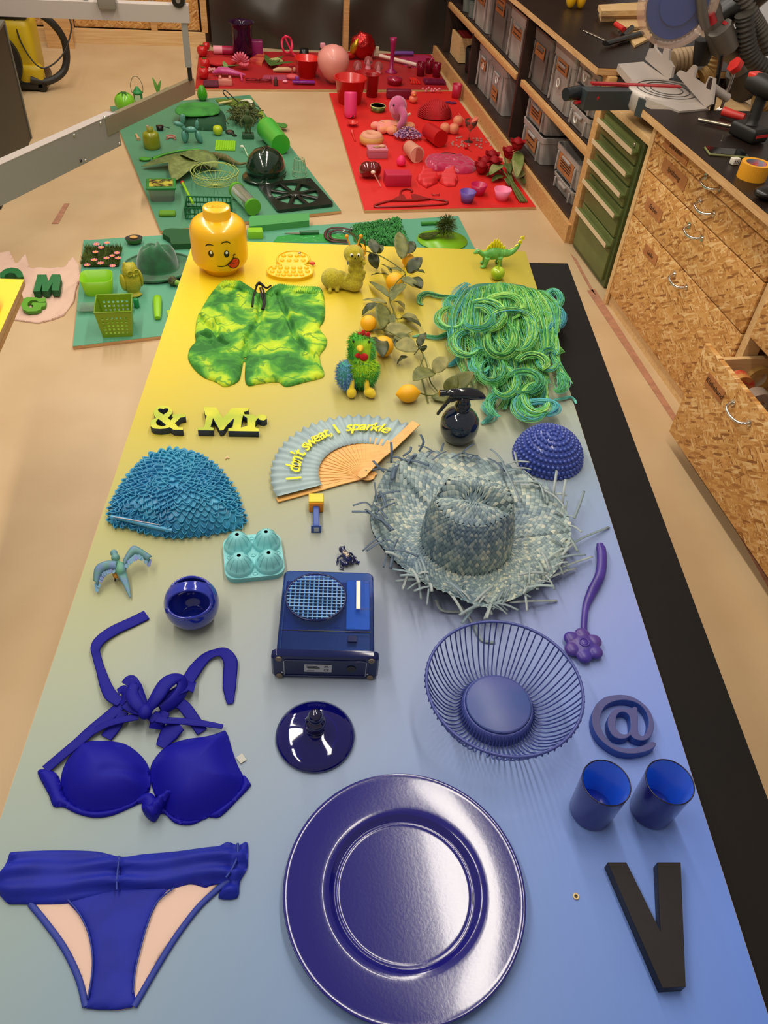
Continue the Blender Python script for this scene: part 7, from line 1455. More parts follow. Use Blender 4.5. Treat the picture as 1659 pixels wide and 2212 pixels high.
for sx, pts in ((-1, [(946, 376), (930, 366), (912, 360), (909, 372), (900, 380), (906, 390), (922, 400), (946, 388)]), (1, [(950, 376), (964, 366), (984, 360), (986, 374), (990, 384), (984, 396), (966, 397), (950, 388)])):
    L_ = loc2(pts, btw.location, z+.02); cloth('loop', L_, .002, lambda x, y, d: .008+.018*(1-math.exp(-d/.006))+.012*math.sin(y*95+x*sx*20)*min(1, d/.01), BTM, btw, cell=.005)
q_ = px(948, 381, z+.024)-btw.location; MB().box((q_.x, q_.y, .028), (.026, .034, .030), .006).build('knot', BTM, btw); MB().tube([(.03, -.01, .008), (.11, .0, .008), (.125, .005, .010)], .010, 6, flat=.4).build('neck_strap', M('5c0c10', .6), btw)
hg_ = thing('coat_hanger', 'dark red plastic coat hanger lying at the near board edge', 'hanger', px(888, 432, z)); HGM = M('8c1c18', .4, coat=.2); lh = lambda L: [px(x, y, z+.006)-hg_.location for x, y in L]
MB().tube(smooth_path(lh([(870, 431), (840, 434), (815, 441), (809, 445), (820, 447), (888, 445), (955, 441), (966, 438), (964, 434), (945, 431), (905, 427)]), 5), .007, 8, flat=.6).build('frame', HGM, hg_)
shape2d([loc2([(842, 434), (866, 422), (872, 421), (878, 431), (892, 430), (888, 421), (896, 420), (930, 430), (900, 433)], hg_.location, z+.008)], .003, .011, 'web', HGM, hg_); MB().tube(smooth_path(lh([(869, 430), (865, 420), (868, 411), (880, 408), (890, 411), (888, 415)]), 5), .006, 8, flat=.7).build('hook', HGM, hg_)
def tcup(x, y, rb, rt, h_, mat, label): return T1('muffin_cup', label, 'cup', x, y, mat, lambda b: b.lathe(cupprof(rb, rt, h_), 28, cap=False), z=z)
tcup(1008, 436, .032, .048, .062, M('6c4ca0', .4), 'small violet muffin cup'); tcup(1032, 420, .034, .049, .060, M('c01c50', .3), 'small crimson muffin cup behind the violet one'); tcup(1083, 431, .032, .052, .062, M('f07ca0', .5), 'small light pink muffin cup by the rose stems')
T1('red_clip', 'pair of tiny red horn-shaped pins above the hanger', 'pin', 941, 422, M('a01818', .4), lambda b: b.tube([(-.022, .008, .006), (-.018, -.006, .006), (0, -.004, .006), (.018, -.006, .006), (.022, .008, .006)], .0035, 5))
rb_ = thing('rose_bouquet', 'bouquet of dark red artificial roses with green leaves and stems', 'flowers', px(1080, 370, z)); RSE = M('940814', .6, name='rose_petal', spec=.25)
for x, y, zz in ((1063, 338, .045), (1047, 352, .04), (1068, 352, .05), (1118, 312, .155), (1100, 330, .06), (1112, 338, .05), (1040, 362, .04), (1128, 345, .05)):
    c = px(x, y, z+zz)-rb_.location; fl = MB().ell(c, (.036, .036, .037), 12, 8).build('rose', RSE, rb_)
    for k in range(5): a = 2*PI*k/5; o = MB().grid(lambda u, v: tuple(c+Vector((math.cos(a+(u-.5)*1.5), math.sin(a+(u-.5)*1.5), 0))*(.026+.022*v*v)+Vector((0, 0, -.022+.052*v-.01*v*abs(u-.5)*3))), 4, 4).build('petal', RSE, fl); mod(o, 'SOLIDIFY', thickness=.0015)
for x0, y0, z0, x1, y1, z1, w_ in ((1085, 355, .04, 1058, 378, .05, .07), (1120, 325, .10, 1116, 385, .08, .075), (1092, 352, .06, 1102, 375, .05, .05), (1088, 380, .02, 1062, 392, .01, .05), (1120, 385, .03, 1135, 365, .05, .06), (1125, 380, .02, 1132, 398, .01, .05), (1078, 372, .02, 1050, 380, .01, .04), (1095, 385, .02, 1100, 402, .01, .05)):
    leaf(rb_, px(x0, y0, z+z0), px(x1, y1, z+z1), w_, M('90905c', .55, c2='6c7c38', nscale=14) if w_ > .055 else M('4c5c24', .55), lift=.012)
for x0, y0, z0, dx in ((1070, 350, .04, 0), (1090, 340, .05, 4), (1118, 322, .09, 8), (1105, 345, .05, 12), (1100, 355, .04, 6)): MB().tube(smooth_path([px(x0, y0, z+z0)-rb_.location, px(1098+dx*.6, 385, z+.03)-rb_.location, px(1112+dx, 415, z+.02)-rb_.location, px(1124+dx*1.2, 436, z+.008)-rb_.location], 5), .005, 6).build('stem', M('566428', .6), rb_)

# =====================================================================
# shelving, crates and workbenches on the right
# =====================================================================
def pY(x, y, Y): r = RW@_vd(x, y); t = Y/r[1]; return Vector((t*r[0], Y, CH+t*r[2]))
def pX(x, y, X): r = RW@_vd(x, y); t = X/r[0]; return Vector((X, t*r[1], CH+t*r[2]))
BRN = M('32221b', .5, noise_=.2, nscale=10, name='brown_film'); WH = .86
sv = thing('shelf_unit', 'long wooden shelf unit with dark dividers under the black worktop', 'shelf', (2.1, 5.4, 0))
def wbx(name, mat, c, d, parent, bev=0): return MB().box(c, d, bev).build(name, mat, parent, world=True)
wbx('kick_board', WOOD, (1.79, 5.6, .05), (.025, 3.5, .10), sv); wbx('bottom_shelf', BRN, (2.10, 5.6, .11), (.60, 3.5, .02), sv)
wbx('middle_shelf', BRN, (2.12, 5.6, .459), (.56, 3.44, .018), sv); wbx('shelf_edge', WOOD, (1.815, 4.49, .455), (.025, 1.17, .036), sv, .003); wbx('shelf_edge', WOOD, (1.815, 6.16, .455), (.025, 1.94, .036), sv, .003)
for y, zc, zh_ in ((5.13, .475, .706), (6.25, .285, .328), (7.10, .475, .706)): wbx('divider', BRN, (2.09, y, zc), (.58, .03, zh_), sv)
wbx('back_panel', BRN, (2.42, 5.6, .475), (.02, 3.5, .70), sv); wbx('post', WOOD, (1.82, 3.87, .414), (.045, .065, .828), sv, .003); wbx('top_rail', WOOD, (1.83, 5.5, .812), (.02, 3.3, .03), sv)
wk = thing('worktop', 'black film-faced worktop over the shelf unit', 'worktop', (2.1, 5.6, WH-.03))
wbx('plywood', PLY, (2.17, 5.62, WH-.0155), (.86, 3.52, .029), wk); wbx('film', DARKF, (2.17, 5.62, WH), (.858, 3.518, .002), wk)
GC = M('a49c96', .5, name='crate_grey', c2='968e88', nscale=8); GC2 = M('66605c', .5, name='crate_dark'); CARD = M('a8683c', .8, name='cardboard_label', c2='98602e', nscale=30); INK = M('3a2014', .7)
def crate(y1, y0, z0, z1, mat, label, lab=(.5, .6, .5, .25), sticker=None, x=1.84, dep=.42, lines=2):
    w_ = y1-y0; h_ = z1-z0; t = thing('storage_crate', label, 'crate', (x+dep/2, (y0+y1)/2, z0), 0, 'grey crates in the shelf unit')
    hw, hd2 = w_/2, dep/2; n = lambda k: rrect(dep*k, w_*k, .02, 3)
    MB().rings([[(x_, y_, 0) for x_, y_ in n(.90)], [(x_, y_, h_*.80) for x_, y_ in n(.965)], [(x_, y_, h_*.80) for x_, y_ in n(.985)], [(x_, y_, h_) for x_, y_ in n(1.0)], [(x_, y_, h_) for x_, y_ in n(.96)], [(x_, y_, h_*.3) for x_, y_ in n(.90)]], True, True, smooth=False).build('tub', mat, t)
    for s_ in (-1, 1): MB().box((-hd2*.985, s_*hw*.72, h_*.42), (.012, .012, h_*.72), .003).build('rib', mat, t)
    MB().box((-hd2*1.0, 0, h_*.72), (.014, w_*.32, .014), .003).build('grip', mat, t)
    if lab:
        ly, lz, lw, lh = lab; yc = (0.5-ly)*w_; zc = lz*h_; tilt = .0
        o = MB().box((-hd2*(.93+.05*lz)-.006, yc, zc), (.003, w_*lw, h_*lh)).build('label_card', CARD, t)
        for k in range(lines): MB().box((-hd2*(.93+.05*lz)-.008, yc, zc+h_*lh*(.22-.44*k/max(1, lines-1) if lines > 1 else 0)), (.001, w_*lw*.7, .006)).build('handwriting', INK, t)
    if sticker:
        sy_, sz_ = sticker; T_ = Matrix.Rotation(PI/2, 3, 'Y'); MB().torus((-hd2*.96-.006, (.5-sy_)*w_, sz_*h_), .020, .004, 18, 5, T=T_).build('round_sticker', M('e0dcd4', .6), t)
    return t
crate(6.50, 6.12, .472, .79, GC, 'light grey crate, furthest on the middle shelf'); crate(6.04, 5.62, .472, .79, GC2, 'dark grey crate with a pale label beside the furthest light grey one', (.5, .75, .45, .3)); crate(5.60, 5.24, .472, .76, GC, 'light grey crate left of the first tall divider on the middle shelf', (.55, .62, .6, .2))
crate(5.09, 4.76, .472, .76, GC2, 'dark grey crate right of the divider on the middle shelf', (.45, .66, .5, .22), lines=1); crate(4.72, 4.38, .472, .775, GC, 'light grey crate with a cardboard tag over a white round sticker', (.5, .70, .5, .2), (.45, .42))
for k, s_ in enumerate(('lowest', 'middle', 'topmost')): crate(4.34, 4.04, .472+.102*k, .570+.102*k, GC, 'small grey crate by the wooden post, %s of the stack of three' % s_, None, (.4, .5))
crate(6.20, 5.88, .122, .43, GC, 'light grey crate with a round sticker, far one on the bottom shelf', (.5, .60, .4, .22), (.5, .55), lines=1); crate(5.86, 5.50, .122, .42, GC, 'light grey crate with a low tag and round sticker on the bottom shelf', (.45, .3, .35, .28), (.5, .6))
crate(5.02, 4.64, .285, .430, GC, 'grey crate stacked on another at the bottom shelf behind the roses', (.5, .5, .5, .5), lines=3); crate(5.02, 4.62, .122, .280, GC, 'grey crate under its twin at the bottom shelf behind the roses', (.5, .5, .5, .5), lines=2)
crate(4.40, 4.02, .200, .345, GC, 'grey crate with a many-lined brown label near the post', (.5, .5, .62, .62), lines=4); crate(4.36, 4.03, .122, .196, GC, 'low grey crate at the very bottom beside the post', None)
t = thing('wooden_box', 'pale wooden box with red contents at the far end of the bottom shelf', 'box', (1.98, 6.90, .122)); wbx('panel', WOODL, (1.86, 6.90, .21), (.02, .30, .17), t); wbx('panel', WOODL, (2.1, 6.76, .21), (.46, .02, .17), t); wbx('contents', M('8c1c1c', .6), (2.1, 6.9, .21), (.42, .27, .16), t)
t = thing('black_bin', 'black plastic bin at the far end of the bottom shelf', 'bin', (1.95, 6.52, .122)); MB().lathe([(.09, 0), (.105, .16), (.0001, .17)], 20, sx=1.1).build('tub', BLK, t); MB().torus((0, 0, .16), .105, .006, 24, 6).build('rim', BLK, t)
for yy in (6.62, 6.80): t = thing('glass_jar', 'clear jar on the middle shelf, %s one' % ('nearer' if yy < 6.7 else 'further'), 'jar', (1.90, yy, .472)); MB().lathe([(.05, 0), (.055, .09), (.05, .10), (.0001, .105)], 18).build('body', M('a0a8a0', .1, trans=.7), t)

# worktop things
em = thing('ear_defenders', 'yellow ear defenders standing on the worktop', 'ear defenders', px(1241, 18, WH)); YK = M('e0a810', .35, coat=.3)
for s_ in (-1, 1): MB().ell((s_*.030, 0, .05), (.028, .038, .052), 18, 12).build('ear_cup', YK, em)
MB().tube(smooth_path([(-.05, .03, .08), (-.04, .04, .14), (0, .05, .17), (.04, .04, .14), (.05, .03, .08)], 4), .005, 6).build('headband', BLK, em)
k = 0
for pts, zz, lab in ((((1293, 10), (1395, 4), (1400, 22), (1300, 24)), .06, 'top plank of the wood pile on the worktop'), (((1296, 20), (1400, 16), (1402, 32), (1300, 34)), .03, 'plank under the top one in the wood pile'), (((1330, 40), (1400, 38), (1406, 56), (1338, 60)), .015, 'short square timber before the wood pile'), (((1352, 72), (1425, 55), (1432, 68), (1372, 98)), .012, 'thin pale board under the black clamp')):
    q = [px(x, y, WH+zz) for x, y in pts]; one(MB().prism([tuple(v[:2]) for v in q], WH+zz-.025 if zz > .03 else WH+.001, WH+zz), 'timber_offcut', WOODL, lab, 'timber')
ru = thing('steel_ruler', 'shiny steel rail lying along the worktop edge', 'rail', px(1295, 80, WH)); a, b = px(1262, 66, WH+.004)-ru.location, px(1318, 92, WH+.004)-ru.location; MB().tube([a, b], .010, 8, flat=.3).build('rail', M('c8c0b4', .25, 1), ru)
kc = thing('bar_clamp', 'black quick clamp with red grip lying on the worktop', 'clamp', px(1345, 88, WH)); 
def seg(t, nm, mat, a, b, r_, za, zb, flat=1, n=8): return MB().tube([px(*a, WH+za)-t.location, px(*b, WH+zb)-t.location], r_, n, flat=flat).build(nm, mat, t)
seg(kc, 'body', BLK, (1308, 94), (1385, 72), .020, .022, .022, .6); seg(kc, 'jaw', BLK, (1345, 78), (1365, 60), .014, .02, .03); seg(kc, 'grip', M('c42820', .4), (1330, 52), (1348, 64), .014, .03, .03); 0

# mitre saw (its own stand between the worktops)
SZ = .88; ms = thing('mitre_saw', 'grey, red and blue mitre saw with a clear blade guard', 'saw', (1.98, 3.53, .802)); ALU = M('b8aca2', .4, .15, name='cast_aluminium'); DKG = M('30383a', .45, name='saw_grey'); SRD = M('a81820', .4, coat=.2)
def sp3(L, z): return [px(x, y, z) for x, y in L]
def wpri(nm, mat, L, z0, z1, zt=None): 
    q = sp3(L, zt or z1); return MB().prism([tuple(v[:2]) for v in q], z0, z1).build(nm, mat, ms, world=True)
wpri('stand', DKG, [(1395, 150), (1480, 158), (1500, 212), (1390, 205)], .802, .85); wpri('table', ALU, [(1335, 138), (1390, 133), (1532, 234), (1468, 240), (1400, 215)], .85, SZ)
tc_ = px(1440, 195, SZ); MB().lathe([(.16, .803), (.17, .82), (.17, .865), (.165, SZ+.002), (.0001, SZ+.002)], 40, (tc_.x, tc_.y, 0)).build('turntable', ALU, ms, world=True)
for r_ in (.07, .10, .13): MB().torus((tc_.x, tc_.y, SZ+.0025), r_, .0025, 36, 5).build('scale_groove', M('3c3834', .5), ms, world=True)
def beam3(nm, mat, a, b, w_, z0, z1):
    d = (b-a); d.z = 0; d.normalize(); n_ = Vector((-d.y, d.x, 0))*w_; return MB().prism([tuple((a+n_)[:2]), tuple((b+n_)[:2]), tuple((b-n_)[:2]), tuple((a-n_)[:2])], z0, z1).build(nm, mat, ms, world=True)
aA, aB = px(1262, 190, SZ), px(1470, 190, SZ); beam3('arm_housing', DKG, aA, aB, .035, .80, SZ-.004); beam3('red_insert', SRD, px(1278, 178, SZ+.006), px(1470, 186, SZ+.006), .014, SZ-.002, SZ+.007)
wpri('front_skirt', DKG, [(1380, 190), (1470, 205), (1464, 232), (1420, 226), (1380, 212)], .80, SZ-.01)
kb0 = px(1222, 204, .85); kb1 = px(1250, 200, .85); MB().cyl(kb0, kb1, .026, 16, .030).build('knob', M('22262a', .2), ms, world=True); MB().cyl(kb1, px(1270, 196, .85), .012, 10).build('knob_shaft', M('c8c0c0', .3, 1), ms, world=True)
MB().tube([px(1243, 222, .82), px(1275, 216, .82), px(1330, 210, .82)], [.012, .016, .014], 8, flat=.6).build('lever', SRD, ms, world=True); MB().ell(px(1287, 208, .85), (.026, .026, .026), 12, 8).build('lever_hub', SRD, ms, world=True)
# fences
def fence(L, nm='fence', mat=ALU, Y=None):                      # plate standing along the line from far left to near right
    a, b = px(1395, 133, SZ), px(1532, 236, SZ); d = (b-a).normalized(); nn = Vector((-d.y, d.x, 0)); pts = []
    for x, y in L:
        r = Vector(RW@_vd(x, y)); o = Vector((0, 0, CH)); t_ = (a-o).dot(nn)/r.dot(nn); pts.append(o+r*t_)
    n = len(pts); mb = MB(); mb.rings([[p_+nn*.006 for p_ in pts], [p_-nn*.006 for p_ in pts]], True, True, smooth=False); return mb.build(nm, mat, ms, world=True)
fence([(1395, 128), (1405, 105), (1414, 80), (1418, 105), (1432, 122), (1437, 103), (1448, 108), (1447, 130), (1456, 145), (1452, 168), (1446, 172)]); fence([(1463, 160), (1470, 152), (1484, 158), (1500, 140), (1505, 145), (1500, 168), (1525, 185), (1534, 165), (1545, 170), (1540, 225), (1527, 233)])
fence([(1405, 104), (1408, 78), (1418, 82), (1415, 104)], 'fence_pad', BLK); fence([(1528, 190), (1534, 166), (1543, 170), (1538, 195)], 'fence_pad', BLK)
# blade and guard; they stand in the plane of the arm
YB = 3.52; bc_ = pY(1466, 4, YB); RXB = Matrix.Rotation(PI/2, 4, 'X')
def disc(nm, mat, r0, r1, th, y_=0, teeth=0):
    n = 96; o_ = [((r1*(1-.035*(k % 2)) if teeth else r1)*math.cos(2*PI*k/n), (r1*(1-.035*(k % 2)) if teeth else r1)*math.sin(2*PI*k/n)) for k in range(n)]
    loops = [o_]+([[(r0*math.cos(2*PI*k/48), r0*math.sin(2*PI*k/48)) for k in range(48)]] if r0 else [])
    o = shape2d(loops, -th/2, th/2, nm, mat, ms); o.data.transform(Matrix.Translation(bc_+Vector((0, y_, 0))-ms.location)@RXB); return o
disc('blade', M('a0948c', .3, .9, name='blade_steel'), 0, .148, .003, 0, 1); disc('blade_print', M('1c3c84', .5), .03, .136, .0036, -.0008); disc('blade_flange', M('1c3c88', .35), 0, .085, .012, -.008)
disc('guard', M('d8b8a4', .1, alpha=.35, name='clear_guard'), .150, .168, .05); disc('guard_face', M('e8dcd4', .06, alpha=.05, name='clear_guard_face'), .0, .150, .003, -.03)
GM = M('6c645c', .45, .3, name='cast_grey')
def yb(nm, mat, pts, r_, Y=YB, flat=1, n=10): return MB().tube([pY(x, y, Y) for x, y in pts], r_, n, flat=flat).build(nm, mat, ms, world=True)
yb('head_casting', GM, [(1535, 0), (1540, 40), (1560, 95), (1585, 115)], [.03, .045, .06, .045], 3.58); yb('gear_cover', GM, [(1555, 60), (1575, 105)], [.05, .045], 3.52); yb('motor', BLK, [(1545, 40), (1600, 5), (1650, -40)], [.055, .07, .075], 3.60)
yb('motor_cap', SRD, [(1534, 30), (1538, 50)], [.018, .022], 3.50); yb('red_plate', SRD, [(1568, 55), (1572, 48)], [.02, .02], 3.52); yb('arm_plate', GM, [(1512, -20), (1518, 35), (1525, 60)], [.020, .022, .018], 3.48)
yb('dust_chute', M('141210', .5), [(1525, 85), (1520, 110), (1512, 140)], [.050, .048, .035], 3.62, .7); yb('pivot', GM, [(1585, 100), (1592, 135), (1600, 150)], [.035, .04, .05], 3.75); yb('rear_housing', M('4c4640', .5), [(1600, 150), (1610, 200)], [.07, .08], 3.80)
for nm, L, r_, m_, Y in (('grey_hose', [(1600, -20), (1622, 30), (1640, 60), (1665, 110)], .032, M('5c564e', .5), 3.55), ('dust_hose', [(1608, 30), (1612, 80), (1622, 120), (1650, 150), (1680, 165)], .036, M('3c3832', .5), 3.50), ('beige_hose', [(1500, 128), (1475, 130), (1452, 134)], .050, M('a88c68', .6), 3.78), ('beige_hose', [(1548, 118), (1538, 150), (1515, 168)], .035, M('b08c50', .6), 3.74), ('beige_hose', [(1640, 210), (1665, 222), (1690, 240)], .045, M('b09058', .6), 3.66)):
    pts = smooth_path([pY(x, y, Y) for x, y in L], 12); lab = {'grey_hose': 'grey corrugated hose hanging over the mitre saw at the right edge', 'dust_hose': 'dark corrugated hose curving beside the mitre saw head'}.get(nm) or ('beige corrugated hose %s' % ('behind the saw fence' if r_ == .05 else 'behind the black dust chute' if r_ == .035 else 'at the right edge behind the drill'))
    P4 = []; R4 = []; L4 = sum((pts[i+1]-pts[i]).length for i in range(len(pts)-1)); n = int(L4/.0045)
    for i in range(n): u = i/n*(len(pts)-1); j = int(u); P4.append(pts[j].lerp(pts[j+1], u-j)); R4.append(r_*(1+.10*(1 if i % 4 < 2 else -1)))
    o = MB().tube(P4, R4, 12).build('corrugated_hose', m_); recenter(o); tag(o, lab, 'hose')
cl = thing('screw_clamp', 'upright black and silver screw clamp with a red knob by the saw', 'clamp', px(1545, 235, SZ)); vc = lambda a, b, r_, nm, m_, Y=3.30, n=8: MB().cyl(pY(*a, Y), pY(*b, Y), r_, n).build(nm, m_, cl, world=True)
vc((1559, 118), (1538, 238), .010, 'bar', BLK); vc((1588, 150), (1557, 238), .007, 'screw', M('c0b8b0', .25, 1), 3.28); vc((1585, 138), (1592, 146), .032, 'knob', M('d02c24', .4), 3.28, 6); vc((1540, 190), (1572, 212), .018, 'arm', ALU, 3.28); vc((1553, 236), (1556, 242), .014, 'foot', M('c0b8b0', .3, 1), 3.28)
t = thing('support_plank', 'wooden planks bridging the gap under the mitre saw', 'timber', (1.86, 3.55, .72)); wbx('plank', WOODL, (1.87, 3.53, .735), (.18, .60, .03), t, .002); wbx('plank', WOODL, (2.25, 3.53, .74), (.50, .56, .035), t, .002); wbx('plank', WOODL, (2.1, 3.53, .78), (.5, .50, .04), t, .002); wbx('block', WOODL, (1.83, 3.26, .66), (.06, .05, .07), t, .002)

# green drawer cabinet
GCM = M('66703c', .45, name='cabinet_green', c2='5e6836', nscale=6); gcab = thing('drawer_cabinet', 'olive green metal drawer cabinet with five label-strip handles', 'cabinet', (2.05, 3.575, 0)); cy, cw_ = 3.575, .47
wbx('casing', M('48552a', .5), (2.06, cy, .355), (.50, cw_, .70), gcab, .004); dr = ((.595, .69), (.50, .592), (.402, .497), (.255, .399), (.03, .252))
for (za, zb_) in dr:
    d = wbx('drawer', GCM, (1.804, cy, (za+zb_)/2), (.014, cw_-.05, zb_-za-.006), gcab, .002)
    h_ = MB().box((-.022, 0, (zb_-za)/2-.040), (.030, cw_-.03, .018), .004).build('handle', GCM, d); h_.location = (1.804-2.05, 0, (za+zb_)/2); s_ = MB().box((-.038, 0, (zb_-za)/2-.034), (.003, cw_-.04, .020)).build('label_strip', M('d8c09c', .5), d); s_.location = h_.location
wbx('lock', M('d8d0c0', .3, 1), (1.795, cy-.17, .672), (.012, .016, .016), gcab, .003)
t = thing('red_hook_light', 'small red and black gadget hanging on the cabinet side', 'gadget', (1.84, 3.31, .50)); wbx('holder', BLK, (1.85, 3.326, .52), (.05, .028, .09), t, .006); wbx('button', M('d83830', .4), (1.83, 3.309, .53), (.03, .012, .03), t, .005)

# chipboard workbench
wbn = thing('chipboard_workbench', 'chipboard drawer workbench with a black top and chrome handles', 'workbench', (2.1, 2.2, 0)); XF = 1.77; CHR = M('d8d4cc', .1, 1, name='chrome')
wbx('side_panel', OSB, (2.1, 3.20, .42), (.62, .025, .84), wbn); wbx('side_edge', WOODL, (1.765, 3.20, .42), (.012, .03, .84), wbn); wbx('plinth', WOODL, (1.79, 2.1, .03), (.03, 2.2, .06), wbn); wbx('carcass', M('6c4c2c', .7), (2.15, 1.6, .42), (.60, 2.9-.02, .78), wbn) if False else None
wbx('rear_panel', WOODL, (2.44, 2.1, .42), (.02, 2.2, .82), wbn); wbx('upright', WOODL, (1.80, 2.155, .42), (.06, .035, .80), wbn); wbx('upright', WOODL, (1.80, 1.08, .42), (.06, .035, .80), wbn)
HND = smooth_path([(0, .055, 0), (-.012, .054, -.002), (-.030, .040, -.008), (-.036, 0, -.012), (-.030, -.040, -.008), (-.012, -.054, -.002), (0, -.055, 0)], 4)
def bdrawer(y0, y1, z0, z1, x=XF, hz=None, lab=None, hy=None):
    d = MB().box((0, 0, 0), (.018, y1-y0-.004, z1-z0-.004), .0015).build('drawer_front', OSB, wbn); d.location = Vector((x, (y0+y1)/2, (z0+z1)/2))-wbn.location
    if hz is not None:
        h_ = MB().tube(HND, .0055, 8); h_.cyl((.001, .055, 0), (-.004, .055, 0), .012, 12); h_.cyl((.001, -.055, 0), (-.004, -.055, 0), .012, 12); o = h_.build('handle', CHR, d); o.location = (-.009, (hy or (y0+y1)/2)-(y0+y1)/2, hz-(z0+z1)/2)
    if lab:
        ly, lz, lw, lh, tx = lab; o = MB().box((-.0105, ly-(y0+y1)/2, lz-(z0+z1)/2), (.002, lw, lh)).build('label_card', M('b47844', .8, c2='a86c3c', nscale=30), d)
        T_ = Matrix.Translation((-.0122, ly-(y0+y1)/2, lz-(z0+z1)/2))@Matrix.Rotation(-PI/2, 4, 'Z')@Matrix.Rotation(PI/2, 4, 'X')
        text(tx, lh*.55, .0006, 'handwriting', INK, T_, d, shear=.2)
    return d
bdrawer(2.175, 3.185, .765, .842, hz=.797, hy=2.67, lab=(2.99, .80, .22, .05, 'Schrauben')); bdrawer(2.175, 3.185, .655, .763, hz=.712, hy=2.65, lab=(2.95, .72, .22, .05, 'Sprühzeug')); bdrawer(2.175, 3.185, .455, .653, hz=.61, hy=2.665, lab=(3.02, .545, .16, .05, 'Farben')); bdrawer(2.175, 3.185, .065, .453, hz=.413, hy=2.65, lab=(2.93, .385, .13, .045, 'Lacke'))
bdrawer(1.10, 2.135, .655, .842, hz=.75); bdrawer(1.10, 2.135, .470, .653, hz=.58)
od = bdrawer(1.10, 2.125, .065, .460, x=1.60, hz=.392, hy=1.81, lab=(1.98, .37, .12, .05, 'Klebeband'))
for c, dm in (((.30, .508, -.02), (.58, .018, .30)), ((.30, -.50, -.02), (.58, .018, .30)), ((.30, 0, -.010), (.58, 1.0, .012)), ((.585, 0, -.02), (.018, 1.0, .30))): MB().box(c, dm).build('drawer_side', WOODL, od)
bt2 = thing('black_bench_top', 'black film-faced top of the chipboard workbench', 'worktop', (2.1, 2.1, .842)); wbx('plywood', PLY, (2.10, 2.12, .857), (.80, 2.24, .028), bt2); wbx('film', DARKF, (2.10, 2.12, .872), (.798, 2.238, .002), bt2); BTZ = .8731
def roll(name, label, c, R0, R1, h_, mat, rz=0, axis='Z', core=None):
    t = thing(name, label, 'tape roll', c); T_ = Matrix.Identity(4) if axis == 'Z' else Matrix.Rotation(PI/2, 4, axis)@Matrix.Translation((0, 0, -h_/2)); 
    mb = MB(); mb.T = Matrix.Translation((0, 0, 0 if axis == 'Z' else R1))@T_; mb.lathe([(R0, 0), (R1, 0), (R1, h_), (R0, h_), (R0, 0)], 36, cap=False, smooth=False); mb.build('tape', mat, t)
    mb = MB(); mb.T = Matrix.Translation((0, 0, 0 if axis == 'Z' else R1))@T_; mb.lathe([(R0-.003, .001), (R0, .001), (R0, h_-.001), (R0-.003, h_-.001), (R0-.003, .001)], 32, cap=False); mb.build('core', core or M('c8b090', .7), t); return t
tr2 = roll('tape_roll', 'orange-yellow masking tape roll standing flat on the black bench top', px(1622, 384, BTZ), .036, .050, .052, M('e49c1c', .5), core=M('b83c3c', .5, c2='3c7484', nscale=22))
text('tesa', .012, .0006, 'core_print', WHT, Matrix.Translation((.010, .0322, .036))@Matrix.Rotation(PI/2, 4, 'X'), tr2, sx=1)
zt = .062+.03
for i, (x, y, R0, R1, m_, lab, ax) in enumerate(((*px(1603, 808, .37)[:2], .030, .055, M('c8a050', .5, c2='c42c28', nscale=18), 'tape roll with red, yellow and white printed rings in the open drawer', 'X'), (*px(1640, 850, .37)[:2], .034, .060, M('8c7a6c', .3), 'grey shiny tape roll in the open drawer', 'X'), (*px(1655, 905, .33)[:2], .030, .060, M('3c1c1c', .4), 'dark tape roll with a red core in the open drawer', 'Z'), (*px(1645, 790, .36)[:2], .030, .050, M('b89050', .4), 'brown parcel tape roll at the back of the open drawer', 'X'), (1.9, 1.62, .030, .06, M('5c5450', .4), 'dark grey tape roll at the right edge in the open drawer', 'Z'))):
    roll('tape_roll', lab, (x, y, (.262 if ax == 'X' else .27)), R0, R1, .045, m_, axis=ax, core=M('8c1c1c', .6) if i == 2 else None)
# drill, phone, cube, clamp
dr_ = thing('cordless_drill', 'black cordless drill standing on its battery on the bench', 'drill', px(1612, 300, BTZ), .3); BKR = M('16130f', .5)
MB().box((0, 0, .028), (.085, .13, .050), .012).build('battery', BKR, dr_); MB().box((0, -.066, .030), (.060, .003, .010)).build('red_stripe', M('c82828', .5), dr_); MB().tube(smooth_path([(0, 0, .05), (.006, .006, .10), (.010, .008, .15)], 4), [.028]+[.022]*7+[.026], 12).build('grip', BKR, dr_); MB().tube([(.012, -.075, .18), (.012, -.05, .18), (.012, .04, .182), (.012, .085, .18)], [.020, .036, .040, .030], 14).build('motor_body', BKR, dr_); MB().cyl((.012, -.115, .18), (.012, -.075, .18), .016, 14, .021).build('chuck', M('2a2622', .3), dr_); MB().box((.012, .07, .205), (.05, .04, .02), .006).build('red_cap', M('d83428', .4), dr_)
ph = thing('phone', 'dark phone in a pale green case lying on the bench', 'phone', px(1568, 332, BTZ), -.2); MB().box((0, 0, .004), (.15, .075, .008), .006).build('case', M('7c7c4c', .4), ph); MB().box((0, 0, .0085), (.142, .067, .002)).build('screen', M('060606', .08), ph)
wc2 = thing('white_cube', 'small white block with black marks beside the tape', 'block', px(1585, 355, BTZ), .2); MB().box((0, 0, .012), (.030, .022, .022), .002).build('block', M('d8d0c0', .5), wc2)
for i in range(3): MB().box((-.008+i*.008, -.0115, .012), (.003, .001, .010)).build('mark', BLK, wc2)
t = thing('grip_clamp', 'steel bar clamp with a red handle lying behind the drill', 'clamp', px(1560, 275, BTZ)); MB().cyl(px(1508, 258, BTZ+.012), px(1590, 275, BTZ+.012), .008, 10).build('bar', M('b0a490', .25, 1), t, world=True); MB().cyl(px(1562, 240, BTZ+.020), px(1608, 254, BTZ+.020), .018, 12, .014).build('handle', M('c83028', .4), t, world=True)
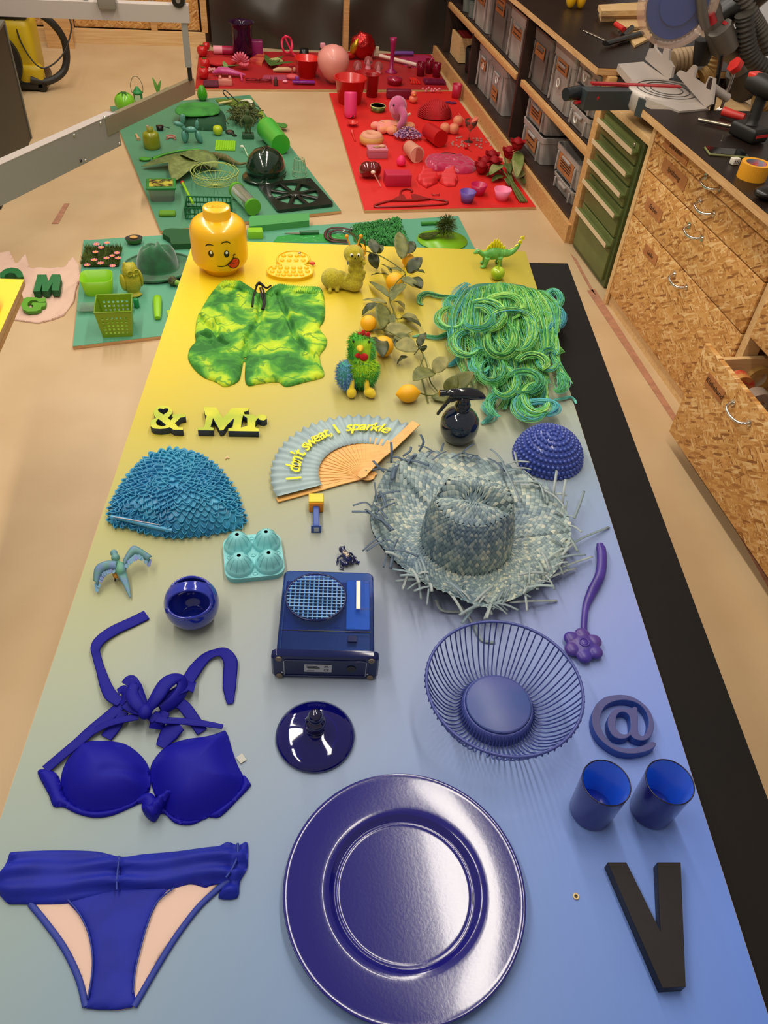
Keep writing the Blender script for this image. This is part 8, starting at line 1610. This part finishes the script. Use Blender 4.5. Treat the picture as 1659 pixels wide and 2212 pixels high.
t = thing('screw', 'single small screw standing on the bench top', 'screw', px(1558, 305, BTZ)); MB().cyl((0, 0, 0), (0, 0, .022), .0018, 6).build('shank', M('c0b8a8', .3, 1), t); MB().cyl((0, 0, 0), (0, 0, .002), .004, 8).build('head', M('c0b8a8', .3, 1), t)
t = thing('bench_tool', 'black tool with a white cloth end at the right edge of the bench', 'tool', px(1655, 430, BTZ)); MB().ell((0, 0, .02), (.05, .04, .02)).build('body', BLK, t); MB().ell((.01, -.05, .015), (.02, .025, .015)).build('cloth', WHT, t)

# =====================================================================
# machine and vacuum cleaner on the left
# =====================================================================
LG = M('a09a94', .45, .3, name='grey_enamel'); LG2 = M('b8aca4', .5, name='light_enamel'); sm_ = thing('panel_saw', 'grey sliding table saw with outrigger arm, leg and frame', 'machine', (-1.3, 4.6, 0))
def wb2(nm, mat, a, b, th, z0, z1, side=1):
    d = (b-a); d.z = 0; d.normalize(); n_ = Vector((-d.y, d.x, 0))*th*side; return MB().prism([tuple(a[:2]), tuple(b[:2]), tuple((b+n_)[:2]), tuple((a+n_)[:2])], z0, z1).build(nm, mat, sm_, world=True)
A_a, A_b = Vector((-1.35, 3.13, 0)), Vector((-.553, 4.415, 0)); wb2('outer_arm', LG, A_a, A_b, .05, .29, .45); wb2('arm_top', LG2, A_a, A_b-Vector((.01, .02, 0)), .05, .4502, .453)
wb2('inner_arm', M('8c8870', .25, .25, name='brushed_steel'), Vector((-.60, 4.33, 0)), Vector((-.17, 5.02, 0)), .03, .365, .448)
for x, y in ((160, 292), (217, 266), (226, 254), (258, 310), (185, 346), (174, 347)):
    r = Vector(RW@_vd(x, y)); o = Vector((0, 0, CH)); d = (A_b-A_a).normalized(); nn = Vector((d.y, -d.x, 0)); t_ = (A_a-o).dot(nn)/r.dot(nn); p = o+r*t_; MB().ell(p, .008, 8, 6).build('bolt', M('c8c4bc', .3, .8) if (x, y) != (174, 347) else BLK, sm_, world=True)
lp_ = Vector((-.19, 4.98, .45)); lt_ = pY(400, 20, 4.98); MB().prism([(lp_.x-.020, 4.96), (lp_.x+.014, 4.96), (lp_.x+.014, 5.0), (lp_.x-.020, 5.0)], .52, .95).build('leg', LG, sm_, world=True); MB().cyl((lp_.x, 4.98, .45), (lp_.x, 4.98, .53), .012, 10).build('leg_foot', M('1c1c1c', .4), sm_, world=True)
b0_, b1_ = pY(396, 26, 4.98), pY(25, 26, 4.98); b1_.z = b0_.z
wb2('crossbeam', LG2, Vector((b1_.x-.4, 4.95, 0)), Vector((b0_.x+.03, 4.95, 0)), .07, b0_.z-.045, b0_.z+.035)
MB().cyl((b0_.x-.02, 4.94, b0_.z+.06), (b0_.x-.02, 4.97, b0_.z+.06), .034, 24).build('wheel', BLK, sm_, world=True); MB().cyl((b0_.x-.02, 4.936, b0_.z+.06), (b0_.x-.02, 4.94, b0_.z+.06), .012, 16).build('wheel_hub', M('a8a8a8', .3, .9), sm_, world=True)
for x in (80, 132, 186): q = pY(x, 6, 4.98); MB().cyl((q.x, 4.98, b0_.z+.03), (q.x, 4.98, b0_.z+.09), .012, 8).build('post', M('b0b0b0', .3, .8), sm_, world=True)
q = pY(232, 8, 4.96); wbx('bracket', M('8c8478', .4, .3), (q.x, 4.96, b0_.z+.045), (.09, .09, .07), sm_, .006)
q = pY(255, -20, 5.3); MB().tube([pY(240, 12, 5.0)+Vector((0, 0, .03)), pY(300, -60, 5.4)], .018, 6).build('strut', LG, sm_, world=True)
pa_, pb2_ = px(75, 300, 0), px(0, 350, 0); wb2('body_panel', M('24221e', .5, name='machine_dark'), Vector((-1.20, 4.30, 0)), Vector((-1.20, 5.33, 0)), .6, .0, .62); wb2('panel_edge', M('6c685c', .5), Vector((-1.195, 5.325, 0)), Vector((-1.195, 5.345, 0)), .62, .0, .625); wb2('panel_top', M('6c685c', .5), Vector((-1.195, 4.30, 0)), Vector((-1.195, 5.345, 0)), .03, .6205, .635)
wb2('top_body', M('4c4840', .5), Vector((-1.25, 4.4, 0)), Vector((-1.25, 5.6, 0)), .5, .62, .9)
vcm = thing('vacuum_cleaner', 'yellow and black workshop vacuum cleaner with a coiled hose', 'vacuum cleaner', px(62, 185, 0)); VY = M('c8a818', .4)
MB().box((-.02, .05, .24), (.26, .30, .38), .05).build('tank', VY, vcm); MB().box((.06, -.09, .10), (.16, .10, .12), .03).build('front_nose', VY, vcm); MB().box((-.02, .03, .47), (.25, .26, .10), .03).build('motor_head', M('1c1a18', .4), vcm); MB().box((-.02, .03, .04), (.32, .34, .06), .02).build('base', M('1c1a18', .4), vcm)
MB().tube(smooth_path([(-.04, -.04, .50), (.10, -.08, .50), (.24, -.06, .42), (.30, 0, .28), (.27, -.02, .12), (.16, -.10, .06), (.05, -.14, .08)], 6), .024, 10).build('hose', M('24201c', .5), vcm); MB().tube(smooth_path([(.02, -.06, .48), (.04, -.12, .30), (.14, -.16, .16), (.28, -.10, .22), (.36, .0, .36), (.34, .05, .45)], 5), .005, 6).build('cable', BLK, vcm)
for x, y in ((-.14, -.10), (.12, -.10)): MB().cyl((x, y-.04, .03), (x, y, .03), .03, 14).build('caster', BLK, vcm)
dw = thing('black_disc', 'black wheel with a pale worn label leaning at the left edge', 'wheel', px(2, 205, 0)); MB().cyl((-.02, 0, .20), (-.02, .04, .20), .20, 32).build('disc', M('1c1a18', .5), dw); MB().cyl((-.02, -.003, .20), (-.02, 0, .20), .05, 20).build('label', M('a87868', .6), dw)
wl = thing('wood_offcut', 'triangular timber offcut leaning behind the vacuum hose', 'timber', px(135, 100, 0)+Vector((0, -.05, 0))); MB().box((0, .0, .22), (.20, .03, .44)).build('board', WOOD, wl)
